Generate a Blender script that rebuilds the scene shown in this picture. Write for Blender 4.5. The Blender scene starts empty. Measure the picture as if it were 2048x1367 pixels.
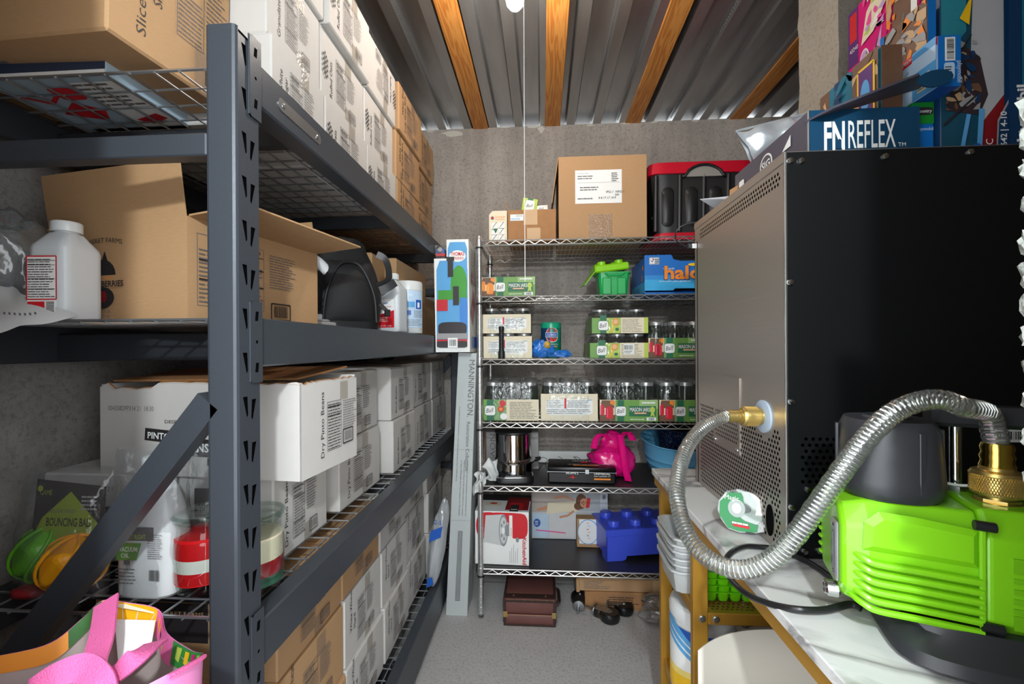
import bpy, bmesh, math, random
from math import pi, sin, cos
from mathutils import Vector, Matrix, noise, Euler
from mathutils.geometry import tessellate_polygon
S = bpy.context.scene
C = S.collection
R = math.radians

# ---------------------------------------------------------------- camera, world, lights, exposure
CAM_Z = 1.30
F_PX, H_X, H_Y = 890.0, 1084.0, 692.0          # focal length and vanishing point for a 2048 x 1367 frame
YAW, ROLL = math.atan((H_X - 1024) / F_PX), R(0.3)
cam_data = bpy.data.cameras.new('camera')
cam_data.sensor_width = 36
cam_data.lens = F_PX / 2048 * 36
cam_data.shift_y = (H_Y - 683.5) / 2048
cam_data.clip_start = 0.01
cam = bpy.data.objects.new('camera', cam_data)
C.objects.link(cam)
cam.matrix_world = Matrix.Translation((0, 0, CAM_Z)) @ Matrix.Rotation(YAW, 4, 'Z') @ Matrix.Rotation(R(90), 4, 'X') @ Matrix.Rotation(-ROLL, 4, 'Z')
S.camera = cam

w = bpy.data.worlds.new('world')
S.world = w
w.use_nodes = True
bg = w.node_tree.nodes['Background']
bg.inputs[0].default_value = (0.93, 0.97, 1.0, 1)
bg.inputs[1].default_value = 2.3

def lamp(name, kind, loc, power, color, size=None, rot=None):
    d = bpy.data.lights.new(name, kind)
    d.energy = power
    d.color = color
    if kind == 'POINT': d.shadow_soft_size = size
    if kind == 'AREA': d.size = size
    o = bpy.data.objects.new(name, d)
    o.location = loc
    if rot: o.rotation_euler = rot
    C.objects.link(o)
    return o
# the photographer's flash a little behind and above the camera
lamp('camera_flash', 'POINT', (0.07, -0.55, 1.93), 43.0, (0.90, 0.98, 1.0), 0.035)
# the room's own light is the bare bulb under the deck, built further down as a glowing glass
BULB = 185

S.view_settings.view_transform = 'Standard'
S.view_settings.look = 'None'
S.view_settings.gamma = 1
S.view_settings.use_curve_mapping = False
S.view_settings.exposure = 0.95
S.cycles.use_denoising = True
S.cycles.max_bounces = 8
S.cycles.transparent_max_bounces = 24
S.cycles.caustics_reflective = False
S.cycles.caustics_refractive = False
S.cycles.sample_clamp_indirect = 4

# ---------------------------------------------------------------- pixel -> point of the room on a known plane
def ray(px, py):
    u, v = px - 1024.0, 683.5 - py
    c, s = cos(ROLL), sin(ROLL)
    u, v = c*u + s*v, -s*u + c*v
    v += H_Y - 683.5
    a, b = u/F_PX, v/F_PX
    return Vector((a*cos(YAW) - sin(YAW), a*sin(YAW) + cos(YAW), b))
O = Vector((0, 0, CAM_Z))
def atY(px, py, Y): r = ray(px, py); return O + r*(Y/r.y)
def atX(px, py, X): r = ray(px, py); return O + r*(X/r.x)
def atZ(px, py, Z): r = ray(px, py); return O + r*((Z - CAM_Z)/r.z)

# ---------------------------------------------------------------- materials
def lin(c):
    if isinstance(c, str):
        c = [int(c[i:i+2], 16) for i in (0, 2, 4)]
    return tuple((x/255/12.92 if x <= 10 else ((x/255 + .055)/1.055)**2.4) for x in c) + (1,)
MATS = {}
def mat(name, col, rough=.5, metal=0, var=.08, scale=18, bump=0, bscale=None, stretch=None, spec=.5, trans=0, alpha=1, emit=None, coat=0):
    """Principled material whose colour is broken up by object-space noise."""
    if name in MATS: return MATS[name]
    m = bpy.data.materials.new(name)
    m.use_nodes = True
    nt = m.node_tree
    b = nt.nodes['Principled BSDF']
    c = lin(col)
    tc = nt.nodes.new('ShaderNodeTexCoord')
    mp = nt.nodes.new('ShaderNodeMapping')
    if stretch: mp.inputs['Scale'].default_value = stretch
    nt.links.new(tc.outputs['Object'], mp.inputs[0])
    nz = nt.nodes.new('ShaderNodeTexNoise')
    nz.inputs['Scale'].default_value = scale
    nz.inputs['Detail'].default_value = 4
    nt.links.new(mp.outputs[0], nz.inputs['Vector'])
    mx = nt.nodes.new('ShaderNodeMix')
    mx.data_type = 'RGBA'
    mx.inputs[6].default_value = tuple(x*(1 - var) for x in c[:3]) + (1,)
    mx.inputs[7].default_value = tuple(min(1, x*(1 + var)) for x in c[:3]) + (1,)
    nt.links.new(nz.outputs[0], mx.inputs[0])
    nt.links.new(mx.outputs[2], b.inputs['Base Color'])
    b.inputs['Roughness'].default_value = rough
    b.inputs['Metallic'].default_value = metal
    b.inputs['Specular IOR Level'].default_value = spec
    if trans: b.inputs['Transmission Weight'].default_value = trans
    if alpha < 1: b.inputs['Alpha'].default_value = alpha
    if coat: b.inputs['Coat Weight'].default_value = coat
    if emit:
        b.inputs['Emission Color'].default_value = c
        b.inputs['Emission Strength'].default_value = emit
    if bump:
        n2 = nz
        if bscale:
            n2 = nt.nodes.new('ShaderNodeTexNoise')
            n2.inputs['Scale'].default_value = bscale
            n2.inputs['Detail'].default_value = 3
            nt.links.new(mp.outputs[0], n2.inputs['Vector'])
        bp = nt.nodes.new('ShaderNodeBump')
        bp.inputs['Strength'].default_value = min(1, bump)
        bp.inputs['Distance'].default_value = .004
        nt.links.new(n2.outputs[0], bp.inputs['Height'])
        nt.links.new(bp.outputs[0], b.inputs['Normal'])
    MATS[name] = m
    return m
def clear(name, tint=(235, 240, 240), gloss=.16, rough=.05, haze=0.0, bump=0, bscale=30):
    """Thin clear sheet: mostly see-through, with a sheen and optional milky haze."""
    if name in MATS: return MATS[name]
    m = bpy.data.materials.new(name)
    m.use_nodes = True
    nt = m.node_tree
    nt.nodes.remove(nt.nodes['Principled BSDF'])
    out = nt.nodes['Material Output']
    tr = nt.nodes.new('ShaderNodeBsdfTransparent'); tr.inputs[0].default_value = lin(tint)
    gl = nt.nodes.new('ShaderNodeBsdfGlossy'); gl.inputs['Roughness'].default_value = rough
    df = nt.nodes.new('ShaderNodeBsdfDiffuse'); df.inputs[0].default_value = lin((225, 228, 228))
    lw = nt.nodes.new('ShaderNodeLayerWeight'); lw.inputs[0].default_value = .35
    mr = nt.nodes.new('ShaderNodeMapRange')
    mr.inputs[3].default_value = gloss*.5; mr.inputs[4].default_value = min(1, gloss*4)
    nt.links.new(lw.outputs['Facing'], mr.inputs[0])
    m1 = nt.nodes.new('ShaderNodeMixShader'); m1.inputs[0].default_value = haze
    m2 = nt.nodes.new('ShaderNodeMixShader')
    nt.links.new(tr.outputs[0], m1.inputs[1]); nt.links.new(df.outputs[0], m1.inputs[2])
    nt.links.new(mr.outputs[0], m2.inputs[0])
    nt.links.new(m1.outputs[0], m2.inputs[1]); nt.links.new(gl.outputs[0], m2.inputs[2])
    nt.links.new(m2.outputs[0], out.inputs[0])
    if bump:
        tc = nt.nodes.new('ShaderNodeTexCoord')
        nz = nt.nodes.new('ShaderNodeTexNoise'); nz.inputs['Scale'].default_value = bscale; nz.inputs['Detail'].default_value = 3
        nt.links.new(tc.outputs['Object'], nz.inputs['Vector'])
        bp = nt.nodes.new('ShaderNodeBump'); bp.inputs['Strength'].default_value = bump; bp.inputs['Distance'].default_value = .01
        nt.links.new(nz.outputs[0], bp.inputs['Height'])
        nt.links.new(bp.outputs[0], gl.inputs['Normal'])
    MATS[name] = m
    return m

# ---------------------------------------------------------------- mesh builder
class MB:
    def __init__(self): self.v, self.f, self.m, self.mats = [], [], [], []
    def mi(self, m):
        if m is None: return 0
        if m not in self.mats: self.mats.append(m)
        return self.mats.index(m)
    def add(self, vs, fs, m=None):
        n = len(self.v); k = self.mi(m)
        self.v += [Vector(p) for p in vs]
        for f in fs:
            self.f.append([i + n for i in f]); self.m.append(k)
        return self
    def box(self, a, b, m=None, bev=0):
        x0, y0, z0 = [min(a[i], b[i]) for i in range(3)]
        x1, y1, z1 = [max(a[i], b[i]) for i in range(3)]
        if not bev:
            vs = [(x0,y0,z0),(x1,y0,z0),(x1,y1,z0),(x0,y1,z0),(x0,y0,z1),(x1,y0,z1),(x1,y1,z1),(x0,y1,z1)]
            return self.add(vs, [(0,3,2,1),(4,5,6,7),(0,1,5,4),(1,2,6,5),(2,3,7,6),(3,0,4,7)], m)
        bev = min(bev, (x1-x0)*.49, (y1-y0)*.49, (z1-z0)*.49)
        bm = bmesh.new()
        bmesh.ops.create_cube(bm, size=1)
        for q in bm.verts: q.co = Vector((x0 + (q.co.x+.5)*(x1-x0), y0 + (q.co.y+.5)*(y1-y0), z0 + (q.co.z+.5)*(z1-z0)))
        bmesh.ops.bevel(bm, geom=list(bm.edges), offset=bev, segments=2 if bev > .006 else 1, affect='EDGES', profile=.5)
        bm.verts.index_update()
        self.add([q.co.copy() for q in bm.verts], [[q.index for q in f.verts] for f in bm.faces], m)
        bm.free()
        return self
    def quad(self, *p, m=None): return self.add(p, [tuple(range(len(p)))], m)
    def slab(self, p, n, t, m=None):
        """polygon p given thickness t along -n"""
        n = Vector(n).normalized(); k = len(p)
        p = [Vector(q) for q in p]
        vs = p + [q - n*t for q in p]
        fs = [tuple(range(k)), tuple(range(2*k-1, k-1, -1))]
        fs += [(i, k+i, k+(i+1) % k, (i+1) % k) for i in range(k)]
        return self.add(vs, fs, m)
    def prism(self, pts, axis, a, b, m=None):
        def P(q, t): return {'x': (t, q[0], q[1]), 'y': (q[0], t, q[1]), 'z': (q[0], q[1], t)}[axis]
        k = len(pts)
        vs = [P(q, a) for q in pts] + [P(q, b) for q in pts]
        fs = [tuple(range(k-1, -1, -1)), tuple(range(k, 2*k))]
        fs += [(i, (i+1) % k, k+(i+1) % k, k+i) for i in range(k)]
        return self.add(vs, fs, m)
    def tube(self, path, r, n=8, m=None, closed=False, flat=None):
        path = [Vector(p) for p in path]; k = len(path)
        rs = r if isinstance(r, (list, tuple)) else [r]*k
        vs, up = [], None
        for i, p in enumerate(path):
            if closed: t = path[(i+1) % k] - path[i-1]
            else: t = path[min(i+1, k-1)] - path[max(i-1, 0)]
            t.normalize()
            if up is None:
                up = Vector((0, 0, 1)) if abs(t.z) < .9 else Vector((1, 0, 0))
            a = up - t*up.dot(t)
            if a.length < 1e-5: a = t.orthogonal()
            a.normalize(); up = a
            b = t.cross(a)
            for j in range(n):
                q = 2*pi*(j + .5)/n
                vs.append(p + (a*cos(q) + b*sin(q)*(flat or 1))*rs[i])
        fs = []
        for i in range(k if closed else k-1):
            for j in range(n):
                fs.append((i*n+j, i*n+(j+1) % n, ((i+1) % k)*n+(j+1) % n, ((i+1) % k)*n+j))
        if not closed: fs += [tuple(range(n-1, -1, -1)), tuple(range((k-1)*n, k*n))]
        return self.add(vs, fs, m)
    def rod(self, a, b, r, n=8, m=None): return self.tube([a, b], r, n, m)
    def loft(self, secs, n=24, m=None, caps=(1, 1), c=(0, 0)):
        """secs: (half x, half y, z, superellipse power[, cx, cy])"""
        vs = []
        for s in secs:
            a, b, z, p = s[:4]
            ox, oy = (s[4], s[5]) if len(s) > 4 else c
            for j in range(n):
                t = 2*pi*(j + .5)/n
                ct, st = cos(t), sin(t)
                d = (abs(ct)**p + abs(st)**p)**(-1/p)
                vs.append((ox + a*d*ct, oy + b*d*st, z))
        fs = []
        for i in range(len(secs)-1):
            for j in range(n): fs.append((i*n+j, i*n+(j+1) % n, (i+1)*n+(j+1) % n, (i+1)*n+j))
        if caps[0]: fs.append(tuple(range(n-1, -1, -1)))
        if caps[1]: fs.append(tuple(range((len(secs)-1)*n, len(secs)*n)))
        return self.add(vs, fs, m)
    def lathe(self, prof, n=24, m=None, caps=(1, 1), c=(0, 0)):
        return self.loft([(r, r, z, 2) for r, z in prof], n, m, caps, c)
    def grid(self, fn, nu, nv, m=None, closed_u=False):
        vs = [fn(i/nu, j/nv) for j in range(nv+1) for i in range(nu if closed_u else nu+1)]
        w_ = nu if closed_u else nu+1
        fs = []
        for j in range(nv):
            for i in range(nu):
                a, b = i, (i+1) % w_
                fs.append((j*w_+a, j*w_+b, (j+1)*w_+b, (j+1)*w_+a))
        return self.add(vs, fs, m)
    def holed(self, outer, holes, m=None, lift=lambda p: (p[0], p[1], 0)):
        polys = [[Vector((x, y, 0)) for x, y in outer]] + [[Vector((x, y, 0)) for x, y in h] for h in holes]
        flat = [p for q in polys for p in q]
        tr = tessellate_polygon(polys)
        fs = []
        for t in tr:
            a, b, c_ = (flat[i] for i in t)
            fs.append(t if (b-a).cross(c_-a).z > 0 else tuple(reversed(t)))
        return self.add([lift(p) for p in flat], fs, m)
    def xf(self, M):
        self.v = [M @ p for p in self.v]
        return self
    def build(self, name, m=None, parent=None, loc=None, rot=None, smooth=False, angle=35, kind=None, label=None):
        me = bpy.data.meshes.new(name)
        me.from_pydata([tuple(p) for p in self.v], [], self.f)
        if self.mats and any(self.m) or (self.mats and m is None):
            for q in self.mats: me.materials.append(q)
            me.polygons.foreach_set('material_index', self.m)
        else:
            me.materials.append(m)
        if smooth:
            me.polygons.foreach_set('use_smooth', [True]*len(me.polygons))
            me.set_sharp_from_angle(angle=R(angle))
        me.update()
        o = bpy.data.objects.new(name, me)
        C.objects.link(o)
        if parent: o.parent = parent
        if loc is not None: o.location = loc
        if rot is not None: o.rotation_euler = rot
        if kind: o['kind'] = kind
        if label: o['label'] = label
        return o
def tag(o, label=None, cat=None, group=None, kind=None):
    for k, q in (('label', label), ('category', cat), ('group', group), ('kind', kind)):
        if q: o[k] = q
    return o
def thing(name, label, cat, loc=(0, 0, 0), rz=0, group=None, rot=None):
    o = bpy.data.objects.new(name, None)
    o.empty_display_size = .05
    C.objects.link(o)
    o.location = loc
    o.rotation_euler = rot if rot else (0, 0, rz)
    return tag(o, label, cat, group)
def kids(o): return [q for q in bpy.data.objects if q.parent == o]
def dup(o, loc, rz=None, label=None, group=None, rot=None):
    r = o.copy(); C.objects.link(r); r.location = loc
    if rot: r.rotation_euler = rot
    elif rz is not None: r.rotation_euler = (0, 0, rz)
    if label: r['label'] = label
    if group: r['group'] = group
    def down(a, b):
        for q in list(a.children):
            d = q.copy(); C.objects.link(d); d.parent = b
            down(q, d)
    down(o, r)
    return r
def smoothpath(pts, k=6, closed=False):
    pts = [Vector(p) for p in pts]; out = []; n = len(pts)
    for i in range(n if closed else n-1):
        p0 = pts[i-1] if (closed or i > 0) else pts[0]
        p1, p2 = pts[i], pts[(i+1) % n]
        p3 = pts[(i+2) % n] if (closed or i+2 < n) else pts[-1]
        for j in range(k):
            t = j/k
            out.append(.5*((2*p1) + (p2-p0)*t + (2*p0-5*p1+4*p2-p3)*t*t + (3*p1-p0-3*p2+p3)*t**3))
    if not closed: out.append(pts[-1])
    return out

# ---------------------------------------------------------------- print on faces
TXT = {}
def text_mesh(s, bold=0, shear=0):
    k = (s, bold, shear)
    if k not in TXT:
        cu = bpy.data.curves.new('t', 'FONT')
        cu.body = s; cu.size = 1; cu.resolution_u = 2; cu.shear = shear; cu.offset = bold
        o = bpy.data.objects.new('t', cu)
        me = o.to_mesh()
        TXT[k] = ([(q.co.x, q.co.y) for q in me.vertices], [tuple(p.vertices) for p in me.polygons])
        o.to_mesh_clear()
        bpy.data.objects.remove(o)
        bpy.data.curves.remove(cu)
    return TXT[k]
class Face:
    """flat print laid on a face: x along u, y along v, every layer a hair above the last"""
    def __init__(s, o=(0,0,0), u=(1,0,0), v=(0,0,1), warp=None, eps=.0004):
        s.o, s.u, s.v = Vector(o), Vector(u).normalized(), Vector(v).normalized()
        s.n = s.u.cross(s.v); s.mb = MB(); s.k = 0; s.eps = eps; s.warp = warp; s.rnd = random.Random(5)
    def P(s, x, y):
        d = s.eps*s.k
        return s.warp(x, y, d) if s.warp else s.o + s.u*x + s.v*y + s.n*d
    def up(s): s.k += 1; return s
    def rect(s, x0, y0, x1, y1, m, up=1):
        if up: s.k += 1
        q = 8 if s.warp and abs(x1-x0) > .012 else 1
        for i in range(q):
            a, b = x0 + (x1-x0)*i/q, x0 + (x1-x0)*(i+1)/q
            s.mb.add([s.P(a,y0), s.P(b,y0), s.P(b,y1), s.P(a,y1)], [(0,1,2,3)], m)
        return s
    def poly(s, pts, m, up=1):
        if up: s.k += 1
        s.mb.add([s.P(*p) for p in pts], [tuple(range(len(pts)))], m); return s
    def ell(s, cx, cy, rx, ry, m, n=20, up=1, p=2, rot=0):
        pts = []
        for j in range(n):
            t = 2*pi*j/n; d = (abs(cos(t))**p + abs(sin(t))**p)**(-1/p)
            x, y = rx*d*cos(t), ry*d*sin(t)
            pts.append((cx + x*cos(rot) - y*sin(rot), cy + x*sin(rot) + y*cos(rot)))
        return s.poly(pts, m, up)
    def rrect(s, x0, y0, x1, y1, m, up=1, p=6): return s.ell((x0+x1)/2, (y0+y1)/2, (x1-x0)/2, (y1-y0)/2, m, 28, up, p)
    def line(s, a, b, w_, m, up=0):
        if up: s.k += 1
        d = Vector((b[0]-a[0], b[1]-a[1])); 
        if d.length < 1e-7: return s
        q = Vector((-d.y, d.x)).normalized()*w_/2
        s.mb.add([s.P(a[0]-q.x, a[1]-q.y), s.P(b[0]-q.x, b[1]-q.y), s.P(b[0]+q.x, b[1]+q.y), s.P(a[0]+q.x, a[1]+q.y)], [(0,1,2,3)], m)
        return s
    def path(s, pts, w_, m, up=1):
        if up: s.k += 1
        for a, b in zip(pts, pts[1:]): s.line(a, b, w_, m)
        return s
    def frame(s, x0, y0, x1, y1, w_, m):
        s.k += 1
        for a, b in (((x0,y0),(x1,y0)),((x1,y0),(x1,y1)),((x1,y1),(x0,y1)),((x0,y1),(x0,y0))): s.line(a, b, w_, m)
        return s
    def text(s, t, x, y, h, m, rot=0, al='l', wd=None, bold=0, shear=0, arc=0):
        s.k += 1
        vs, fs = text_mesh(t, bold, shear)
        if not vs: return s
        x0, x1 = min(p[0] for p in vs), max(p[0] for p in vs)
        k = h/.72
        kx = k if wd is None else wd/(x1-x0)
        off = {'l': 0, 'c': (x1-x0)/2, 'r': x1-x0}[al]
        c, q = cos(rot), sin(rot)
        out = []
        for a, b in vs:
            a, b = (a-x0-off)*kx, b*k
            if arc: b += arc*(1 - (2*a/max(1e-6, (x1-x0)*kx))**2)
            out.append(s.P(x + a*c - b*q, y + a*q + b*c))
        s.mb.add(out, fs, m); return s
    def lines(s, x0, y0, x1, y1, n, m, fill=.45, ragged=.3, gaps=True):
        """n lines of small print between the corners, broken into words"""
        s.k += 1
        st = (y1-y0)/n
        for i in range(n):
            y = y1 - st*(i+.8)
            e = x1 - (x1-x0)*s.rnd.random()*ragged
            x = x0
            while x < e - .001:
                l = (x1-x0)*(s.rnd.uniform(.08, .3) if gaps else 1)
                b = min(x+l, e)
                s.rect(x, y, b, y+st*fill, m, up=0)
                x = b + (x1-x0)*.025
        return s
    def barcode(s, x0, y0, x1, y1, m, vert=False):
        s.k += 1
        L = (y1-y0) if vert else (x1-x0)
        x = 0
        while x < L:
            wd = L*s.rnd.choice((.012, .02, .03, .04))
            if vert: s.rect(x0, y0+x, x1, min(y0+x+wd, y1), m, up=0)
            else: s.rect(x0+x, y0, min(x0+x+wd, x1), y1, m, up=0)
            x += wd + L*s.rnd.choice((.015, .025, .035))
        return s
    def build(s, name, parent): return s.mb.build(name, None, parent)
def cylwarp(r, z0=0, a0=-pi/2, cx=0, cy=0):
    """x runs round the cylinder (0 faces the angle a0), y goes up"""
    return lambda x, y, d: Vector((cx + (r+d+.0004)*cos(a0 + x/r), cy + (r+d+.0004)*sin(a0 + x/r), z0 + y))

# shared colours
INK = mat('black_ink', '2a2628', .6)
INK2 = mat('grey_ink', '6b6768', .6)
WHT = mat('white_print', 'eef0ee', .5, var=.02)
CREAM = mat('cream_print', 'e6dcc0', .55, var=.05)
GRN = mat('green_print', '6fa04c', .5, var=.15, scale=6)
DGRN = mat('dark_green_print', '1f6b4a', .5)
LGRN = mat('light_green_print', 'b9cf55', .5)
RED = mat('red_print', 'cf1f2a', .45)
DRED = mat('dark_red_print', '8a1a20', .45)
ORG = mat('orange_print', 'ef8a22', .45)
YEL = mat('yellow_print', 'f6c51d', .45)
BLU = mat('blue_print', '1c57b4', .4)
SKY = mat('sky_blue_print', '5ba6de', .4)
NAVY = mat('navy_print', '123a63', .4)
PINK = mat('pink_print', 'ee4fa0', .45)
MAG = mat('magenta_print', 'd8127a', .35)
PURP = mat('purple_print', '5a2c74', .4)
TEAL = mat('teal_print', '1d6f86', .4, var=.35, scale=25)
BRN = mat('brown_print', '6e4e3a', .5, var=.3, scale=30)
TAN = mat('tan_print', 'c8a57c', .5)
GREY = mat('grey_print', '9b9b9d', .5)
KRAFT = mat('kraft_cardboard', 'b48e66', .8, var=.1, scale=60, stretch=(1, 1, 8), bump=.12)
KRAFT2 = mat('worn_kraft_cardboard', 'a87a50', .8, var=.14, scale=40, bump=.12)
KIN = mat('kraft_inside', '9c7650', .85, var=.1)
WBOX = mat('white_cardboard', 'c8c5c1', .6, var=.04, scale=30, bump=.06)
CORR = mat('corrugated_edge', 'b99b74', .9, var=.4, scale=300)
BLK = mat('black_plastic', '16171a', .45)
CHROME = mat('chrome', 'c6c8ca', .18, 1, var=.05)
STEEL = mat('zinc_steel', 'a9adb0', .35, 1, var=.1)
BRASS = mat('brass', 'cfb36c', .32, .9, var=.1)
TAPE = clear('clear_tape', (240, 236, 230), .07, .2, .06, .3, 120)
# ================================================================ the room
def concrete(name, col, streak=True, dark=.25):
    m = bpy.data.materials.new(name); m.use_nodes = True
    nt = m.node_tree; b = nt.nodes['Principled BSDF']; N = nt.nodes.new; L = nt.links.new
    tc = N('ShaderNodeTexCoord')
    def nz(scale, st, det=6):
        mp = N('ShaderNodeMapping'); mp.inputs['Scale'].default_value = st
        n = N('ShaderNodeTexNoise'); n.inputs['Scale'].default_value = scale; n.inputs['Detail'].default_value = det
        n.inputs['Roughness'].default_value = .65
        L(tc.outputs['Object'], mp.inputs[0]); L(mp.outputs[0], n.inputs['Vector'])
        return n
    a, s_, f = nz(3, (1, 1, .8)), nz(16, (1, 1, .07 if streak else 1)), nz(90, (1, 1, 1), 3)
    c = lin(col)
    r1 = N('ShaderNodeValToRGB')
    r1.color_ramp.elements[0].position, r1.color_ramp.elements[1].position = .3, .72
    r1.color_ramp.elements[0].color = tuple(x*(1-dark*1.3) for x in c[:3]) + (1,)
    r1.color_ramp.elements[1].color = tuple(min(1, x*(1+dark)) for x in c[:3]) + (1,)
    ad = N('ShaderNodeMath'); ad.operation = 'ADD'
    m2 = N('ShaderNodeMath'); m2.operation = 'MULTIPLY'; m2.inputs[1].default_value = .5
    L(a.outputs[0], ad.inputs[0]); L(s_.outputs[0], ad.inputs[1]); L(ad.outputs[0], m2.inputs[0]); L(m2.outputs[0], r1.inputs[0])
    mx = N('ShaderNodeMix'); mx.data_type = 'RGBA'; mx.blend_type = 'MULTIPLY'; mx.inputs[0].default_value = .5
    r2 = N('ShaderNodeValToRGB'); r2.color_ramp.elements[0].position = .33; r2.color_ramp.elements[1].position = .5
    r2.color_ramp.elements[0].color = (.45, .45, .45, 1)
    L(f.outputs[0], r2.inputs[0]); L(r1.outputs[0], mx.inputs[6]); L(r2.outputs[0], mx.inputs[7]); L(mx.outputs[2], b.inputs['Base Color'])
    b.inputs['Roughness'].default_value = .85
    bp = N('ShaderNodeBump'); bp.inputs['Strength'].default_value = .35; bp.inputs['Distance'].default_value = .006
    L(f.outputs[0], bp.inputs['Height']); L(bp.outputs[0], b.inputs['Normal'])
    return m
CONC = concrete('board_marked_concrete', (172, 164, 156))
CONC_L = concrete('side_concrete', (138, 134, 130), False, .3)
CONC_P = concrete('pale_concrete', (178, 172, 160), False, .12)
FLOOR = concrete('painted_floor', (190, 188, 187), False, .06)

YB, XL, XR, ZC = 2.66, -1.14, 2.3, 2.655
def struct(name, mb, m): 
    o = mb.build(name, m); o['kind'] = 'structure'; return o
struct('floor', MB().box((-1.4, -1.6, -.1), (2.5, YB+.2, 0)), FLOOR)
struct('wall_back', MB().box((XL-.2, YB, 0), (XR+.2, YB+.2, 2.613)), CONC)
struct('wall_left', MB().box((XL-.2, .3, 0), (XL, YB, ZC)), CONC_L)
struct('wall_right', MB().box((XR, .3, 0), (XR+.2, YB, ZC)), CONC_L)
# stub of wall behind the machine, with a broken pale edge
def rough_wall(x0, x1, y0, y1, z0, z1, k=60):
    mb = MB()
    def e(i):
        z = z0 + (z1-z0)*i/k
        return x0 + .006*noise.noise((z*22, 1, 3)) + .005*noise.noise((z*70, 5, 1)), z
    P = [e(i) for i in range(k+1)]
    mb.prism(P + [(x1, z1), (x1, z0)], 'y', y0, y1)
    return mb
struct('wall_stub', rough_wall(.957, XR, 1.50, 1.72, 0, ZC), CONC_P)
# pale mortar left along the top of the back wall
MORT = mat('pale_mortar', 'c9c4ba', .9, bump=.3)
rm = random.Random(5)
wb = bpy.data.objects['wall_back']
for px, py, pw, ph in ((905, 268, 46, 12), (860, 262, 22, 7), (1082, 258, 16, 16), (1068, 254, 26, 6), (1010, 254, 30, 5), (1250, 247, 22, 5), (1310, 243, 14, 9), (1180, 251, 18, 4), (1390, 241, 20, 5)):
    c = atY(px, py, YB); k_ = 1/890*YB/2
    pts = []
    for j in range(11):
        q = 2*pi*j/11; f = rm.uniform(.6, 1.1)
        pts.append((c.x + pw*k_*cos(q)*f, min(2.6125, c.z + ph*k_*sin(q)*f)))
    MB().prism(pts, 'y', YB-.003, YB+.002).build('mortar_patch', MORT, wb)
# the doorway the picture is taken through
struct('wall_front_left', MB().box((XL-.2, .12, 0), (-.47, .30, ZC)), CONC_P)
struct('wall_front_right', MB().box((.394, .12, 0), (XR, .30, ZC)), CONC_P)
struct('wall_front_top', MB().box((-.47, .12, 2.2), (.394, .30, ZC)), CONC_P)

# ---- corrugated steel deck: narrow ribs down, wide pans up
def deck_material():
    m = mat('galvanised_deck', 'b5b6b7', .34, .88, var=.3, scale=5, stretch=(3, .5, 3))
    return m
DECK = deck_material()
ribs = [-.285 + .1535*k for k in range(-7, 17)]
ZR, ZP = 2.612, 2.652
prof = []
for x in ribs: prof += [(x-.034, ZP), (x-.024, ZR), (x+.024, ZR), (x+.034, ZP)]
mb = MB()
for (xa, za), (xb, zb) in zip(prof, prof[1:]):
    mb.add([(xa, .3, za), (xa, YB+.1, za), (xb, YB+.1, zb), (xb, .3, zb)], [(0, 1, 2, 3)])
deck = mb.build('ceiling', DECK); deck['kind'] = 'structure'
# pressed dimples on the rib flanks
mb = MB()
for x in ribs[4:15]:
    y = 1.2
    while y < YB:
        for sx in (-1, 1):
            a, b = Vector((x+sx*.0262, y, ZR+.009)), Vector((x+sx*.0318, y+.008, ZP-.010))
            n_ = Vector((sx*.97, 0, -.24))
            c_ = (a+b)/2 + n_*.0022
            mb.add([a, a+Vector((0, .006, 0)), b, b-Vector((0, .006, 0)), c_], [(0,1,4),(1,2,4),(2,3,4),(3,0,4)])
        y += .016
o = mb.build('pressed_dimples', STEEL, deck); o['kind'] = 'stuff'
mb = MB().box((XL-.2, .12, ZC+.02), (XR+.2, YB+.2, ZC+.1))
o = mb.build('ceiling_slab', CONC_L, deck)

def wood(name, c1, c2):
    m = bpy.data.materials.new(name); m.use_nodes = True
    nt = m.node_tree; b = nt.nodes['Principled BSDF']; N = nt.nodes.new; L = nt.links.new
    tc = N('ShaderNodeTexCoord'); mp = N('ShaderNodeMapping'); mp.inputs['Scale'].default_value = (14, .9, 14)
    n = N('ShaderNodeTexNoise'); n.inputs['Scale'].default_value = 1.6; n.inputs['Detail'].default_value = 2
    wv = N('ShaderNodeMath'); wv.operation = 'MULTIPLY'; wv.inputs[1].default_value = 60
    sn = N('ShaderNodeMath'); sn.operation = 'SINE'
    r = N('ShaderNodeValToRGB'); r.color_ramp.elements[0].color = lin(c1); r.color_ramp.elements[1].color = lin(c2)
    r.color_ramp.elements[0].position = .1; r.color_ramp.elements[1].position = .75
    mr = N('ShaderNodeMapRange'); mr.inputs[1].default_value = -1
    L(tc.outputs['Object'], mp.inputs[0]); L(mp.outputs[0], n.inputs['Vector']); L(n.outputs[0], wv.inputs[0]); L(wv.outputs[0], sn.inputs[0])
    L(sn.outputs[0], mr.inputs[0]); L(mr.outputs[0], r.inputs[0]); L(r.outputs[0], b.inputs['Base Color'])
    b.inputs['Roughness'].default_value = .55
    return m
WOOD = wood('pine_joist', 'b9722f', 'd08f46')
for x, side in ((-.361, 'left of the bulb, first from the left'), (.069, 'right beside the hanging bulb'), (.540, 'right of the bulb, above the large box'), (1.14, 'furthest right, ending at the concrete wall stub')):
    o = MB().box((-.045, 0, 0), (.045, YB+.05-.3, .038), bev=.003).build('ceiling_joist', WOOD)
    o.location = (x, .3, 2.607)
    tag(o, 'orange pine joist under the steel deck, ' + side, 'joist', 'pine joists in the deck')

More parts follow.
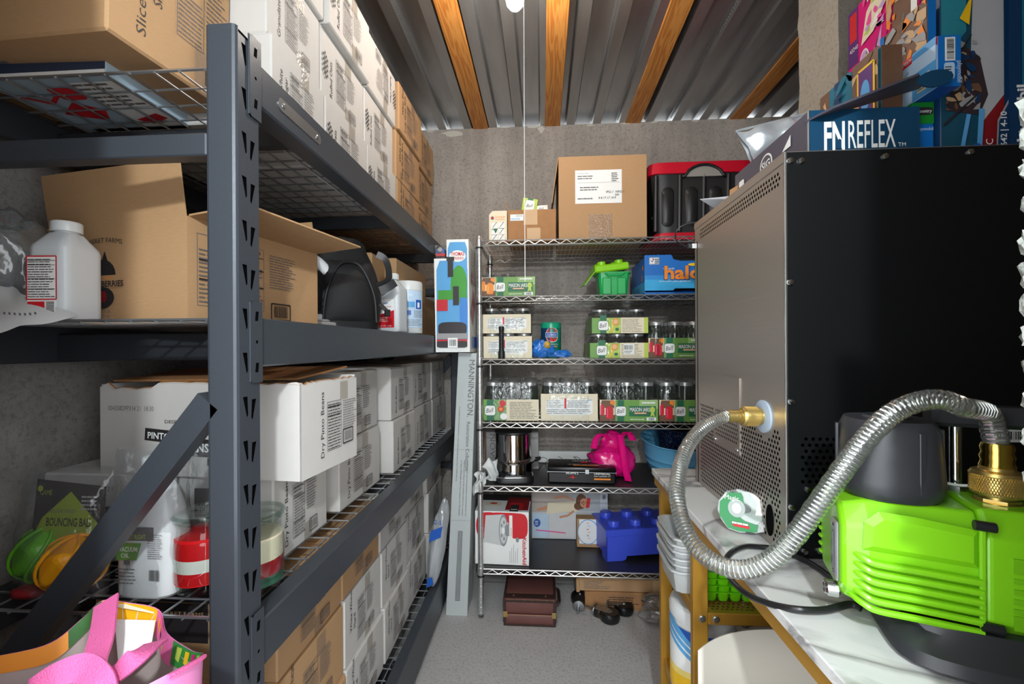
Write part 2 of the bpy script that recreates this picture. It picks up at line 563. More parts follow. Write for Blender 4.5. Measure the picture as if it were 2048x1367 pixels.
# ---- bulb and its pull cord
t = thing('ceiling_bulb', 'lit bare white bulb hanging under the steel deck', 'lamp', (-.084, 1.48, 2.40))
GLOW = mat('bulb_glow', (255, 243, 230), .4, emit=BULB, var=.005)
MB().lathe([(.004, .022), (.018, .026), (.027, .038), (.030, .053), (.028, .068), (.020, .085), (.0135, .098), (.0135, .106)], 24).build('bulb', GLOW, t, smooth=True)
MB().lathe([(.016, .106), (.019, .11), (.019, .14), (.034, .150), (.036, .172), (.03, .21)], 20).build('socket', WHT, t, smooth=True)
MB().tube([(.031, -.03, .16), (.030, -.03, -.5), (.0302, -.03, -.888)], .0013, 6).build('pull_cord', mat('white_cord', 'e8e8e6', .6), t)
# ================================================================ grey steel rack on the left
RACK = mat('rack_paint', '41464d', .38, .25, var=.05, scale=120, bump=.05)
RACKD = mat('rack_paint_shaded', '2c2f34', .5, .2, var=.05)  # darker copy of the rack paint, shade at the back put into the colour
WIRE = mat('deck_wire', 'b4b8bd', .3, .85, var=.08)
DARK = mat('hollow_shade', '060607', .9, spec=.05)  # black for hollows and openings, their shade put into the colour
rack = thing('storage_rack', 'tall grey steel storage rack with wire decks and keyhole posts along left wall', 'rack', (-.48, .70, 0))
def L_(p): return (p[0]+.48, p[1]-.70, p[2])       # room -> rack
def rbox(name, a, b, m=RACK, bev=.002, parent=rack):
    return MB().box(L_(a), L_(b), bev=bev).build(name, m, parent)
XI = -1.07                                          # back of the rack
PH = 1.813
def key(cx, cz, s):                                 # slanted teardrop slot
    return [(cx-s*.006, cz+.017), (cx+s*.005, cz+.017), (cx+s*.0065, cz-.013), (cx+s*.0035, cz-.017)] if s > 0 else \
           [(cx+.0035*s, cz-.017), (cx+.0065*s, cz-.013), (cx+.005*s, cz+.017), (cx-.006*s, cz+.017)]
def post(x0, x1, y0, y1, slots):
    mb = MB()
    t = .0025
    r = .006
    # camera-side face with a rolled corner, back face, far face
    out = [(x1-t, y1), (x0, y1), (x0, y0+r), (x0+r*.3, y0+r*.3), (x0+r, y0), (x1-r, y0), (x1-r*.3, y0+r*.3), (x1, y0+r), (x1, y0+r+.001),
           (x1-t, y0+r+.001), (x1-t*2, y0+t+.002), (x1-r, y0+t), (x0+r, y0+t), (x0+t, y0+r), (x0+t, y1-t), (x1-t, y1-t)]
    mb.prism([(a+.48, b-.70) for a, b in out], 'z', 0, PH)
    # aisle face, punched
    p, z = .0716, PH - .045
    while z > .02:
        za, zb = z-.0358, z+.0358
        holes = []
        if slots:
            holes = [key(y0+.020, z+.008, 1), key(y0+.041, z+.002, -1)]
        zb = min(zb, PH)
        mb.holed([(y0+.007, za), (y1, za), (y1, zb), (y0+.007, zb)], holes, None, lambda q: (x1+.48, q[0]-.70, q[1]))
        z -= p
    mb.add([L_((x1-.004, y0+.007, 0)), L_((x1-.004, y1, 0)), L_((x1-.004, y1, PH)), L_((x1-.004, y0+.007, PH))], [(0, 1, 2, 3)], DARK) if slots else None
    return mb.build('post', RACK, rack)
def post2(*a):
    o = post(*a)
    o.data.materials.clear(); o.data.materials.append(RACK); o.data.materials.append(DARK)
    k = len(o.data.polygons)
    if a[4]: o.data.polygons[k-1].material_index = 1
    return o
post2(-.532, -.481, .672, .729, True)
post2(XI-.03, XI+.02, .672, .729, False)
post2(-.532, -.481, 2.565, 2.622, True)
post2(XI-.03, XI+.02, 2.565, 2.622, False)
LEV = [(1.785, 1.718), (1.349, 1.270), (.829, .752), (.190, .050)]       # beam top, beam bottom
for i, (zt, zb) in enumerate(LEV):
    # front beam: face plate, stepped top lip, turned-in bottom
    pr = [(-.482, zb), (-.482, zt), (-.486, zt+.002), (-.520, zt+.002), (-.522, zt), (-.522, zt-.016), (-.530, zt-.018), (-.530, zb), (-.526, zb-.003), (-.486, zb-.003)]
    mb = MB().prism([(x+.48, z) for x, z in pr], 'y', .731-.70, 2.563-.70)
    beam = mb.build('front_beam', RACK, rack)
    for y in (.702, 2.56):
        mb = MB()
        zc = (zt+zb)/2
        s_ = 1 if y < 1 else -1
        y0, y1 = (y, y+.030) if s_ > 0 else (y, y+.03)
        hs = [[(y0+.010, zc+a-.008), (y0+.018, zc+a-.008), (y0+.020, zc+a+.008), (y0+.012, zc+a+.008)] for a in (-.043, .043)]
        hs += [[(y0+.015+.003*cos(q*pi/4), zc+.003*sin(q*pi/4)) for q in range(8)]]
        mb.holed([(y0, zc-.062), (y0+.003, zc-.068), (y1, zc-.068), (y1, zc+.068), (y0+.004, zc+.068), (y0, zc+.062)], hs, None, lambda q: (-.4775+.48, q[0]-.70, q[1]))
        mb.box((-.4805+.48, y0-.70, zc-.066), (-.4785+.48, y1-.70, zc+.066), DARK)
        mb.box((-.4805+.48, y0-.7005, zc-.066), (-.4778+.48, y0-.699, zc+.066))
        o = mb.build('beam_bracket', RACK, rack)
        o.data.materials.clear(); o.data.materials.append(RACK); o.data.materials.append(DARK)
        for q in o.data.polygons: q.material_index = 0
        nb = len(o.data.polygons)
        for q in o.data.polygons[nb-12:nb-6]: q.material_index = 1
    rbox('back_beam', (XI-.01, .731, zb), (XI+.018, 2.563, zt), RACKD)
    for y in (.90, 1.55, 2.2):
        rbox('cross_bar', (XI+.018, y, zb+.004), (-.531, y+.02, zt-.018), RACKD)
    # welded wire deck
    mb = MB()
    z = zt + .0005
    x = -.535
    k = 0
    while x > XI+.02:
        mb.rod(L_((x, .735, z-.003)), L_((x, 2.56, z-.003)), .0021, 5); x -= .047; k += 1
    y = .738
    while y < 2.56:
        near = y < .75
        mb.rod(L_((XI+.02, y, z)), L_((-.524, y, z)), .0030 if near else .0021, 5); y += .0545
    mb.build('wire_deck', WIRE, rack, smooth=True, angle=60)
    if i == 0:
        lp = MB()
        F = Face((-.4818+.48, .86-.70, 1.735), (0, 1, 0), (0, 0, 1))
        o = MB()
        pts = []
        for j in range(20):
            q = 2*pi*j/20
            pts.append((.078*(1 if cos(q) > 0 else -1)*.86 + .012*cos(q), .012*sin(q)))
        o.prism([(b, a) for a, b in pts], 'z', 0, .0012)
        o.xf(Matrix(((0, 0, 1, 0), (0, 1, 0, 0), (1, 0, 0, 0), (0, 0, 0, 1))))
        o.build('label_plate', STEEL, beam, loc=L_((-.4818, .866, 1.7515)))
        for q in (-.062, .062):
            MB().lathe([(.005, 0), (.005, .001), (.003, .002)], 10).build('rivet', STEEL, beam, loc=L_((-.4808, .866+q, 1.7515)), rot=(0, R(90), 0))
# braces of the near and far end frames
for ye in (.686, 2.60):
    for z in (1.625, .60, .12):
        rbox('brace', (XI+.02, ye-.012, z-.018), (-.532, ye+.016, z+.018))
    for (za, zb) in ((1.235, .60), (1.60, 1.10)) if ye > 1 else ((1.215, .575),):
        a, b = Vector(L_((-.530, ye, za))), Vector(L_((XI+.02, ye, zb)))
        d = (b-a).normalized(); n_ = Vector((0, -1, 0)); s_ = d.cross(n_)
        mb = MB()
        q = [a - s_*.021 + n_*.014, a + s_*.021 + n_*.014, a + s_*.021 - n_*.014, a - s_*.021 - n_*.014]
        p = [v + (b-a) for v in q]
        mb.add(q+p, [(0,1,2,3), (7,6,5,4), (0,4,5,1), (1,5,6,2), (2,6,7,3), (3,7,4,0)])
        mb.build('diagonal_brace', RACK, rack)

# ================================================================ cases of food
BW, BD, BH = .288, .42, .192
PROTO = {}
def case(kind, product, two=None, check=False, flip=False, scale=1):
    """one food case: body, tape, printed end panel. Aisle face looks along +X."""
    key_ = (kind, product, flip)
    if key_ in PROTO: return PROTO[key_], False
    m = WBOX if kind == 'white' else KRAFT
    t = thing('food_case', 'x', 'box')
    mb = MB().box((-BD/2, -BW/2, 0), (BD/2, BW/2, BH), bev=.0035)
    mb.build('carton', m, t)
    # lid flaps meet in the middle; the seam stands a hair proud
    MB().box((-BD/2+.003, -BW/2+.003, BH-.0005), (BD/2-.003, -.001, BH+.0012)).box((-BD/2+.003, .001, BH-.0005), (BD/2-.003, BW/2-.003, BH+.0012)).build('lid_flap', m, t)
    F = Face((BD/2, -BW/2, 0), (0, 1, 0), (0, 0, 1))
    if flip: F = Face((BD/2, BW/2, BH), (0, -1, 0), (0, 0, -1))
    F.up()
    F.text(product, .064 if not two else .050, .022 if not two else .080, .0155, INK, rot=pi/2, wd=.150 if len(product) > 11 else None, bold=0)
    if two: F.text(two, .074, .080 if len(two) < 10 else .022, .0155, INK, rot=pi/2, wd=.150 if len(two) > 11 else None, bold=0)
    F.frame(.088, .028, .150, .150, .0012, INK2)
    F.rect(.090, .140, .148, .1412, INK); F.rect(.090, .118, .148, .120, INK, 0); F.rect(.090, .062, .148, .0635, INK, 0)
    F.lines(.091, .121, .147, .149, 3, INK2, .35, .4)
    F.lines(.091, .030, .147, .117, 13, INK2, .34, .15)
    F.lines(.158, .075, .215, .150, 11, INK2, .34, .35)
    F.frame(.172, .018, .216, .048, .0022, INK)
    F.barcode(.177, .024, .211, .043, INK2)
    if check:
        a = .007
        for i in range(-3, 7):
            for j in range(-4, 6):
                x, y = .006 + i*a, .085 + j*a
                if (i + j) % 2 == 0 and 0 < x < .030 and abs(y-.09) < .04 - abs(x-.016)*1.2: F.rect(x, y, x+a, y+a, INK, 0)
    F.build('printed_panel', t)
    # packing tape over the middle of the end panel
    for z0, z1 in ((.0, .045), (BH-.05, BH)):
        MB().add([(BD/2+.0016, .002, z0), (BD/2+.0016, .045, z0), (BD/2+.0016, .045, z1), (BD/2+.0016, .002, z1)], [(0, 1, 2, 3)]).build('tape', TAPE, t)
    PROTO[key_] = t
    return t, True
rb = random.Random(11)
def put_case(kind, product, y0, y1, z, label, group, x=-.57, two=None, check=False, flip=False, rz=None):
    t, first = case(kind, product, two, check, flip)
    rz = R(rb.uniform(-.9, .9)) if rz is None else rz
    loc = (x - BD/2, (y0+y1)/2, z)
    if first:
        t.location = loc; t.rotation_euler = (0, 0, rz); t['label'] = label; t['group'] = group
    else: t = dup(t, loc, rz, label, group)
    t.scale = (1, (y1-y0)/BW, 1)
    return t
g = 'food cases on the top deck'
Z1 = 1.789
ROWN = ('bottom row', 'second row', 'third row')
cols = [(.925, 1.158), (1.165, 1.452), (1.460, 1.745)]
nm = ('nearest the rack post', 'second from the rack post', 'third from the rack post')
for c, (a, b) in enumerate(cols):
    for r in range(3):
        z = Z1 + r*.194
        if c == 0:
            p, tw, ck, fl = ('White', 'Sugar', False, False) if r == 0 else ('Granulated', None, False, False)
        else: p, tw, ck, fl = 'Rolled Oats', None, True, (c == 2 and r == 2)
        put_case('white', p, a, b, z, 'white %s case on the top deck, %s, %s' % ('sugar' if c == 0 else 'oats', ROWN[r], nm[c]), g, x=-.58 - (.012 if r == 1 else 0) + (.01 if c == 1 and r == 2 else 0), two=tw, check=ck, flip=fl)
for c, (a, b) in enumerate([(1.757, 2.085), (2.10, 2.40)]):
    for r in range(3):
        put_case('kraft', 'White Enriched', a, b, Z1 + r*.194, 'kraft flour case on the top deck, %s, %s' % (ROWN[r], ('next to the white cases', 'at the far end')[c]), g, x=-.58 + (.012 if r == 2 else 0) - .02*c, two='Long Grain Rice')
g = 'food cases on the third deck'
Z3 = .833
names3 = [None, 'Dry Pinto Beans', 'Black Beans', 'White Flour', 'Regular Oats']
cols3 = [(.912, 1.146), (1.222, 1.525), (1.600, 1.898), (1.918, 2.245), (2.268, 2.555)]
put_case('white', 'Dry Pinto Beans', *cols3[0], Z3, 'white pinto bean case in the bottom row, under the torn open case', g, x=-.627, rz=0).scale.x = 1.26
for c in range(1, 5):
    for r in range(2):
        put_case('white', names3[c], *cols3[c], Z3 + r*.195, 'white %s case on the third deck, %s row, %s column past the torn case' % (('', 'pinto bean', 'black bean', 'flour', 'oat')[c], ('lower', 'upper')[r], ('', 'first', 'second', 'third', 'last')[c]),
                 g, x=(-.57, -.57, -.55, -.565, -.565)[c] - (.006 if r else 0))
g = 'food cases on the lowest deck'
Z4 = .194
cols4 = [(.915, 1.212), (1.222, 1.500), (1.512, 1.800), (1.815, 2.115), (2.135, 2.45)]
for c, (a, b) in enumerate(cols4):
    for r in range(3):
        kr = (c == 0) or (c == 1 and r == 2)
        put_case('kraft' if kr else 'white', 'White Wheat', a, b, Z4 + r*.194, '%s wheat case on the lowest deck, %s, %s' % ('kraft' if kr else 'white', ('bottom row', 'middle row', 'top row')[r],
                 ('nearest the camera', 'second column', 'third column', 'fourth column', 'last column at the far end')[c]), g, x=-.56 + (.008, 0, -.006)[r] - (.012 if c == 3 else 0), two='Hard', flip=False)
# ================================================================ chrome wire rack against the back wall
WR = mat('chrome_wire', 'dcdddc', .3, .85, var=.06)
LINER = mat('black_shelf_liner', '2b2a2c', .35, var=.15, scale=4)
SH = [1.808, 1.540, 1.240, .938, .635, .238]
wx0, wx1, wy0, wy1 = -.2985, .925, 2.12, 2.565
wire_rack = thing('wire_rack', 'chrome wire shelving rack with six shelves against the back wall', 'rack', (wx0, wy0, 0))
def W_(p): return (p[0]-wx0, p[1]-wy0, p[2])
for x in (wx0, wx1):
    for y in (wy0, wy1):
        pr = [(.012, .018), (.0127, .02)]
        z = .03
        while z < 1.82:
            pr += [(.0127, z), (.0119, z+.001), (.0119, z+.003), (.0127, z+.004)]; z += .0254
        pr += [(.0127, 1.822), (.011, 1.828), (.001, 1.83)]
        p = MB().lathe(pr, 14, c=W_((x, y, 0))[:2]).build('post', WR, wire_rack, smooth=True)
        MB().lathe([(.010, 0), (.0125, .003), (.0125, .010), (.006, .012), (.006, .02)], 12, c=W_((x, y, 0))[:2]).build('levelling_foot', STEEL, p, smooth=True)
for z in SH:
    mb = MB()
    # rims: two bars with a zigzag between, on all four sides
    a, b = wx0+.006, wx1-.006
    for y in (wy0-.004, wy1+.004):
        for zz in (z-.003, z-.026): mb.rod(W_((a, y, zz)), W_((b, y, zz)), .0032, 6)
        n = int((b-a)/.0305); pts = []
        for i in range(n+1): pts.append(W_((a+.02+(b-a-.04)*i/n, y, z-.006 if i % 2 else z-.024)))
        mb.tube(pts, .0019, 5)
    for x in (wx0-.002, wx1+.002):
        for zz in (z-.003, z-.026): mb.rod(W_((x, wy0, zz)), W_((x, wy1, zz)), .0032, 6)
        n = 13; pts = [W_((x, wy0+.02+(wy1-wy0-.04)*i/n, z-.006 if i % 2 else z-.024)) for i in range(n+1)]
        mb.tube(pts, .0019, 5)
    s_ = mb.build('shelf_rim', WR, wire_rack, smooth=True, angle=60)
    mb = MB()
    x = a + .012
    while x < b:
        mb.rod(W_((x, wy0-.006, z-.0012)), W_((x, wy1+.006, z-.0012)), .0014, 4); x += .0215
    for y in (wy0+.11, wy0+.23, wy0+.34): mb.rod(W_((a, y, z-.005)), W_((b, y, z-.005)), .0025, 5)
    mb.build('shelf_wires', WR, s_, smooth=True, angle=60)
    for x in (wx0, wx1):
        for y in (wy0, wy1):
            k = MB().lathe([(.0135, z-.034), (.016, z-.03), (.0155, z+.004), (.0140, z+.006)], 14, c=W_((x, y, 0))[:2]).build('collar', WR, s_, smooth=True)
            MB().lathe([(.0140, z-.040), (.0170, z-.040), (.0170, z-.034), (.0140, z-.034)], 14, c=W_((x, y, 0))[:2]).build('sleeve', BLK, s_)
    if z in (.635, .238):
        MB().box(W_((wx0+.012, wy0+.002, z)), W_((wx1-.012, wy1, z+.0012))).build('shelf_liner', LINER, wire_rack, label='black plastic liner')

# ---------------------------------------------------------------- helpers for cartons, jars, bottles
def carton(name, label, cat, W, D, H, loc, rz=0, m=KRAFT, flaps=(), t=.004, group=None, open_=True, inner=KIN, rot=None):
    o = thing(name, label, cat, loc, rz, group, rot)
    mb = MB()
    x, y = W/2, D/2
    if open_:
        mb.box((-x, -y, 0), (x, y, t))
        mb.box((-x, -y, t), (x, -y+t, H)); mb.box((-x, y-t, t), (x, y, H))
        mb.box((-x, -y+t, t), (-x+t, y-t, H)); mb.box((x-t, -y+t, t), (x, y-t, H))
    else: mb.box((-x, -y, 0), (x, y, H), bev=.004)
    mb.build('carton', m, o)
    for f in flaps:
        side, ln, an = f[:3]; ins = f[3] if len(f) > 3 else .004
        a, b, i = {'front': ((-x+ins, -y), (x-ins, -y), (0, 1)), 'back': ((x-ins, y), (-x+ins, y), (0, -1)),
                   'left': ((-x, y-ins), (-x, -y+ins), (1, 0)), 'right': ((x, -y+ins), (x, y-ins), (-1, 0))}[side]
        an = R(an); d = Vector((i[0]*cos(an), i[1]*cos(an), sin(an)))*ln
        A, B = Vector((*a, H)), Vector((*b, H))
        n = (B-A).cross(d)
        MB().slab([A, B, B+d, A+d], n, t*.9).build('flap', m, o)
    return o
def front(W, D, z=0): return Face((-W/2, -D/2, z), (1, 0, 0), (0, 0, 1)).up()
GLASS = clear('jar_glass', (240, 245, 243), .12, .03)
WRAP = clear('shrink_wrap', (248, 250, 250), .09, .08, .02, .35, 60)
LID = mat('jar_lid', 'b4b5b6', .35, .65, var=.05)
def logo(F, cx, cy, w):
    F.rect(cx-w*.30, 0 if cy < .06 else cy-.05, cx+w*.30, cy+.05, DGRN)
    F.rrect(cx-w/2, cy-w*.47, cx+w/2, cy+w*.47, DGRN); F.rrect(cx-w*.46, cy-w*.43, cx+w*.46, cy+w*.43, WHT)
    F.text('Ball', cx, cy-w*.17, w*.40, INK, al='c', shear=.35, rot=.15, wd=w*.72)
def tomato_jar(F, x, y, w, h, c=RED):
    F.rrect(x, y, x+w, y+h*.8, c); F.rect(x+w*.2, y+h*.78, x+w*.8, y+h*.9, c); F.rect(x+w*.14, y+h*.86, x+w*.86, y+h, BRN)
    F.rect(x+w*.18, y+h*.12, x+w*.3, y+h*.7, PINK if c is RED else YEL)
def tray_art(F, W, H, kind):
    if kind in ('red', 'amber'):
        c = RED if kind == 'red' else ORG
        F.rect(0, 0, W*.27, H, CREAM); F.rect(0, 0, W*.27, H*.3, BRN); F.rect(W*.03, H*.62, W*.25, H*.98, BRN); F.rect(W*.18, H*.75, W*.26, H*.96, ORG)
        tomato_jar(F, W*.01, H*.28, W*.07, H*.6, c); tomato_jar(F, W*.10, H*.12, W*.13, H*.68, c)
        F.rect(W*.27, 0, W, H, GRN); F.rect(W*.68, H*.6, W, H, mat('pale_green_print', '9cc27a', .5, var=.2)); F.rect(W*.31, 0, W*.41, H, DGRN)
        logo(F, W*.36, H*.48, min(W*.19, H*.62))
        F.rect(W*.50, H*.25, W*.96, H*.72, DGRN); F.text('MASON JARS', W*.515, H*.47, H*.19, WHT, wd=W*.34, bold=.012)
        F.rect(W*.59, H*.36, W*.80, H*.425, ORG); F.lines(W*.60, H*.37, W*.79, H*.42, 1, WHT, .5, 0)
        F.ell(W*.90, H*.55, W*.045, H*.15, LGRN, 12); F.poly([(W*.88, H*.45), (W*.86, H*.22), (W*.90, H*.30), (W*.94, H*.22), (W*.92, H*.45)], LGRN)
        F.rect(W*.80, H*.05, W*.96, H*.20, WHT); F.barcode(W*.83, H*.07, W*.93, H*.18, INK); F.lines(W*.52, H*.08, W*.76, H*.16, 1, WHT, .4, 0)
        F.lines(W*.72, H*.82, W*.95, H*.93, 1, WHT, .7, 0)
    elif kind == 'lime':
        F.rect(0, 0, W*.52, H, GRN); F.rect(W*.26, 0, W*.52, H, LGRN); F.rect(W*.17, 0, W*.26, H, DGRN)
        logo(F, W*.205, H*.5, W*.19)
        F.ell(W*.425, H*.74, W*.055, H*.22, ORG, 14); F.ell(W*.425, H*.74, W*.042, H*.16, mat('pale_orange', 'e8b987', .5), 14)
        F.ell(W*.45, H*.25, W*.06, H*.2, LGRN, 12); F.ell(W*.45, H*.25, W*.035, H*.11, DGRN, 10); F.path([(W*.33, H*.05), (W*.40, H*.5), (W*.36, H*.6)], W*.02, YEL)
        F.path([(W*.36, H*.08), (W*.42, H*.4)], W*.02, LGRN)
        F.rect(W*.52, 0, W*.93, H, CREAM); F.lines(W*.54, H*.06, W*.90, H*.94, 10, INK2, .3, .3); F.rect(W*.93, 0, W, H, LGRN)
    elif kind == 'lime_sticker':
        tray_art(F, W, H, 'lime'); F.rect(W*.58, H*.25, W*.76, H*.92, WHT); F.barcode(W*.59, H*.55, W*.74, H*.85, INK); F.lines(W*.59, H*.3, W*.74, H*.5, 3, INK2)
    elif kind == 'tomato':
        F.rect(0, 0, W*.42, H, GRN); F.rect(W*.09, 0, W*.20, H, DGRN); F.rect(W*.42, 0, W, H, CREAM)
        logo(F, W*.125, H*.48, W*.20)
        F.ell(W*.35, H*.82, W*.06, H*.15, RED, 14); F.ell(W*.32, H*.55, W*.06, H*.14, RED, 14); F.ell(W*.32, H*.55, W*.035, H*.08, ORG, 10); F.ell(W*.37, H*.2, W*.065, H*.16, WHT, 14)
        F.lines(W*.48, H*.1, W*.97, H*.92, 11, INK2, .28, .3)
    elif kind == 'back':
        F.rect(0, 0, W, H, CREAM); F.rrect(W*.09, H*.22, W*.91, H*.80, WHT, p=10)
        F.lines(W*.10, H*.5, W*.40, H*.78, 5, INK2, .3, .2); F.lines(W*.47, H*.5, W*.88, H*.78, 5, INK2, .3, .2); F.lines(W*.10, H*.26, W*.88, H*.45, 3, INK2, .3, .2)
        F.rect(W*.415, H*.46, W*.45, H*.84, RED); F.rect(W*.82, H*.77, W*.90, H*.79, SKY)
JARS = {}
def jar_pack(label, loc, W, D, nx, ny, jr, jh, th, art, cat='jars', group=None, wrap=True, squat=False, rz=0):
    t = thing('jar_pack', label, cat, loc, rz, group)
    MB().box((-W/2, -D/2, 0), (W/2, D/2, .003)).box((-W/2, -D/2, .003), (W/2, -D/2+.002, th)).box((-W/2, D/2-.002, .003), (W/2, D/2, th)).box((-W/2, -D/2, .003), (-W/2+.002, D/2, th)).box((W/2-.002, -D/2, .003), (W/2, D/2, th)).build('tray', CREAM, t)
    F = front(W, D); tray_art(F, W, th, art); F.build('printed_label', t)
    F = Face((-W/2, D/2, 0), (0, -1, 0), (0, 0, 1)).up(); F.rect(0, 0, D, th, BRN if art in ('red', 'amber') else GRN); F.build('printed_side', t)
    k = (jr, jh)
    if k not in JARS:
        b = jr*.96
        g_ = MB().lathe([(b*.7, .002), (b*.95, .003), (b, .010), (b, jh*.60), (b*.97, jh*.68), (jr*.80, jh*.80), (jr*.77, jh*.84), (jr*.77, jh*.95)], 20, caps=(1, 0))
        l_ = MB().lathe([(jr*.80, jh*.90), (jr*.83, jh*.905), (jr*.83, jh*.985), (jr*.80, jh), (jr*.70, jh), (jr*.68, jh-.001), (.002, jh-.001)], 20, caps=(0, 1))
        JARS[k] = (g_, l_, None)
    g_, l_, me = JARS[k]
    for j in range(ny):
        for i in range(nx):
            x, y = -W/2 + W*(i+.5)/nx, -D/2 + D*(j+.5)/ny
            if me is None:
                jo = g_.build('jar', GLASS, t, (x, y, .003), smooth=True); lo = l_.build('lid', LID, jo, smooth=True)
                me = (jo.data, lo.data); JARS[k] = (g_, l_, me)
            else:
                jo = bpy.data.objects.new('jar', me[0]); C.objects.link(jo); jo.parent = t; jo.location = (x, y, .003)
                lo = bpy.data.objects.new('lid', me[1]); C.objects.link(lo); lo.parent = jo
    if wrap:
        a, b = W/2+.001, D/2+.0015
        q = jr*.35
        MB().loft([(a, b, .002, 12), (a, b, jh*.66, 12), (a-q*.6, b-q*.6, jh*.84, 9), (a-q, b-q, jh+.001, 8)], 40, caps=(0, 0)).build('shrink_wrap', WRAP, t, smooth=True, angle=50)
    return t
def X(px, Y, py=700): return atY(px, py, Y).x
YF = 2.155                                            # front of the things on the shelves
def fx(p0, p1, Y=YF):                                 # centre and width from two pixel columns
    a, b = X(p0, Y), X(p1, Y)
    return (a+b)/2, b-a
def dz(py0, py1, Y=YF): return (py1-py0)*Y/890
def pack_at(p0, p1, shelf, D, nx, ny, jr, jh, th, art, label, z=0, group=None, Y=YF, wrap=True):
    c_, w_ = fx(p0, p1, Y)
    return jar_pack(label, (c_, Y+D/2, SH[shelf]+.0015+z), w_, D, nx, ny, jr, jh, th, art, group=group, wrap=wrap)
gj = 'packs of canning jars on the wire rack'
pack_at(963, 1071, 1, .155, 3, 2, .036, .088, .094, 'amber', 'green jar pack with amber jars printed, second shelf, left end', group=gj, wrap=False)
# two taller jars standing behind the flat pack
for i, (px, r_) in enumerate(((1017, .043), (978, .038))):
    jo = MB().lathe([(r_*.7, .002), (r_*.95, .003), (r_, .012), (r_, .10), (r_*.86, .125), (r_*.84, .14), (r_*.9, .142), (r_*.9, .15), (r_*.84, .152)], 24, caps=(1, 0)).build('glass_jar', GLASS, None, (X(px, 2.42), 2.42, SH[1]), smooth=True)
    tag(jo, ('wide clear glass jar behind the amber jar pack', 'narrower clear glass jar in the shelf corner behind the amber jar pack')[i], 'jar', gj)
for (p0, p1, s, D, jr, jh, th, art, lb, z) in [
    (967, 1064, 2, .30, .0370, .118, .107, 'back', 'cream backed jar pack, third shelf, lower of the left stack', 0),
    (966, 1062, 2, .30, .0370, .118, .092, 'back', 'cream backed jar pack, third shelf, upper of the left stack', .122),
    (1180, 1296, 2, .30, .0440, .112, .072, 'lime_sticker', 'lime printed jar pack with barcode sticker, lower of its stack', 0),
    (1184, 1296, 2, .30, .0440, .112, .074, 'lime', 'lime printed jar pack without sticker, upper of its stack', .118)]:
    pack_at(p0, p1, s, D, 3, 4 if jr < .04 else 3, jr, jh, th, art, lb, z, gj)
pack_at(1297, 1413, 2, .30, 3, 4, .044, .168, .094, 'red', 'tall jar pack with red print at right end of third shelf', group=gj)
for (p0, p1, art, th, lb) in [(966, 1077, 'tomato', .102, 'tall jar pack with two tomatoes printed, fourth shelf, left end'), (1081, 1195, 'back', .130, 'tall jar pack showing its cream back, fourth shelf'),
                              (1199, 1315, 'red', .102, 'tall green jar pack with red jars printed, middle of fourth shelf'), (1318, 1434, 'red', .102, 'tall green jar pack half hidden by the machine, fourth shelf')]:
    pack_at(p0, p1, 3, .34, 3, 4, .043, .182, th, art, lb, 0, gj)

# ---------------------------------------------------------------- top shelf
z0 = SH[0] + .001
c_, w_ = fx(979, 1015)
t = thing('canning_set_box', 'cream canning utensil box at left end of the top shelf', 'box', (c_, YF+.06, z0))
h_ = dz(414, 477)
mb = MB(); q = w_/2
mb.prism([(-q, 0), (q, 0), (q, h_), (-q+.018, h_), (-q, h_-.018)], 'y', -.05, .05); mb.build('carton', CREAM, t)
F = Face((-q, -.05, 0), (1, 0, 0), (0, 0, 1)).up()
F.rect(0, 0, w_*.14, .006, RED); F.rect(w_*.86, 0, w_, .006, RED); F.rect(w_*.46, 0, w_*.5, .006, RED)
F.text('Canning Set', w_*.34, h_*.78, .009, ORG, wd=w_*.56); F.text('6 Essential Pieces', w_*.34, h_*.71, .006, ORG, wd=w_*.54)
F.ell(w_*.19, h_*.77, .0075, .0075, NAVY, 16); F.rect(w_*.10, h_*.75, w_*.28, h_*.79, RED)
for i in range(2):
    for j in range(3):
        a, b = w_*(.14+.39*i), h_*(.04+.195*j)
        F.rect(a, b, a+w_*.34, b+h_*.18, WHT); a += .004; b += .004
        if (i, j) == (0, 1): F.poly([(a+.006, b+.024), (a+.026, b+.024), (a+.022, b+.012), (a+.018, b+.004), (a+.013, b+.004), (a+.011, b+.012)], DGRN); F.line((a-.002, b+.02), (a+.01, b+.02), .003, DGRN)
        else: F.path([(a+.002, b), (a+.022, b+.026)], .003, DGRN if (i, j) == (1, 1) else INK2)
F.build('printed_panel', t)
c_, w_ = fx(1017, 1113)
h_ = dz(412, 475)
t = carton('open_carton', 'small open kraft box with shipping sticker on the top shelf', 'box', w_, .24, h_, (c_, YF+.125, z0), m=KRAFT2, flaps=[('left', .075, 104, .10), ('back', .05, 150)])
F = front(w_, .24); F.rect(.012, h_*.66, .078, h_*.86, WHT); F.text('XSZ105', .040, h_*.78, .010, INK, wd=.03); F.lines(.015, h_*.68, .07, h_*.75, 2, SKY)
F.build('shipping_sticker', t)
F = front(w_, .24); F.rect(w_*.33, h_*.52, w_*.62, h_, TAN); F.rect(w_*.40, 0, w_*.68, h_*.42, TAN); F.build('paper_tape', t)
t = thing('lid_box', 'green lid box tilted inside the small open kraft box', 'box', (X(1056, 2.24), 2.235, z0+.105), rot=(0, R(9), 0))
MB().box((-.037, -.03, 0), (.037, .03, .118), bev=.001).build('carton', LGRN, t)
F = Face((-.037, -.03, 0), (1, 0, 0), (0, 0, 1)).up(); F.rect(0, 0, .074, .045, DGRN); F.rect(0, .045, .074, .05, WHT); F.rect(.024, .05, .05, .118, DGRN); F.rect(.005, .006, .05, .03, ORG); F.lines(.006, .032, .06, .042, 1, WHT)
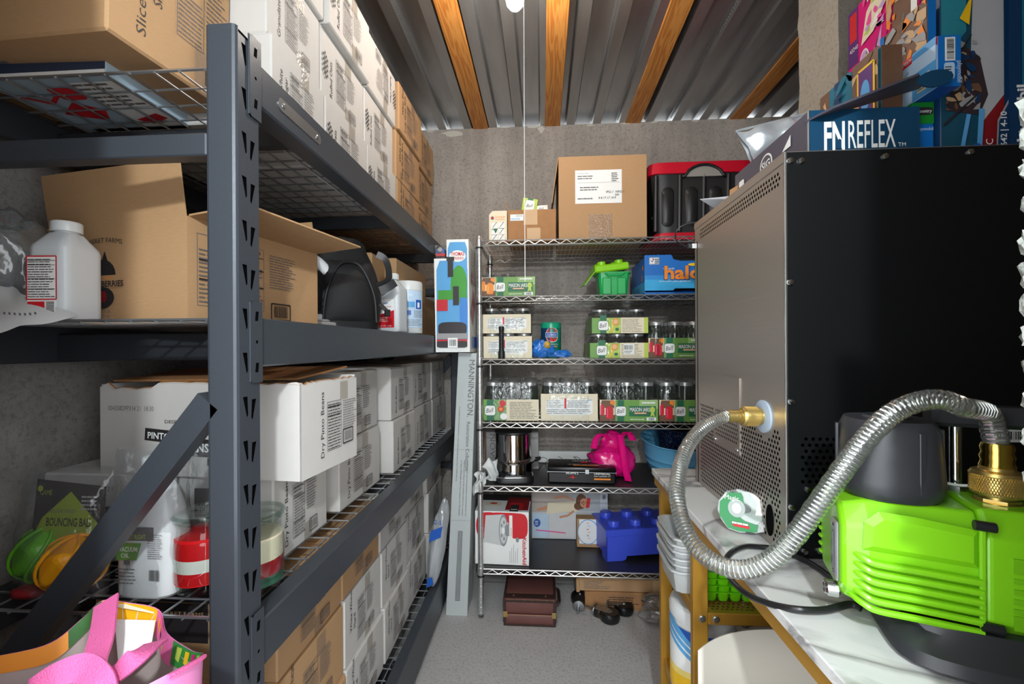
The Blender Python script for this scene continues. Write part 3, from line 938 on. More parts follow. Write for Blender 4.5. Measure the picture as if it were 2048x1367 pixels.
F.rrect(.016, .058, .060, .108, WHT); F.text('Ball', .038, .074, .016, INK, al='c', shear=.35, rot=.12); F.build('printed_panel', t)
MB().slab([(-.037, .03, .118), (.037, .03, .118), (.035, .034, .132), (-.035, .034, .132)], (0, -1, 0), .001).build('flap', BRN, t)
t = thing('lid_box', 'cream lid box lying inside the small open kraft box', 'box', (X(1086, 2.24), 2.24, z0+.10), rot=(0, R(-4), 0))
MB().box((-.033, -.03, 0), (.033, .04, .088), bev=.001).build('carton', CREAM, t)
F = Face((-.033, -.03, 0), (1, 0, 0), (0, 0, 1)).up(); F.ell(.033, .07, .03, .018, WHT); F.text('Ball', .033, .066, .012, INK2, al='c', shear=.35); F.build('printed_panel', t)

TL, TR = atY(1117, 314, 2.15), atY(1293, 303, 2.15)
w_, h_ = TR.x-TL.x, dz(308, 473, 2.15)
t = carton('open_carton', 'large kraft box with a white packing list on the top shelf', 'box', w_, .36, h_, ((TL.x+TR.x)/2, 2.15+.18, z0), m=KRAFT, flaps=[('left', .22, 262, .006)])
F = front(w_, .36)
lx, ly, lw, lh = w_*.19, h_*.43, w_*.53, h_*.40
F.rect(lx, ly, lx+lw, ly+lh, WHT)
F.text('Purchase Order', lx+lw*.05, ly+lh*.89, .006, INK2); F.lines(lx+lw*.05, ly+lh*.72, lx+lw*.45, ly+lh*.86, 2, INK2, .4, .3); F.rect(lx+lw*.05, ly+lh*.62, lx+lw*.95, ly+lh*.625, INK2)
F.lines(lx+lw*.78, ly+lh*.64, lx+lw*.93, ly+lh*.92, 5, INK, .4, .3); F.lines(lx+lw*.1, ly+lh*.38, lx+lw*.6, ly+lh*.52, 2, INK2, .4, .3)
F.text('IPG-1  NFG-1', lx+lw*.66, ly+lh*.30, .011, INK, shear=.2); F.text('8 8 17 17 18 8', lx+lw*.5, ly+lh*.13, .010, INK, shear=.2); F.text('#66', lx+lw*.85, ly+lh*.22, .009, INK); F.lines(lx+lw*.05, ly+lh*.12, lx+lw*.4, ly+lh*.18, 1, INK2)
F.build('packing_list', t)
mb = MB()
rr = random.Random(4)
def crin(u, v): return Vector((-w_/2+w_*.34+u*w_*.27, -.18-.001-rr.random()*.002, .004+v*h_*.29))
mb.grid(crin, 14, 10); mb.build('clear_tape', TAPE, t, smooth=True)
# black storage bin with a red lid
BINB = mat('black_bin', '1c1b1b', .42, var=.1, bump=.1, bscale=400)
LIDR = mat('red_lid', 'c3122b', .38, var=.05)
t = thing('storage_bin', 'black ribbed storage bin with red lid at right of the top shelf', 'bin', (.772, 2.36, z0))
W0, W1, D_, hb = .215, .245, .18, dz(325, 458, 2.16)
mb = MB().loft([(W0, D_*.92, .03, 14), (W1, D_, hb, 14)], 48)
mb.build('body', BINB, t, smooth=True)
MB().loft([(W0+.01, D_*.94, 0, 14), (W0+.015, D_*.96, .012, 14), (W0+.005, D_*.93, .034, 14)], 40).build('base_tray', LIDR, t, smooth=True, label='red tray under the bin')
k = hb
MB().loft([(W1+.012, D_+.008, k-.012, 14), (W1+.014, D_+.010, k-.010, 14), (W1+.006, D_, k+.045, 12), (W1-.01, D_-.016, k+.052, 12)], 48).build('lid', LIDR, t, smooth=True)
def sl(z): return -(D_*.92 + (D_-D_*.92)*(z-.03)/(hb-.03))
for i in range(4):
    x = -.165 + .112*i
    a, b = Vector((x, sl(.07)-.001, .07)), Vector((x, sl(hb-.06), hb-.06))
    mb = MB()
    pts = []
    for j in range(20):
        q = 2*pi*j/20
        zz = (.16 if sin(q) > 0 else .085) + .028*sin(q)
        zz = (hb-.10 if sin(q) > 0 else .09) + .028*sin(q)
        pts.append((x+.030*cos(q), zz))
    vs = [(p[0], sl(p[1])-.0005, p[1]) for p in pts] + [(x+(p[0]-x)*.72, sl(p[1])-.010, .5*(p[1]-.14)*1.6+.14) for p in pts]
    mb.add(vs, [(j, (j+1) % 20, 20+(j+1) % 20, 20+j) for j in range(20)] + [tuple(range(20, 40))])
    mb.build('panel', BINB, t, smooth=True)
for i in range(4):
    x = -.222 + .112*i
    mb = MB(); mb.tube([(x, sl(.04)-.002, .04), (x, sl(hb-.02)-.002, hb-.02)], .012, 10); mb.build('rib', BINB, t, smooth=True)
# arched carrying handle standing in front of the lid
HND = mat('handle_grey', '8f8a84', .6, var=.1)
mb = MB(); pts = [(-.10, -D_-.012, k-.03)] + [(-.09+.18*j/10, -D_-.016, k-.028+.052*sin(pi*j/10)**.6) for j in range(11)] + [(.10, -D_-.012, k-.03)]
mb.prism([(p[0], p[2]) for p in pts], 'y', -D_-.0125, -D_-.004); mb.build('handle_recess', HND, t)
MB().tube(pts, .007, 8).build('handle', BINB, t, smooth=True)
MB().rod((-W0-.004, -.12, .12), (-W0-.004, .12, .12), .01, 8).build('side_latch', BLK, t, smooth=True)

# ---------------------------------------------------------------- second shelf
GP, LP_ = mat('green_plastic', '1aa653', .35, var=.04), mat('lime_plastic', '8ad014', .35, var=.04)
z1 = SH[1] + .001
c_, w_ = fx(1198, 1263)
hb = dz(540, 585)
t = thing('toy_brick_box', 'small green plastic brick box with lime lid ajar on the second shelf', 'box', (c_, YF+.09, z1))
MB().loft([(w_*.42, .065, 0, 10), (w_*.50, .075, hb, 10), (w_*.54, .08, hb, 10), (w_*.54, .08, hb+.006, 10), (w_*.48, .07, hb+.006, 10), (w_*.42, .065, .006, 10)], 40, caps=(1, 1)).build('bin', GP, t, smooth=True)
for x in (-.035, .035): MB().box((x-.022, -.078, .004), (x+.022, -.066, hb-.02), bev=.005).build('front_panel', GP, t)
MB().tube([(-.045, -.082, hb), (-.03, -.084, hb-.012), (.03, -.084, hb-.012), (.045, -.082, hb)], .005, 6).build('latch', GP, t, smooth=True)
L = MB().box((-w_*.56, -.085, 0), (w_*.52, .075, .035), bev=.006).build('lid', LP_, t, (-.012, 0, hb+.012), (R(2), R(-7), R(4)))
for i in range(2):
    for j in range(2): MB().lathe([(.021, 0), (.021, .016), (.019, .018)], 20).build('stud', LP_, L, (-.045+.085*i, -.045+.075*j, .035), smooth=True)
MB().slab([(-w_*.56, -.08, .006), (-w_*.56, .07, .006), (-w_*.56-.055, .07, -.05), (-w_*.56-.055, -.08, -.05)], (1, 0, -1), .003).build('lid_flap', LP_, L)
# blue citrus carton
HB = mat('citrus_blue', '1a6fc4', .4, var=.25, scale=2.5)
a, b = X(1290, YF), X(1460, YF)
w_, h_ = b-a, dz(497, 570)
t = thing('citrus_carton', 'blue fruit carton with orange lettering beside the green brick box', 'box', ((a+b)/2, YF, z1+.012))
mb = MB()
ed = .018
mb.prism([(-w_/2, ed*.4), (w_/2, ed*.4), (w_/2, h_), (w_/2-.06, h_), (w_/2-.08, h_-.03), (-w_/2+.17, h_-.03), (-w_/2+.135, h_-.022), (-w_/2+.125, h_), (-w_/2, h_)], 'y', 0, .004)
mb.box((-w_/2, .004, 0), (-w_/2+.004, .30, h_-.012)).box((w_/2-.004, .004, 0), (w_/2, .30, h_)).box((-w_/2, .296, 0), (w_/2, .30, h_-.03)).box((-w_/2, .0, -.010), (w_/2, .30, 0))
mb.build('carton', HB, t)
F = Face((-w_/2, 0, 0), (1, 0, 0), (0, 0, 1)).up()
F.rect(0, .008, w_, .06, mat('citrus_light_blue', '38a7dd', .4, var=.1)); F.rect(0, .06, w_, .08, mat('citrus_mid_blue', '2a8ad2', .4, var=.1))
F.rect(.022, h_-.045, .068, h_-.012, WHT); F.frame(.024, h_-.043, .066, h_-.014, .0015, NAVY); F.path([(.030, h_-.026), (.035, h_-.034), (.044, h_-.018)], .003, NAVY); F.lines(.047, h_-.042, .065, h_-.018, 3, NAVY, .6, 0); F.poly([(.034, h_-.018), (.042, h_-.018), (.038, h_-.024)], RED)
F.text('Wonderful', .085, .106, .010, WHT, wd=.052); F.text('halos', .088, .060, .062, mat('citrus_navy', '0c3f86', .4), bold=.05, wd=.222); F.text('halos', .091, .062, .062, ORG, bold=.03, wd=.213)
F.ell(.228, .128, .028, .007, YEL, 16); F.text('california mandarins', .065, .048, .006, WHT, wd=.062); F.text('pure goodness', .132, .047, .008, WHT, wd=.08)
F.poly([(.13, .006), (.30, .006), (.29, .016), (.14, .016)], DARK)
F.build('printed_panel', t)
F = Face((-w_/2, .30, 0), (0, -1, 0), (0, 0, 1)).up(); F.rect(0, .0, .30, .05, mat('citrus_light_blue', '38a7dd')); F.text('s', .24, .06, .04, ORG, bold=.03); F.ell(.27, .12, .012, .012, ORG, 12); F.build('printed_side', t)

# ---------------------------------------------------------------- third shelf
z2 = SH[2] + .001
t = thing('flashlight', 'black flashlight standing upright in front of the cream jar packs', 'flashlight', (X(1003, 2.135), 2.138, z2))
MB().lathe([(.014, 0), (.0165, .002), (.0165, .030), (.0125, .042), (.0125, .05)], 20).build('head', BLK, t, smooth=True)
pr = [(.0120, .05)]
for i in range(8): pr += [(.0124, .05+.010*i), (.0124, .056+.010*i), (.0116, .057+.010*i), (.0116, .059+.010*i)]
MB().lathe(pr + [(.0125, .132), (.0135, .136), (.0135, .152), (.011, .155)], 20).build('barrel', BLK, t, smooth=True)
t = thing('wipes_canister', 'green lidded wipes canister in torn blue wrapper on the third shelf', 'canister', (X(1102, 2.3), 2.30, z2))
r_ = .052
MB().lathe([(r_*.95, 0), (r_, .004), (r_, .150), (r_*.98, .158)], 32).build('body', mat('wipes_green', '16806a', .35), t, smooth=True)
MB().lathe([(r_*1.02, .150), (r_*1.02, .160), (r_*.97, .175), (r_*.85, .180)], 32).build('cap', mat('wipes_cap', '1aa37c', .3), t, smooth=True)
F = Face(warp=cylwarp(r_, 0, -pi/2), eps=.0004); F.up(); F.rect(-.06, .07, -.005, .150, NAVY); F.ell(.005, .115, .030, .036, WHT, p=3); F.ell(.005, .115, .028, .033, RED, p=3); F.rect(-.028, .103, .034, .128, WHT); F.rect(-.026, .105, .032, .126, BLU)
F.text('CLOROX', -.022, .109, .013, WHT, wd=.05); F.text('Disinfecting Wipes', -.01, .066, .006, WHT, wd=.045); F.rect(-.01, .054, .03, .060, ORG); F.build('printed_label', t)
FB = clear('blue_film', (70, 130, 215), .25, .12, .75, .5, 40)
def crumple(name, m, parent, c, s, seed, sub=3, amp=.28, freq=2.2, flat=None, thick=0):
    bm = bmesh.new(); bmesh.ops.create_icosphere(bm, subdivisions=sub, radius=1)
    vs = []
    for v in bm.verts:
        p = v.co.copy()
        k = 1 + amp*noise.noise(p*freq + Vector((seed, 0, 0))) + amp*.6*(abs(noise.noise(p*freq*2.3 + Vector((0, seed, 0)))) - .2)
        q = Vector((p.x*s[0]*k, p.y*s[1]*k, p.z*s[2]*k)) + Vector(c)
        if flat is not None and q.z < flat: q.z = flat + .001
        vs.append(q)
    bm.verts.index_update()
    mb = MB().add(vs, [[v.index for v in f.verts] for f in bm.faces]); bm.free()
    return mb.build(name, m, parent, smooth=True, angle=50)
film_blue = mat('torn_blue_wrapper', '2f78cf', .25, var=.4, scale=18, bump=.5, bscale=50)
def sheet(fn, nu, nv, name, m, parent, seed=1, amp=.01, freq=18):
    def g(u, v):
        p = Vector(fn(u, v))
        return p + Vector((noise.noise(p*freq+Vector((seed, 0, 0))), noise.noise(p*freq+Vector((0, seed, 0))), noise.noise(p*freq+Vector((0, 0, seed)))))*amp
    return MB().grid(g, nu, nv).build(name, m, parent, smooth=True, angle=40)
crumple('torn_wrapper', film_blue, t, (-.045, -.055, .040), (.052, .030, .045), 3, 4, .4, 2.6, .001)
crumple('wrapper_tail', film_blue, t, (.055, -.05, .018), (.045, .022, .02), 7, 3, .45, 3, .001)
crumple('wrapper_inside', mat('wrapper_yellow', 'c8a44e', .4), t, (-.020, -.078, .065), (.018, .012, .02), 5, 2, .4, 3)

# ---------------------------------------------------------------- fifth shelf
z4 = SH[4] + .003
NAVYP = bpy.data.materials.new('speckled_enamel'); NAVYP.use_nodes = True
def speckle(m, c, k):
    nt = m.node_tree; b = nt.nodes['Principled BSDF']
    v = nt.nodes.new('ShaderNodeTexVoronoi'); v.inputs['Scale'].default_value = 130
    tc = nt.nodes.new('ShaderNodeTexCoord'); r = nt.nodes.new('ShaderNodeValToRGB')
    r.color_ramp.elements[0].color = lin('c8d4e4'); r.color_ramp.elements[0].position = .10
    r.color_ramp.elements[1].color = lin(c); r.color_ramp.elements[1].position = .17
    nt.links.new(tc.outputs['Object'], v.inputs['Vector']); nt.links.new(v.outputs['Distance'], r.inputs[0]); nt.links.new(r.outputs[0], b.inputs['Base Color'])
    b.inputs['Roughness'].default_value = .12
speckle(NAVYP, '111a30', 0)
g0 = mat('grey_carton', 'a4a3a1', .6)
c_, w_ = fx(969, 1076, 2.40)
o = MB().box((-w_/2, 0, 0), (w_/2, .14, dz(853, 926, 2.40)), bev=.002)
t = thing('appliance_carton', 'grey appliance box behind the shiny pot on the fifth shelf', 'box', (c_, 2.40, z4)); o.build('carton', g0, t)
F = Face((-w_/2, 0, 0), (1, 0, 0), (0, 0, 1)).up(); F.text('NOVA', .028, .185, .030, INK2, rot=-pi/2, wd=.16); F.rect(0, 0, .008, .20, BRN); F.build('printed_panel', t)
t = thing('stock_pot', 'shiny steel stock pot on the fifth shelf, its dark top standing for shelf shade', 'pot', (X(1026, 2.26), 2.255, z4))
PS = mat('polished_steel', 'd0d1d3', .06, 1, var=.03)
MB().lathe([(.080, .0), (.096, .010), (.098, .030), (.098, .084), (.114, .087), (.115, .093), (.096, .097), (.090, .104), (.090, .225), (.093, .228)], 48).build('body', PS, t, smooth=True)
MB().lathe([(.094, .228), (.096, .231), (.095, .238), (.07, .242), (.02, .243)], 40).build('lid', BLK, t, smooth=True)  # black disc in place of the shelf's shadow across the pot top
MB().tube([(.110, -.02, .089), (.132, -.01, .095), (.134, .012, .095), (.110, .022, .089)], .007, 8).build('handle', BLK, t, smooth=True)
t = thing('kitchen_scale', 'round black glass topped kitchen gadget in front of the steel pot', 'scale', (X(1027, 2.19), 2.195, z4), rz=R(6))
MB().loft([(.088, .060, 0, 4), (.096, .066, .004, 4), (.096, .066, .022, 4), (.090, .062, .028, 4)], 40).build('base', BLK, t, smooth=True)
MB().loft([(.092, .063, .026, 4), (.094, .065, .028, 4), (.094, .065, .033, 4), (.090, .062, .034, 4)], 40).build('rim', CHROME, t, smooth=True)
MB().loft([(.088, .060, .034, 4), (.088, .060, .040, 4), (.080, .054, .042, 4)], 40).build('glass_top', mat('dark_glass', '1b1d1f', .05, spec=.8), t, smooth=True)
F = Face((-.05, -.02, .0425), (1, 0, 0), (0, 1, 0)).up(); F.poly([(.006, .0), (.024, .0), (.020, .030), (.002, .030)], WHT); F.rect(.045, .02, .085, .028, RED); F.build('sticker', t)
TOWEL = mat('white_towel', 'd9dcdb', .95, var=.06, bump=.5, bscale=220)
t = thing('white_towel', 'crumpled white towel over the left end of the fifth shelf', 'towel', (X(985, 2.14), 2.14, z4))
def tw(u, v):
    x = -.045 + .075*u + .02*sin(v*5)*(1-u); z = .012 + .125*v - .03*(1-u)*v
    return (x - .02*v*(u-.5), -.006 + .018*sin(u*9+v*4) - .010*v, max(.002, z - .04*abs(u-.45)*v))
sheet(tw, 18, 18, 'towel', TOWEL, t, 2, .012, 24)
def tw2(u, v):
    return (-.085 + .045*u + .01*sin(v*6), -.034 + .012*sin(u*7+v*3), .055 - .105*v + .02*sin(u*3))
sheet(tw2, 12, 16, 'towel_end', TOWEL, t, 4, .012, 26)
t = thing('wire_stand', 'tangle of thin black wire stands behind the black tin', 'wire', (X(1128, 2.33), 2.33, z4))
mb = MB(); rr = random.Random(8)
for k in range(7):
    cx = -.10 + .035*k; ph = rr.random()*6
    mb.tube([(cx + .035*cos(q*.42+ph), .02*sin(q*.42+ph) + .004*k, .022 + .020*sin(q*.8+ph) + .0022*q) for q in range(18)], .0014, 5)
mb.build('wire', BLK, t, smooth=True, kind='stuff')
a, b = X(1076, 2.53), X(1180, 2.53)
tag(MB().box((a, 2.535, z4), (b+.1, 2.555, z4+.065), bev=.003).build('white_board', WHT), 'narrow white board lying along the back of the fifth shelf', 'board')
TIN = mat('black_tin', '141416', .25, .3, var=.1)
a = X(1100, 2.15); b = X(1236, 2.15); w_ = b-a
t = thing('tin_box', 'long black cleaning kit tin with orange stripe on the fifth shelf', 'tin', ((a+b)/2-.01, 2.235, z4), rz=R(-2))
MB().box((-w_/2, -.08, 0), (w_/2, .08, .055), bev=.006).build('tin', TIN, t, smooth=True)
MB().box((-w_/2-.002, -.082, .055), (w_/2+.002, .082, .078), bev=.007).build('lid', TIN, t, smooth=True)
MB().box((-w_/2-.003, -.083, .054), (w_/2+.003, .083, .0565)).build('lid_rim', STEEL, t)
MB().box((w_*.05, -.085, .048), (w_*.11, -.08, .070), bev=.001).build('clasp', STEEL, t)
F = Face((-w_/2, -.0825, 0), (1, 0, 0), (0, 0, 1), eps=.0005).up().up(); F.text("HOPPE'S", w_*.27, .046, .012, WHT, wd=w_*.18, bold=.01); F.text('9', w_*.345, .022, .020, RED, bold=.02); F.rect(w_*.31, .031, w_*.41, .034, RED)
F.text('UNIVERSAL', w_*.68, .046, .010, WHT, wd=w_*.24, bold=.008); F.text('GUN CLEANING KIT', w_*.68, .036, .006, WHT, wd=w_*.24); F.rect(w_*.68, .022, w_*.92, .030, ORG); F.build('printed_front', t)
F = Face((-w_/2, -.082, .0788), (1, 0, 0), (0, 1, 0)).up(); F.text("HOPPE'S", w_*.38, .11, .02, WHT, wd=w_*.28, bold=.01); F.text('UNIVERSAL GUN CLEANING KIT', w_*.3, .045, .014, WHT, wd=w_*.56); F.rect(w_*.38, .025, w_*.76, .038, ORG); F.rect(w_*.5, .075, w_*.6, .10, RED); F.build('printed_lid', t)
PB = mat('pink_plastic_film', 'e3147f', .22, var=.15, bump=.7, bscale=26)
t = thing('plastic_bag', 'hot pink plastic bag tied up beside the blue tub', 'bag', (X(1222, 2.32), 2.30, z4))
crumple('bag', PB, t, (-.005, 0, .075), (.118, .095, .085), 4, 4, .2, 2.4, .001)
crumple('bag_neck', PB, t, (.0, .0, .17), (.058, .045, .06), 9, 3, .3, 2.6)
for pts in ([(-.02, -.05, .19), (-.055, -.06, .225), (-.085, -.055, .20), (-.10, -.06, .15)], [(.03, -.06, .22), (.035, -.10, .15), (.045, -.112, .07), (.06, -.112, .006)], [(.03, -.04, .2), (.07, -.045, .232), (.095, -.05, .19)]):
    p = smoothpath(pts, 6); MB().grid(lambda u, v: p[int(round(u*(len(p)-1)))] + Vector(((v-.5)*.032, .006*sin(v*6), 0)), len(p)-1, 4).build('handle', PB, t, smooth=True)
TUBM = mat('blue_enamel', '5a9fc6', .4, var=.06)
t = thing('oval_tub', 'light blue metal tub on the right of the fifth shelf', 'tub', (X(1362, 2.34)+.01, 2.340, z4+.034), rot=(R(11), 0, 0)); t.scale = (1, 1, .76)
sx, sy = .215, .165
def tubsec(z, k): return (sx*k, sy*k, z, 2.2)
MB().loft([tubsec(0, .80), tubsec(.006, .83), tubsec(.055, .88), tubsec(.06, .895), tubsec(.068, .885), tubsec(.10, .915), tubsec(.106, .93), tubsec(.114, .92), tubsec(.20, .985), tubsec(.208, 1.0), tubsec(.212, 1.02), tubsec(.216, 1.0), tubsec(.21, .975), tubsec(.02, .80)], 56).build('tub', TUBM, t, smooth=True)
F = Face(warp=lambda x, y, d: Vector(((sx*(.86+.6*y)+d+.001)*cos(-pi/2+x), (sy*(.86+.6*y)+d+.001)*sin(-pi/2+x), y)))
F.ell(.42, .155, .16, .013, DARK, 20);  # handle hole drawn as a dark oval, its shade put into the colour
rr = random.Random(2)
for i in range(44): F.ell(rr.uniform(-.75, .1), rr.uniform(.09, .16)*1, .012, .0035, rr.choice((WHT, BLU, NAVY, LGRN)), 8, up=0)
F.build('painted_pattern', t)
t = thing('enamel_pot', 'dark blue speckled enamel pot standing in the light blue tub', 'pot', (X(1352, 2.33)+.02, 2.335, z4+.05), rot=(R(7), 0, 0)); t.scale = (.96, .96, .88)
MB().loft([(.06, .06, .0, 2.2), (.115, .105, .10, 2.2), (.135, .12, .19, 2.2), (.15, .135, .235, 2.2), (.155, .14, .243, 2.2), (.148, .133, .245, 2.2), (.13, .115, .20, 2.2)], 48).build('pot', NAVYP, t, smooth=True)

# ---------------------------------------------------------------- lowest shelf
z5 = SH[5] + .003
c_, w_ = fx(948, 1056, 2.15)
h_ = dz(1017, 1124, 2.15)
t = thing('mixer_carton', 'white mixer attachment box with a red stand mixer printed on it', 'box', (c_, 2.15, z5), rz=R(-2))
MB().box((-w_/2, 0, 0), (w_/2, .24, h_), bev=.0015).build('carton', WHT, t)
F = Face((-w_/2, 0, 0), (1, 0, 0), (0, 0, 1)).up()
F.rrect(w_*.02, h_*.46, w_*.5, h_*.98, RED, p=2.6); F.rrect(w_*.20, h_*.80, w_*.95, h_*.98, RED, p=4); F.rrect(w_*.62, h_*.50, w_*.98, h_*.97, RED, p=3.4)
BW1 = mat('grey_bowl_print', 'c9cccd', .4); BW2 = mat('dark_bowl_print', '8d9094', .4)
F.poly([(w_*.16, h_*.42), (w_*.20, h_*.92), (w_*.54, h_*.95), (w_*.52, h_*.36)], BW1); F.ell(w_*.53, h_*.65, w_*.085, h_*.30, BW2, 24); F.ell(w_*.53, h_*.65, w_*.07, h_*.25, BW1, 24)
for q in range(5): F.ell(w_*(.53+.04*cos(q*1.26)), h_*(.65+.16*sin(q*1.26)), w_*.018, h_*.035, BW2, 10)
F.ell(w_*.53, h_*.65, w_*.03, h_*.06, WHT, 12); F.rrect(w_*.56, h_*.55, w_*.68, h_*.76, BW2); F.rect(w_*.64, h_*.52, w_*.70, h_*.94, WHT); F.text('KitchenAid', w_*.685, h_*.56, .006, RED, rot=pi/2); F.ell(w_*.79, h_*.49, w_*.03, h_*.05, BW2, 12)
F.text('KitchenAid', w_*.90, h_*.035, .021, RED, rot=pi/2, wd=h_*.50, bold=.012) if False else F.text('KitchenAid', w_*.885, h_*.53, .020, RED, rot=-pi/2, wd=h_*.50, bold=.012)
for i in range(5): F.rect(w_*(.65+.035*i), h_*.06, w_*(.655+.035*i), h_*(.28+.06*(i % 3)), INK2)
F.build('printed_front', t)
F = Face((-w_/2, 0, h_), (1, 0, 0), (0, 1, 0)).up(); F.rect(0, 0, w_, .24, WHT); F.rect(0, .15, w_, .24, INK); F.rect(w_*.55, .02, w_*.98, .20, DRED); F.rrect(w_*.62, .03, w_*.88, .12, RED); F.rect(w_*.64, .0, w_*.80, .09, INK); F.rect(w_*.66, .02, w_*.78, .03, WHT); F.rrect(w_*.15, .07, w_*.45, .12, CREAM); F.ell(w_*.30, .10, .02, .012, RED, 12); F.build('printed_top', t)
F = Face((w_/2, 0, 0), (0, 1, 0), (0, 0, 1)).up(); F.rect(0, 0, .24, h_, INK2); F.build('printed_side', t)
PALE = mat('pale_blue_card', 'c6ccd2', .45, var=.08, scale=3)
SKIN, HAIR = mat('skin_print', 'c98f6c', .5), mat('hair_print', '6d4630', .6, var=.3, scale=60)
a, b = X(1061, 2.455), X(1214, 2.455); w_ = b-a; h_ = dz(985, 1080, 2.455)
t = thing('photo_carton', 'pale box printed with a child in a cream dress lying sideways', 'box', ((a+b)/2, 2.455, z5))
MB().box((-w_/2, 0, 0), (w_/2, .09, h_), bev=.0015).build('carton', PALE, t)
F = Face((-w_/2, 0, 0), (1, 0, 0), (0, 0, 1)).up()
F.rect(0, h_*.56, w_*.5, h_, mat('room_print', 'b8ada6', .5, var=.15, scale=6)); F.rect(w_*.5, h_*.6, w_*.9, h_, mat('wall_print', 'aeb4ba', .5)); F.rect(w_*.24, h_*.03, w_*.9, h_*.56, mat('floor_print', 'd3d4d6', .5)); F.rect(w_*.02, h_*.04, w_*.22, h_*.52, mat('bed_print', 'bcd3e6', .5))
F.poly([(w_*.07, h_*.63), (w_*.22, h_*.70), (w_*.23, h_*.62), (w_*.08, h_*.58)], SKIN); F.poly([(w_*.20, h_*.52), (w_*.22, h_*.76), (w_*.60, h_*.80), (w_*.62, h_*.60)], CREAM)
F.path([(w_*.56, h_*.82), (w_*.44, h_*.90), (w_*.30, h_*.86)], h_*.045, SKIN); F.path([(w_*.56, h_*.60), (w_*.48, h_*.50), (w_*.37, h_*.46)], h_*.045, SKIN)
F.ell(w_*.655, h_*.80, w_*.07, h_*.16, HAIR, 20); F.ell(w_*.61, h_*.70, w_*.05, h_*.08, HAIR, 14); F.ell(w_*.69, h_*.77, w_*.052, h_*.10, SKIN, 18); F.poly([(w_*.715, h_*.66), (w_*.76, h_*.68), (w_*.775, h_*.86), (w_*.73, h_*.88)], RED)
F.ell(w_*.685, h_*.80, w_*.006, h_*.015, INK, 8); F.ell(w_*.685, h_*.74, w_*.006, h_*.015, INK, 8); F.ell(w_*.665, h_*.77, w_*.005, h_*.02, DRED, 8)
F.ell(w_*.075, h_*.34, w_*.045, h_*.085, BLU, 18); F.lines(w_*.05, h_*.29, w_*.10, h_*.39, 3, WHT); F.path([(w_*.06, h_*.19), (w_*.3, h_*.16), (w_*.45, h_*.14)], h_*.02, PINK); F.barcode(w_*.93, h_*.86, w_*.97, h_*.95, INK2)
F.build('printed_front', t)
a, b = X(1152, 2.36), X(1200, 2.36)
t = thing('craft_box', 'small kraft box with round white label beside the blue brick box', 'box', ((a+b)/2, 2.36, z5)); w_ = b-a
MB().box((-w_/2, 0, 0), (w_/2, .06, .15), bev=.002).build('carton', KRAFT, t)
F = Face((-w_/2, 0, 0), (1, 0, 0), (0, 0, 1)).up(); F.rect(.012, .02, w_, .148, WHT); F.ell(.058, .082, .055, .066, SKY, 28); F.ell(.058, .082, .051, .062, WHT, 28)
for i, (ch, cm) in enumerate(zip('crater', (PINK, SKY, RED, ORG, TEAL, PINK))): F.text(ch, .052+.004*(i % 2), .132-.016*i, .016, cm, rot=-pi/2)
F.build('round_label', t)
BRK = mat('blue_brick_plastic', '4257d8', .28, var=.04)
cor = atZ(1213, 1123, z5)
W_b, D_b, h_ = .46, .23, dz(1062, 1123, 2.19)
t = thing('toy_brick_box', 'large blue plastic brick shaped storage box on the lowest shelf', 'box', (cor.x, cor.y, z5), rz=R(11))
mb = MB()
mb.prism([(0, 0), (.085, 0), (.10, .006), (.105, .022), (.355, .022), (.36, .006), (.375, 0), (W_b, 0), (W_b, h_), (0, h_)], 'y', 0, .006)
mb.prism([(0, 0), (.055, 0), (.065, .006), (.07, .022), (.15, .022), (.155, .006), (.165, 0), (D_b, 0), (D_b, h_), (0, h_)], 'x', 0, .006)
mb.box((W_b-.006, .006, 0), (W_b, D_b, h_)); mb.box((.006, D_b-.006, 0), (W_b, D_b, h_)); mb.box((.006, .006, .022), (W_b-.006, D_b-.006, .027))
mb.build('box', BRK, t)
lidm = MB().box((-.002, -.002, h_-.03), (W_b+.002, D_b+.002, h_+.004), bev=.003).build('lid', BRK, t)
for i in range(4):
    for j in range(2): MB().lathe([(.031, 0), (.031, .024), (.029, .027), (.020, .027), (.019, .0285), (.004, .0285)], 28).build('stud', BRK, lidm, (.058+.115*i, .058+.115*j, h_+.004), smooth=True)

# ---------------------------------------------------------------- on the floor
LEA = mat('brown_leatherette', '6b423d', .55, var=.18, scale=14, bump=.25, bscale=160)
LEAD = mat('dark_leather_trim', '33211d', .6, var=.2)
WORN = mat('worn_edge', 'b58b5e', .8, var=.4, scale=90)
cw = .250
t = thing('train_case', 'worn brown leatherette travel case on the floor under the wire rack', 'case', (-.064, 2.18, 0))
hh = .128
MB().box((-cw/2, -.115, 0), (cw/2, .115, hh*.42), bev=.014).build('body', LEA, t, smooth=True)
MB().box((-cw/2, -.115, hh*.43), (cw/2, .115, hh), bev=.014).build('lid', LEA, t, smooth=True)
F = Face((-cw/2, -.1155, 0), (1, 0, 0), (0, 0, 1), eps=.0006).up()
for (a, b, c_, d) in ((.004, .002, .016, hh-.004), (cw-.016, .002, cw-.004, hh-.004), (.016, .002, cw-.016, .012), (.016, hh-.016, cw-.016, hh-.004)): F.rect(a, b, c_, d, LEAD)
rr = random.Random(7)
for i in range(52):
    x = .016 + (cw-.032)*i/51
    if rr.random() < .8: F.rect(x, hh-.006+rr.random()*.002, x+.0045, hh-.003, WORN, up=0)
    if rr.random() < .5: F.rect(x, .012, x+.002, .0128, WORN, up=0); F.rect(x, hh-.018, x+.002, hh-.0172, WORN, up=0)
F.rect(.004, hh*.42, cw-.004, hh*.435, TAN); F.build('leather_binding', t)
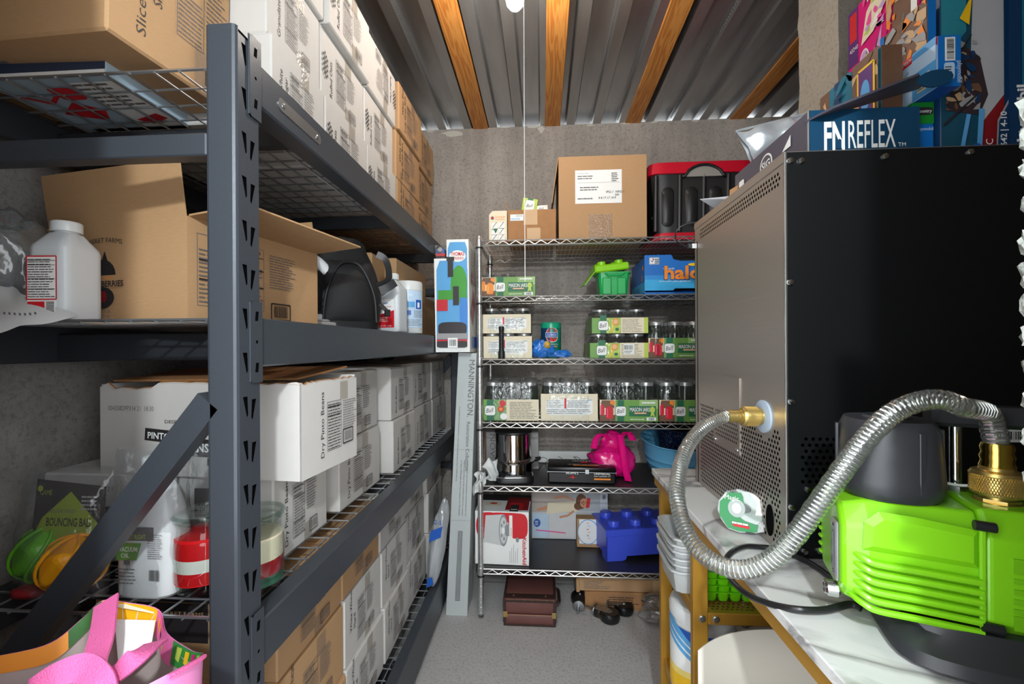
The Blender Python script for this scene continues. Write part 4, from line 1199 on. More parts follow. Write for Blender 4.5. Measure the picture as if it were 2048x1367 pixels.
F = Face((-cw/2, -.115, hh+.0005), (1, 0, 0), (0, 1, 0), eps=.0006).up(); F.rect(.006, .004, cw-.006, .040, LEAD); F.rect(.004, .03, .014, .22, LEAD); F.rect(cw-.014, .03, cw-.004, .22, LEAD)
for i in range(40): F.rect(.016+(cw-.03)*i/40, .040, .019+(cw-.03)*i/40, .0415, WORN, up=0)
F.build('leather_binding', t)
for x in (-.075, .075): MB().lathe([(.004, 0), (.003, .003), (.001, .004)], 10).build('stud', BRASS, t, (x, -.093, hh), smooth=True)
for x in (-cw/2+.012, cw/2-.012): MB().box((x-.010, -.1185, hh*.32), (x+.010, -.115, hh*.52), bev=.001).build('brass_corner', BRASS, t)
MB().tube(smoothpath([(cw/2, -.06, .085), (cw/2+.014, -.05, .082), (cw/2+.016, 0, .076), (cw/2+.014, .05, .082), (cw/2, .06, .085)], 5), .007, 8).build('handle', LEAD, t, smooth=True)
a = X(1170, 2.215, 1200)
t = thing('flat_carton', 'kraft carton with a printed panel on the floor, under another carton', 'box', (a+.20, 2.35, 0))
hh = .088
MB().box((-.20, -.135, 0), (.42, .135, hh), bev=.003).build('carton', KRAFT2, t)
F = Face((-.20, -.135, 0), (1, 0, 0), (0, 0, 1)).up(); F.frame(.11, .012, .42, hh-.014, .0015, INK2); F.lines(.115, .02, .26, hh-.018, 5, INK, .4, .2); F.lines(.28, .02, .41, hh-.018, 5, INK, .4, .2); F.build('printed_panel', t)
t = thing('flat_carton', 'kraft carton lying on top of the printed floor carton', 'box', (a+.18, 2.36, hh+.001))
MB().box((-.215, -.14, 0), (.44, .14, .062), bev=.003).build('carton', KRAFT, t)
MB().box((-.222, -.142, -.008), (-.205, .10, .060), bev=.003).build('end_flap', KRAFT, t)
F = Face((-.215, -.14, 0), (1, 0, 0), (0, 0, 1)).up(); F.lines(.03, .012, .17, .052, 5, INK2, .35, .5); F.rect(.365, .0, .40, .062, TAN); F.build('printed_panel', t)
RUB = mat('caster_rubber', '17181a', .3, var=.1)
def caster(label, loc, rz, tilt=(0, 0)):
    t = thing('caster_wheel', label, 'caster', loc, group='loose casters on the floor', rot=(0, 0, rz)); t.scale = (1.3, 1.3, 1.3)
    w1 = MB().lathe([(.010, -.016), (.030, -.016), (.034, -.013), (.036, -.006), (.036, .006), (.034, .013), (.030, .016), (.010, .016)], 28)
    w1.xf(Matrix.Translation((0, 0, .0165))); w1.build('wheel', RUB, t, smooth=True)
    mb = MB()
    for z in (.002, .0345):
        pts = [(-.056, -.017), (-.02, -.016), (.006, -.007), (.009, 0), (.006, .007), (-.02, .016), (-.056, .017)]
        mb.prism(pts, 'z', z-.0035, z-.001)
    mb.build('fork', STEEL, t)
    s_ = MB().lathe([(.021, 0), (.023, .003), (.021, .007), (.012, .009)], 20); s_.xf(Matrix.Translation((-.056, 0, .017)) @ Matrix.Rotation(R(-90), 4, 'Y')); s_.build('swivel_plate', STEEL, t, smooth=True)
    MB().rod((-.062, 0, .017), (-.098, 0, .017), .0045, 8).build('threaded_stem', STEEL, t, smooth=True)
    MB().lathe([(.005, .0325), (.005, .036), (.003, .037)], 8).build('axle_bolt', STEEL, t)
    return t
p = atZ(1220, 1240, 0); caster('loose black caster lying nearest on the floor', (p.x, p.y, 0.001), R(-35))
p = atZ(1248, 1224, 0); caster('loose black caster lying behind, against the kraft carton', (p.x, p.y, .001), R(-12))
p = atZ(1161, 1208, 0); caster('black caster half hidden at the left end of the floor cartons', (p.x, p.y+.02, .001), R(80))
t = thing('clear_bag', 'crumpled clear plastic bag with dark parts on the floor by the desk leg', 'bag', (.60, 2.14, 0))
crumple('film', clear('clear_film', (225, 225, 222), .2, .1, .18, .6, 35), t, (0, 0, .05), (.13, .10, .07), 6, 4, .35, 2.5, .001)
crumple('dark_parts', BLK, t, (.04, .0, .045), (.05, .05, .035), 12, 2, .4, 3)

# ---------------------------------------------------------------- left of the wire rack
PLK = mat('pale_plank_carton', 'bfc6c6', .5, var=.05, scale=10)
b0, b1 = atZ(893, 1226, 0), atZ(935, 1229, 0)
t0_, t1_ = atY(917, 705, 2.06), atY(953, 706, 2.06)
t = thing('plank_carton', 'tall narrow pale flooring plank box leaning beside the wire rack', 'box', (b0.x, 2.13, 0))
o_ = Vector((b0.x, 2.13, 0))
lo = [Vector((b0.x, 2.13, 0)), Vector((b1.x, 2.13, 0)), Vector((b1.x, 2.28, 0)), Vector((b0.x, 2.28, 0))]
hi = [Vector((t0_.x, 2.06, t0_.z)), Vector((t1_.x, 2.06, t1_.z)), Vector((t1_.x, 2.21, t1_.z)), Vector((t0_.x, 2.21, t0_.z))]
vs = [q-o_ for q in lo+hi]
MB().add(vs, [(3,2,1,0), (4,5,6,7), (0,1,5,4), (1,2,6,5), (2,3,7,6), (3,0,4,7)]).build('carton', PLK, t)
nrm = (vs[1]-vs[0]).cross(vs[4]-vs[0]).normalized()
pw = (b1.x-b0.x); PLH = (hi[0]-lo[0]).length
def pwarp(x, y, d):
    f = y/PLH; A = vs[0].lerp(vs[4], f); B = vs[1].lerp(vs[5], f)
    return A.lerp(B, x/pw) + nrm*(d+.0006)
F = Face(warp=pwarp); F.up()
F.text('MANNINGTON.', pw*.62, PLH*.975, .034, INK2, rot=-pi/2, wd=.27); F.text('Restoration Collection', pw*.62, PLH*.745, .020, INK2, rot=-pi/2, wd=.235)
F.text('Installer/homeowner, cut here and save for reference.', pw*.18, PLH*.80, .008, INK2, rot=-pi/2, wd=.36)
for i in range(3): F.text(('For installation, care and maintenance recommendations, visit', 'Register your floor at the website below for a chance', 'to win a $500 gift card. See website for full details.')[i], pw*(.72-.16*i), PLH*.60, .007, INK2, rot=-pi/2, wd=.27)
for yy in (.64, .37):
    for i in range(9): F.rect(pw*(.03+.11*i), PLH*yy, pw*(.09+.11*i), PLH*(yy+.0012), INK2, up=0)
F.rect(pw*.42, PLH*.06, pw*.62, PLH*.33, mat('plank_swatch', '8f9492', .5, var=.35, scale=40, stretch=(8, 8, .4))); F.frame(pw*.42, PLH*.06, pw*.62, PLH*.33, .0012, INK)
F.build('printed_front', t)
F = Face(vs[1], vs[2]-vs[1], vs[5]-vs[1])
# train toy box standing on the plank box
Yt = 1.975
pa, pb, pc = atY(868, 517, Yt), atY(893, 480, Yt), atY(937, 478, Yt)
zb_ = t0_.z + .004
t = thing('toy_train_carton', 'tall stepped toy box with blue, green and red printing above the plank box', 'box', (pa.x, Yt, zb_), rz=R(0))
xa, xs, xe = 0, pb.x-pa.x, pc.x-pa.x
h1, h2 = pa.z-zb_, pc.z-zb_
MB().prism([(xa+.006, 0), (xe+.004, 0), (xe, h2), (xs, h2), (xs, h1), (xa, h1)], 'y', 0, .20).build('carton', WHT, t)
F = Face((0, 0, 0), (1, 0, 0), (0, 0, 1)).up(); w_ = xe
F.rrect(w_*.07, .02, w_*.97, h1-.01, SKY, p=14); F.rrect(w_*.40, h1*.5, w_*.96, h2-.012, SKY, p=12)
F.ell(w_*.68, h2-.075, w_*.24, .026, WHT, 24); F.text('THOMAS', w_*.68, h2-.073, .017, RED, al='c', wd=w_*.40, bold=.02); F.text('& FRIENDS', w_*.68, h2-.090, .011, RED, al='c', wd=w_*.36, bold=.01)
gp, rp, kp = mat('engine_green_print', '3f9a33', .4), mat('engine_red_print', 'c8202a', .4), mat('engine_black_print', '2b2427', .4)
F.ell(w_*.72, h1*.72, w_*.24, .085, gp, 24); F.rect(w_*.12, h1*.56, w_*.95, h1*.66, gp); F.rect(w_*.40, h1*.80, w_*.56, h1*1.0, kp); F.rect(w_*.37, h1*.97, w_*.59, h1*1.015, kp)
F.rect(w_*.08, h1*.44, w_*.40, h1*.56, rp); F.rect(w_*.55, h1*.50, w_*.72, h1*.70, kp); F.rrect(w_*.74, h1*.20, w_*.96, h1*.58, mat('engine_blue_print', '3d86d6', .4)); F.rrect(w_*.12, h1*.17, w_*.94, h1*.32, kp, p=4)
F.rect(w_*.08, h1*.14, w_*.96, h1*.20, GREY); F.rect(w_*.08, .035, w_*.96, h1*.135, rp); F.rrect(w_*.08, .02, w_*.96, .05, kp, p=8); F.rect(w_*.40, .02, w_*.68, .064, WHT); F.barcode(w_*.44, .028, w_*.64, .056, INK)
F.build('printed_front', t)
F = Face((xe+.002, 0, 0), (0, 1, 0), (0, 0, 1), eps=.0009).up().up().up(); F.lines(.03, h2*.62, .18, h2*.94, 14, INK2, .4, .1); F.poly([(.02, .18), (.10, .30), (.14, .22), (.08, .12)], DRED); F.rect(.05, .02, .18, .07, BLU); F.poly([(.03, .34), (.08, .38), (.10, .30)], DRED); F.build('printed_side', t)
t = thing('toy_engine', 'tiny blue and red toy in clear wrap on top of the train box step', 'toy', (pa.x+xs*.5-.002, Yt+.045, zb_+h1+.001))
MB().box((-.020, -.03, 0), (.020, .03, .012), bev=.002).build('base', BLK, t); MB().box((-.021, -.033, .012), (.021, .033, .026), bev=.002).build('bumper', RED, t); MB().box((-.019, -.028, .026), (.019, .028, .048), bev=.003).build('cab', BLU, t)
q_ = MB().lathe([(.011, 0), (.011, .012), (.009, .014)], 16); q_.xf(Matrix.Translation((0, -.028, .040)) @ Matrix.Rotation(R(90), 4, 'X')); q_.build('boiler', GREY, t, smooth=True)
MB().box((-.024, -.036, .001), (.024, .036, .062)).build('clear_wrap', WRAP, t)
# ================================================================ desk with marble top and gold frame
GOLD = mat('gold_frame', 'b98a34', .38, .45, var=.06)
def marble(name):
    m = bpy.data.materials.new(name); m.use_nodes = True
    nt = m.node_tree; b = nt.nodes['Principled BSDF']; N = nt.nodes.new; L = nt.links.new
    tc = N('ShaderNodeTexCoord'); n = N('ShaderNodeTexNoise'); n.inputs['Scale'].default_value = 2.6; n.inputs['Detail'].default_value = 6; n.inputs['Distortion'].default_value = 1.4
    r = N('ShaderNodeValToRGB'); e = r.color_ramp.elements
    e[0].position, e[0].color = .44, lin('d6d7d6'); e[1].position, e[1].color = .56, lin('d6d7d6')
    q = r.color_ramp.elements.new(.495); q.color = lin('8f8e8e'); q = r.color_ramp.elements.new(.47); q.color = lin('c4c4c3')
    L(tc.outputs['Object'], n.inputs['Vector']); L(n.outputs[0], r.inputs[0]); L(r.outputs[0], b.inputs['Base Color'])
    b.inputs['Roughness'].default_value = .22
    return m
MARB = marble('white_marble_laminate')
DX0, DX1, DY0, DY1, DZ = .363, .93, .40, 1.516, .891
desk = thing('desk', 'desk with white marble top on a gold metal frame carrying the steel machine', 'desk', (DX0, DY0, 0))
def D_(x, y, z): return (x-DX0, y-DY0, z)
MB().box(D_(DX0, DY0, DZ-.020), D_(DX1, DY1, DZ), bev=.002).build('desktop', MARB, desk)
def bar(a, b, name='frame_bar', bev=.002): return MB().box(D_(*a), D_(*b), bev=bev).build(name, GOLD, desk)
bar((DX0+.004, DY0+.01, DZ-.048), (DX0+.022, DY1-.02, DZ-.0205)); bar((DX1-.022, DY0+.01, DZ-.048), (DX1-.004, DY1-.02, DZ-.0205))
bar((DX0+.022, DY1-.04, DZ-.048), (DX1-.022, DY1-.02, DZ-.0205)); bar((DX0+.022, 1.165, DZ-.048), (DX1-.022, 1.185, DZ-.0205))
for x in (.377, .883):
    for y in (1.150, 1.455, .43):
        bar((x, y, .004), (x+.037, y+.024, DZ-.0205), 'leg')
def mesh_shelf(z):
    x0, x1, y0, y1 = .380, .918, 1.150, 1.478
    b = bar((x0+.034, y0-.001, z-.030), (x1-.034, y0+.018, z), 'shelf_frame')
    bar((x0+.004, y0+.024, z-.030), (x0+.022, y1-.022, z), 'shelf_frame'); bar((x1-.022, y0+.024, z-.030), (x1-.004, y1-.022, z), 'shelf_frame'); bar((x0+.034, y1-.022, z-.030), (x1-.034, y1-.004, z), 'shelf_frame')
    mb = MB(); p = .0125
    y = y0+.018; j = 0
    while y < y1-.03:
        x = x0+.022 + (p/2 if j % 2 else 0)
        while x < x1-.03:
            hole = [(x+p/2+.0040*cos(q*pi/3), y+p/2+.0040*sin(q*pi/3)) for q in range(6)]
            o = [(x, y), (x+p, y), (x+p, y+p), (x, y+p)]
            vs = [D_(a, b_, z-.004) for a, b_ in o + hole]
            mb.add(vs, [(0,1,8),(1,4,9,8) if 0 else (0,8,9,1),(1,9,4),(1,4,5,2),(2,5,6),(2,6,7,3),(3,7,8,0)] if 0 else [(0,1,9,8),(1,5,4,9),(1,2,5),(2,6,5),(2,3,7,6),(3,0,8,7)])
            x += p
        y += p; j += 1
    mb.build('mesh_shelf', GOLD, desk)
for z in (.627, .300): mesh_shelf(z)
for x, y, z in ((.3985, 1.1495, .612), (.432, 1.1485, .612), (.3985, 1.4545, .612)):
    q = MB().lathe([(.009, 0), (.009, .002), (.007, .004), (.003, .0045)], 12); q.build('bolt', STEEL, desk, D_(x, y, z), (R(90), 0, 0), smooth=True)

# ================================================================ tall steel machine on the desk
SS = mat('brushed_steel', 'b3aaa2', .38, .8, var=.06, scale=4, stretch=(1, 1, 60))
BPAN = mat('black_coated_panel', '121416', .34, .2, var=.2, scale=3, spec=.45)
MX0, MX1, MY0, MY1, MZ0, MZ1 = .465, 1.10, .885, 1.389, DZ+.001, 1.670
mach = thing('freeze_dryer', 'tall steel cabinet machine with perforated side and black panel on the desk', 'machine', (MX0, MY0, MZ0))
def M_(x, y, z): return (x-MX0, y-MY0, z-MZ0)
def cellface(mb, x0, x1, z0, z1, p, q, rx, rz, inside, lift, stag=True, n=6):
    """rows of cells with (n-sided) holes where inside() says so"""
    j = 0; z = z0
    while z < z1 - 1e-6:
        zt = min(z+q, z1)
        x = x0 - (p/2 if stag and j % 2 else 0)
        run = None
        while x < x1 - 1e-6:
            a, b = max(x, x0), min(x+p, x1)
            if b-a > p*.99 and zt-z > q*.99 and inside((a+b)/2, (z+zt)/2):
                if run is not None:
                    mb.add([lift(run, z), lift(a, z), lift(a, zt), lift(run, zt)], [(0,1,2,3)]); run = None
                cx, cz = (a+b)/2, (z+zt)/2
                h = [(cx+rx*cos(2*pi*(k+.5)/n), cz+rz*sin(2*pi*(k+.5)/n)) for k in range(n)]
                vs = [lift(*v) for v in [(a, z), (b, z), (b, zt), (a, zt)] + h]
                # hexagon corners: 4 upper right, 5 top, 6 upper left, 7 lower left, 8 bottom, 9 lower right
                mb.add(vs, [(0,1,9,8), (0,8,7), (0,7,6,3), (3,6,5), (3,5,4,2), (2,4,9,1)])
            elif run is None: run = a
            x += p
        if run is not None: mb.add([lift(run, z), lift(x1, z), lift(x1, zt), lift(run, zt)], [(0,1,2,3)])
        z = zt; j += 1
def ins(y, z):
    if 1.613 < z < 1.636 and .900 < y < 1.345: return True
    if z < 1.130 and .905 < y < 1.345 and z > .905:
        if ((y-.946)/.022)**2 + ((z-.941)/.042)**2 < 1: return False
        if ((y-.969)/.046)**2 + ((z-1.150)/.046)**2 < 1: return False
        return True
    return False
mb = MB()
cellface(mb, MY0+.002, MY1, MZ0, MZ1-.022, .0112, .0104, .0034, .0040, ins, lambda y, z: M_(MX0, MY1-(y-MY0-.002), z) if False else M_(MX0, y, z))
mb.f = [list(reversed(f)) for f in mb.f]
side = mb.build('side_panel', SS, mach)
mb = MB()
mb.box(M_(MX0+.003, MY0+.004, MZ0+.004), M_(MX0+.006, MY1-.004, MZ1-.03))
mb.build('dark_inside', DARK, mach)  # black plate stands in for the unlit inside behind the holes
MB().box(M_(MX0-.001, MY0, MZ1-.021), M_(MX1, MY1+.001, MZ1), bev=.0015).build('top_panel', SS, mach)
MB().box(M_(MX0, MY1-.003, MZ0), M_(MX1, MY1, MZ1-.022)).box(M_(MX1-.003, MY0+.002, MZ0), M_(MX1, MY1-.003, MZ1-.022)).box(M_(MX0+.007, MY0+.006, MZ0), M_(MX1-.004, MY1-.004, MZ0+.003)).build('cabinet', BPAN, mach)
MB().box(M_(MX0-.0015, MY0-.0035, MZ0), M_(MX0+.0035, MY0+.002, MZ1-.001), bev=.0012).build('corner_edge', mat('bright_edge', 'd9dcdf', .25, 1), mach)
MB().box(M_(MX0-.0012, MY1-.024, MZ0), M_(MX0+.001, MY1-.0225, MZ1-.06)).build('fold_line', DARK, mach)
# black panel facing the camera, with a small vent grid
def insb(x, z): return .490 < x < .568 and 1.030 < z < 1.126 and (x < .545 or z > 1.06)
mb = MB()
zz0, zz1 = MZ0+.003, MZ1-.003
cellface(mb, MX0+.0035, .60, 1.022, 1.136, .0128, .0116, .0036, .0036, insb, lambda x, z: M_(x, MY0-.0025, z))
mb.box(M_(MX0+.0035, MY0-.0025, zz0), M_(.60, MY0+.001, 1.022)).box(M_(MX0+.0035, MY0-.0025, 1.136), M_(.60, MY0+.001, zz1)).box(M_(.60, MY0-.0025, zz0), M_(MX1, MY0+.001, zz1))
mb.build('back_panel', BPAN, mach, label='black coated panel')
for x, z in ((.474, 1.651), (.4935, 1.650), (.645, 1.653), (.795, 1.656), (.945, 1.655), (.473, 1.419), (.474, 1.191), (.504, 1.024), (.474, .99), (.496, .907), (.523, .909)):
    q = MB().lathe([(.0065, 0), (.0066, .002), (.005, .0045), (.002, .0052)], 12); q.build('rivet', CHROME, mach, M_(x, MY0-.0025, z), (R(90), 0, 0), smooth=True)
# access plate with its own perforation
mb = MB()
cellface(mb, 1.082, 1.240, 1.040, 1.222, .0112, .0104, .0034, .0040, lambda y, z: z < 1.13 and z > 1.058 and y > 1.092 and y < 1.23, lambda y, z: M_(MX0-.0022, y, z))
mb.f = [list(reversed(f)) for f in mb.f]
mb.box(M_(MX0-.0024, 1.0805, 1.04), M_(MX0-.0002, 1.0825, 1.222))
ap = mb.build('access_plate', SS, mach)
for y, z in ((1.228, 1.049), (1.094, 1.049)):
    q = MB().lathe([(.0055, 0), (.005, .002), (.002, .003)], 12); q.build('screw', CHROME, ap, M_(MX0-.0024, y, z), (0, R(-90), 0), smooth=True)
# oval cut-out drawn as a black disc in place of its shade
mb = MB().loft([(.014, .032, 0, 2), (.014, .032, .003, 2)], 24); mb.xf(Matrix(((0, 0, -1, 0), (1, 0, 0, 0), (0, 1, 0, 0), (0, 0, 0, 1))))
mb.build('oval_opening', DARK, mach, M_(MX0+.001, .946, .941))
# port: pale plastic flange and brass coupling
FL = mat('pale_flange', 'a9b8c8', .4)
q = MB().lathe([(.034, 0), (.034, .004), (.026, .006)], 28); fl = q.build('port_flange', FL, mach, M_(MX0, .969, 1.150), (0, R(-90), 0), smooth=True)
def coupling(mb):
    pass
q = MB().lathe([(.015, .004), (.0165, .006), (.0165, .010), (.0195, .012), (.020, .014), (.020, .042), (.018, .046), (.0145, .047), (.0145, .052), (.0125, .053), (.0135, .058), (.012, .062), (.0135, .068), (.012, .073), (.0130, .079), (.011, .082)], 28)
q.build('hose_coupling', BRASS, mach, M_(MX0, .969, 1.150), (0, R(-90), 0), smooth=True)
mb = MB()
for k in range(40):
    a = 2*pi*k/40; mb.box((-.0005, -.0008, .016), (.0005, .0008, .040)) if 0 else mb.rod((.0201*cos(a), .0201*sin(a), .016), (.0201*cos(a+.25), .0201*sin(a+.25), .040), .0007, 4)
mb.build('knurling', BRASS, mach, M_(MX0, .969, 1.150), (0, R(-90), 0), kind='stuff')
F = Face(M_(.835, MY0-.0027, 1.118), (1, 0, 0), (0, 0, 1)).up(); F.rect(0, 0, .075, .034, WHT); F.barcode(.004, .005, .070, .020, INK); F.text('5200W', .025, .024, .005, INK); F.build('barcode_label', mach)

# ================================================================ vacuum pump
PG = mat('pump_green', '7cc616', .32, var=.03, coat=.3)
PGD = mat('pump_green_shade', '6fb40c', .45, var=.04)  # darker copy of the pump green, slot shade put into the colour
PBK = mat('pump_charcoal', '2e2f33', .38, var=.05)
pump = thing('vacuum_pump', 'lime green vacuum pump with black filter cap standing on the desk', 'pump', (.436, .64, DZ+.001), rz=R(-19))
MB().loft([(.165, .085, 0, 5, .205, .045), (.175, .095, .006, 5, .205, .045), (.17, .09, .020, 5, .205, .045), (.14, .07, .036, 4, .19, .05), (.13, .06, .046, 4, .17, .05)], 48).build('base', PBK, pump, smooth=True)
# body: section in (y,z) swept along x, with a chamfered nose
def sec(x, k, dy=0):
    y0, y1, z0, z1 = 0, .135, .044, .190
    cy, cz = (y0+y1)/2, (z0+z1)/2
    pts = [(y0+.016, z0), (y0, z0+.020), (y0, z1-.030), (y0+.022, z1), (y1-.022, z1), (y1, z1-.03), (y1, z0+.02), (y1-.016, z0)]
    return [Vector((x, cy+(a-cy)*k, cz+(b-cz)*k)) for a, b in pts]
secs = [sec(-.022, .82), sec(-.016, .90), sec(.008, 1.0), (sec(.126, 1.0))]
mb = MB()
vs = [v for s_ in secs for v in s_]
fs = []
for i in range(len(secs)-1):
    for j in range(8): fs.append((i*8+j, i*8+(j+1) % 8, (i+1)*8+(j+1) % 8, (i+1)*8+j))
fs += [tuple(range(7, -1, -1)), tuple(range(24, 32))]
mb.add(vs, [tuple(reversed(f)) for f in fs])
body = mb.build('body', PG, pump)
bv = body.modifiers.new('bevel', 'BEVEL'); bv.width = .004; bv.segments = 3
# motor end block with louvres
mb = MB()
s2 = [sec(.126, 1.05), sec(.132, 1.07), sec(.30, 1.07), sec(.31, .98)]
vs = [v for s_ in s2 for v in s_]; fs = []
for i in range(3):
    for j in range(8): fs.append(((i+1)*8+j, (i+1)*8+(j+1) % 8, i*8+(j+1) % 8, i*8+j))
fs += [tuple(range(8)), tuple(range(31, 23, -1))]
mb.add(vs, fs); mo = mb.build('motor_end', PG, pump)
bv = mo.modifiers.new('bevel', 'BEVEL'); bv.width = .003; bv.segments = 2
for i, z in enumerate((.136, .118, .105, .093, .081, .066)):
    MB().box((.150, -.0062, z-(.010 if i in (0, 5) else .0045)), (.29, -.0045, z+(.008 if i in (0, 5) else .0015))).build('louvre', PGD, mo)
for x, y, z in ((.122, -.004, .180), (.128, -.006, .055)):
    a = MB().rod((x-.008, y, z), (x+.012, y-.001, z-.001), .0062, 12); a.build('socket_screw', BLK, pump, smooth=True)
# fins: lower front, bending round the nose
for k in range(6):
    z = .112 - .0125*k
    p = [(-.016, .040, z+.012), (-.010, .014, z+.009), (.002, -.001, z+.004), (.016, -.0045, z), (.06, -.005, z-.001), (.122, -.005, z-.0035)]
    q = smoothpath(p, 5)
    MB().tube(q, [.0022+.0024*min(1, i/8) for i in range(len(q))], 8).build('cooling_fin', PG, pump, smooth=True)
# raised panel on the upper front
mb = MB()
pts = [(.000, .128), (.120, .124), (.120, .172), (.056, .180), (.018, .182), (.002, .166)]
inn = [(.010, .136), (.113, .132), (.113, .165), (.055, .172), (.022, .173), (.011, .162)]
mb.add([(x, -.0005, z) for x, z in pts] + [(x, -.006, z) for x, z in inn], [(i, (i+1) % 6, 6+(i+1) % 6, 6+i) for i in range(6)] + [(6,7,8,9,10,11)])
mb.build('raised_panel', PG, pump)
mb = MB().box((.119, -.006, .05), (.126, .0, .175), bev=.002); mb.build('seam_ridge', PG, pump)
# nose: sight plate, drain knob, side fins
def nose(y, z, d=0): return (-.0222-d, y, z)
mb = MB().box((-.026, .018, .070), (-.0215, .046, .155), bev=.002); sp = mb.build('sight_plate', mat('silver_plate', 'b4b6ba', .35, .7), pump)
MB().box((-.0275, .028, .088), (-.0255, .036, .138), bev=.002).build('sight_slot', mat('dull_lens', '85888d', .2, .5), sp)
for z in (.080, .147): 
    q = MB().lathe([(.0035, 0), (.002, .0015)], 10); q.build('screw', CHROME, sp, (-.026, .032, z), (0, R(-90), 0))
q = MB().lathe([(.010, 0), (.0115, .002), (.0115, .015), (.009, .018), (.007, .018), (.007, .014)], 24); q.build('drain_knob', CHROME, pump, (-.020, .030, .054), (0, R(-90), 0), smooth=True)
for k in range(7): MB().box((-.026, .112, .070+.0125*k), (-.014, .122, .076+.0125*k), bev=.002).build('side_fin', PG, pump)
# filter cap, faceted
cx, cy = .050, .072
MB().loft([(.046, .046, .186, 2.6, cx, cy), (.054, .054, .190, 2.6, cx, cy), (.060, .060, .205, 2.8, cx, cy), (.060, .060, .215, 2.8, cx, cy), (.056, .056, .285, 2.8, cx, cy), (.050, .050, .300, 2.6, cx, cy), (.030, .030, .301, 2.2, cx, cy), (.028, .028, .304, 2.2, cx, cy)], 32).build('filter_cap', PBK, pump, smooth=True)
for k in range(6):
    a = R(20+60*k)
    MB().box((-.004, -.0008, .205), (.004, .0035, .288), bev=.0008).xf(Matrix.Rotation(a, 4, 'Z') @ Matrix.Translation((0, .0585, 0))).build('cap_rib', PBK, pump, (cx, cy, 0))
MB().tube([(.016*cos(q*.35), .016*sin(q*.35), .3045) for q in range(18)], .0018, 6, closed=True).build('cap_ring', PBK, pump, (cx, cy, 0), smooth=True)
# intake coupling
q = MB().lathe([(.024, .186), (.024, .196), (.018, .197), (.018, .203), (.0265, .205), (.0275, .208), (.0275, .232), (.025, .236), (.019, .238), (.018, .242)], 30)
bc = q.build('brass_coupling', BRASS, pump, (.166, .062, 0), smooth=True)
mb = MB().loft([(.0225, .0225, .184, 2), (.0225, .0225, .200, 2)], 6); mb.build('hex_base', BRASS, pump, (.166, .062, 0))
mb = MB()
for k in range(60):
    a = 2*pi*k/60
    for s_ in (1, -1): mb.rod((.0276*cos(a), .0276*sin(a), .208), (.0276*cos(a+.35*s_), .0276*sin(a+.35*s_), .232), .0006, 4)
mb.build('knurling', BRASS, pump, (.166, .062, 0), kind='stuff')
MB().lathe([(.0165, .240), (.0185, .243), (.0165, .250), (.0180, .256), (.0160, .262), (.0175, .268), (.0155, .274)], 24).build('hose_barb', mat('bright_brass', 'e8c75e', .18, 1), pump, (.166, .062, 0), smooth=True)
# carrying handle: chrome post and black grip
MB().lathe([(.0075, .188), (.0075, .31)], 16).build('handle_post', CHROME, pump, (.140, .105, 0), smooth=True)
MB().lathe([(.0125, .186), (.0125, .202)], 6).build('post_nut', CHROME, pump, (.140, .105, 0))
MB().box((.110, .090, .288), (.32, .130, .318), bev=.006).build('handle_grip', PBK, pump, smooth=True)
MB().tube(smoothpath([(.112, .085, .21), (.135, .088, .206), (.16, .09, .207)], 4), .002, 6).build('cable_tie', WHT, pump)
t = MB().slab([(.205, .03, .215), (.29, -.02, .195), (.29, .0, .208), (.21, .05, .228)], (0, 0, 1), .0008); t.build('paper_tag', WHT, pump)
F = Face((.207, .029, .2155), (.085, -.05, -.02), (.0, .03, .02)); F.up(); F.lines(.008, .004, .085, .018, 3, RED, .4, .2); F.build('tag_print', pump)

# ================================================================ vacuum hose: clear tube over a steel spiral
hp = [Vector((MX0-.080, .969, 1.150))]
for px, py, Y in ((1440, 836, .955), (1408, 853, .925), (1380, 885, .89), (1361, 930, .845), (1354, 985, .80), (1364, 1040, .765), (1385, 1085, .735), (1418, 1117, .71), (1460, 1136, .69), (1505, 1136, .675), (1550, 1112, .665), (1597, 1062, .655), (1645, 995, .648), (1695, 925, .642), (1740, 867, .638), (1785, 826, .634), (1835, 803, .630), (1885, 799, .628), (1930, 815, .628)):
    hp.append(atY(px, py, Y))
end = pump.matrix_basis @ Vector((.166, .062, .262))
hp += [end + Vector((-.012, 0, .052)), end + Vector((-.003, 0, .024)), end]
hs = smoothpath(hp, 10)
hose = thing('vacuum_hose', 'clear ribbed vacuum hose looping from machine port to green pump', 'hose', hp[0])
hs = [p - hp[0] for p in hs]
HOSE = clear('hose_plastic', (238, 240, 238), .07, .10, .05, .15, 60)
rr_ = [.0138 + .0006*sin(i*1.7) for i in range(len(hs))]
MB().tube(hs, rr_, 18).build('tube', HOSE, hose, smooth=True)
# resample and wind the spiral
L_tot = [0]
for a, b in zip(hs, hs[1:]): L_tot.append(L_tot[-1] + (b-a).length)
def at_len(s_):
    import bisect
    i = min(max(bisect.bisect_left(L_tot, s_), 1), len(hs)-1)
    f = (s_-L_tot[i-1])/max(1e-9, L_tot[i]-L_tot[i-1])
    return hs[i-1].lerp(hs[i], f), (hs[i]-hs[i-1]).normalized()
sp = []; N_ = int(L_tot[-1]/.0062*10); up = Vector((0, 1, 0))
for i in range(N_):
    s_ = L_tot[-1]*i/N_
    p, tg = at_len(s_)
    a = (up - tg*up.dot(tg)).normalized(); up = a
    b = tg.cross(a)
    q = 2*pi*s_/.0062
    sp.append(p + (a*cos(q) + b*sin(q))*.0122)
MB().tube(sp, .0015, 5).build('steel_spiral', mat('spiral_wire', 'e0e2e0', .22, 1), hose, smooth=True)

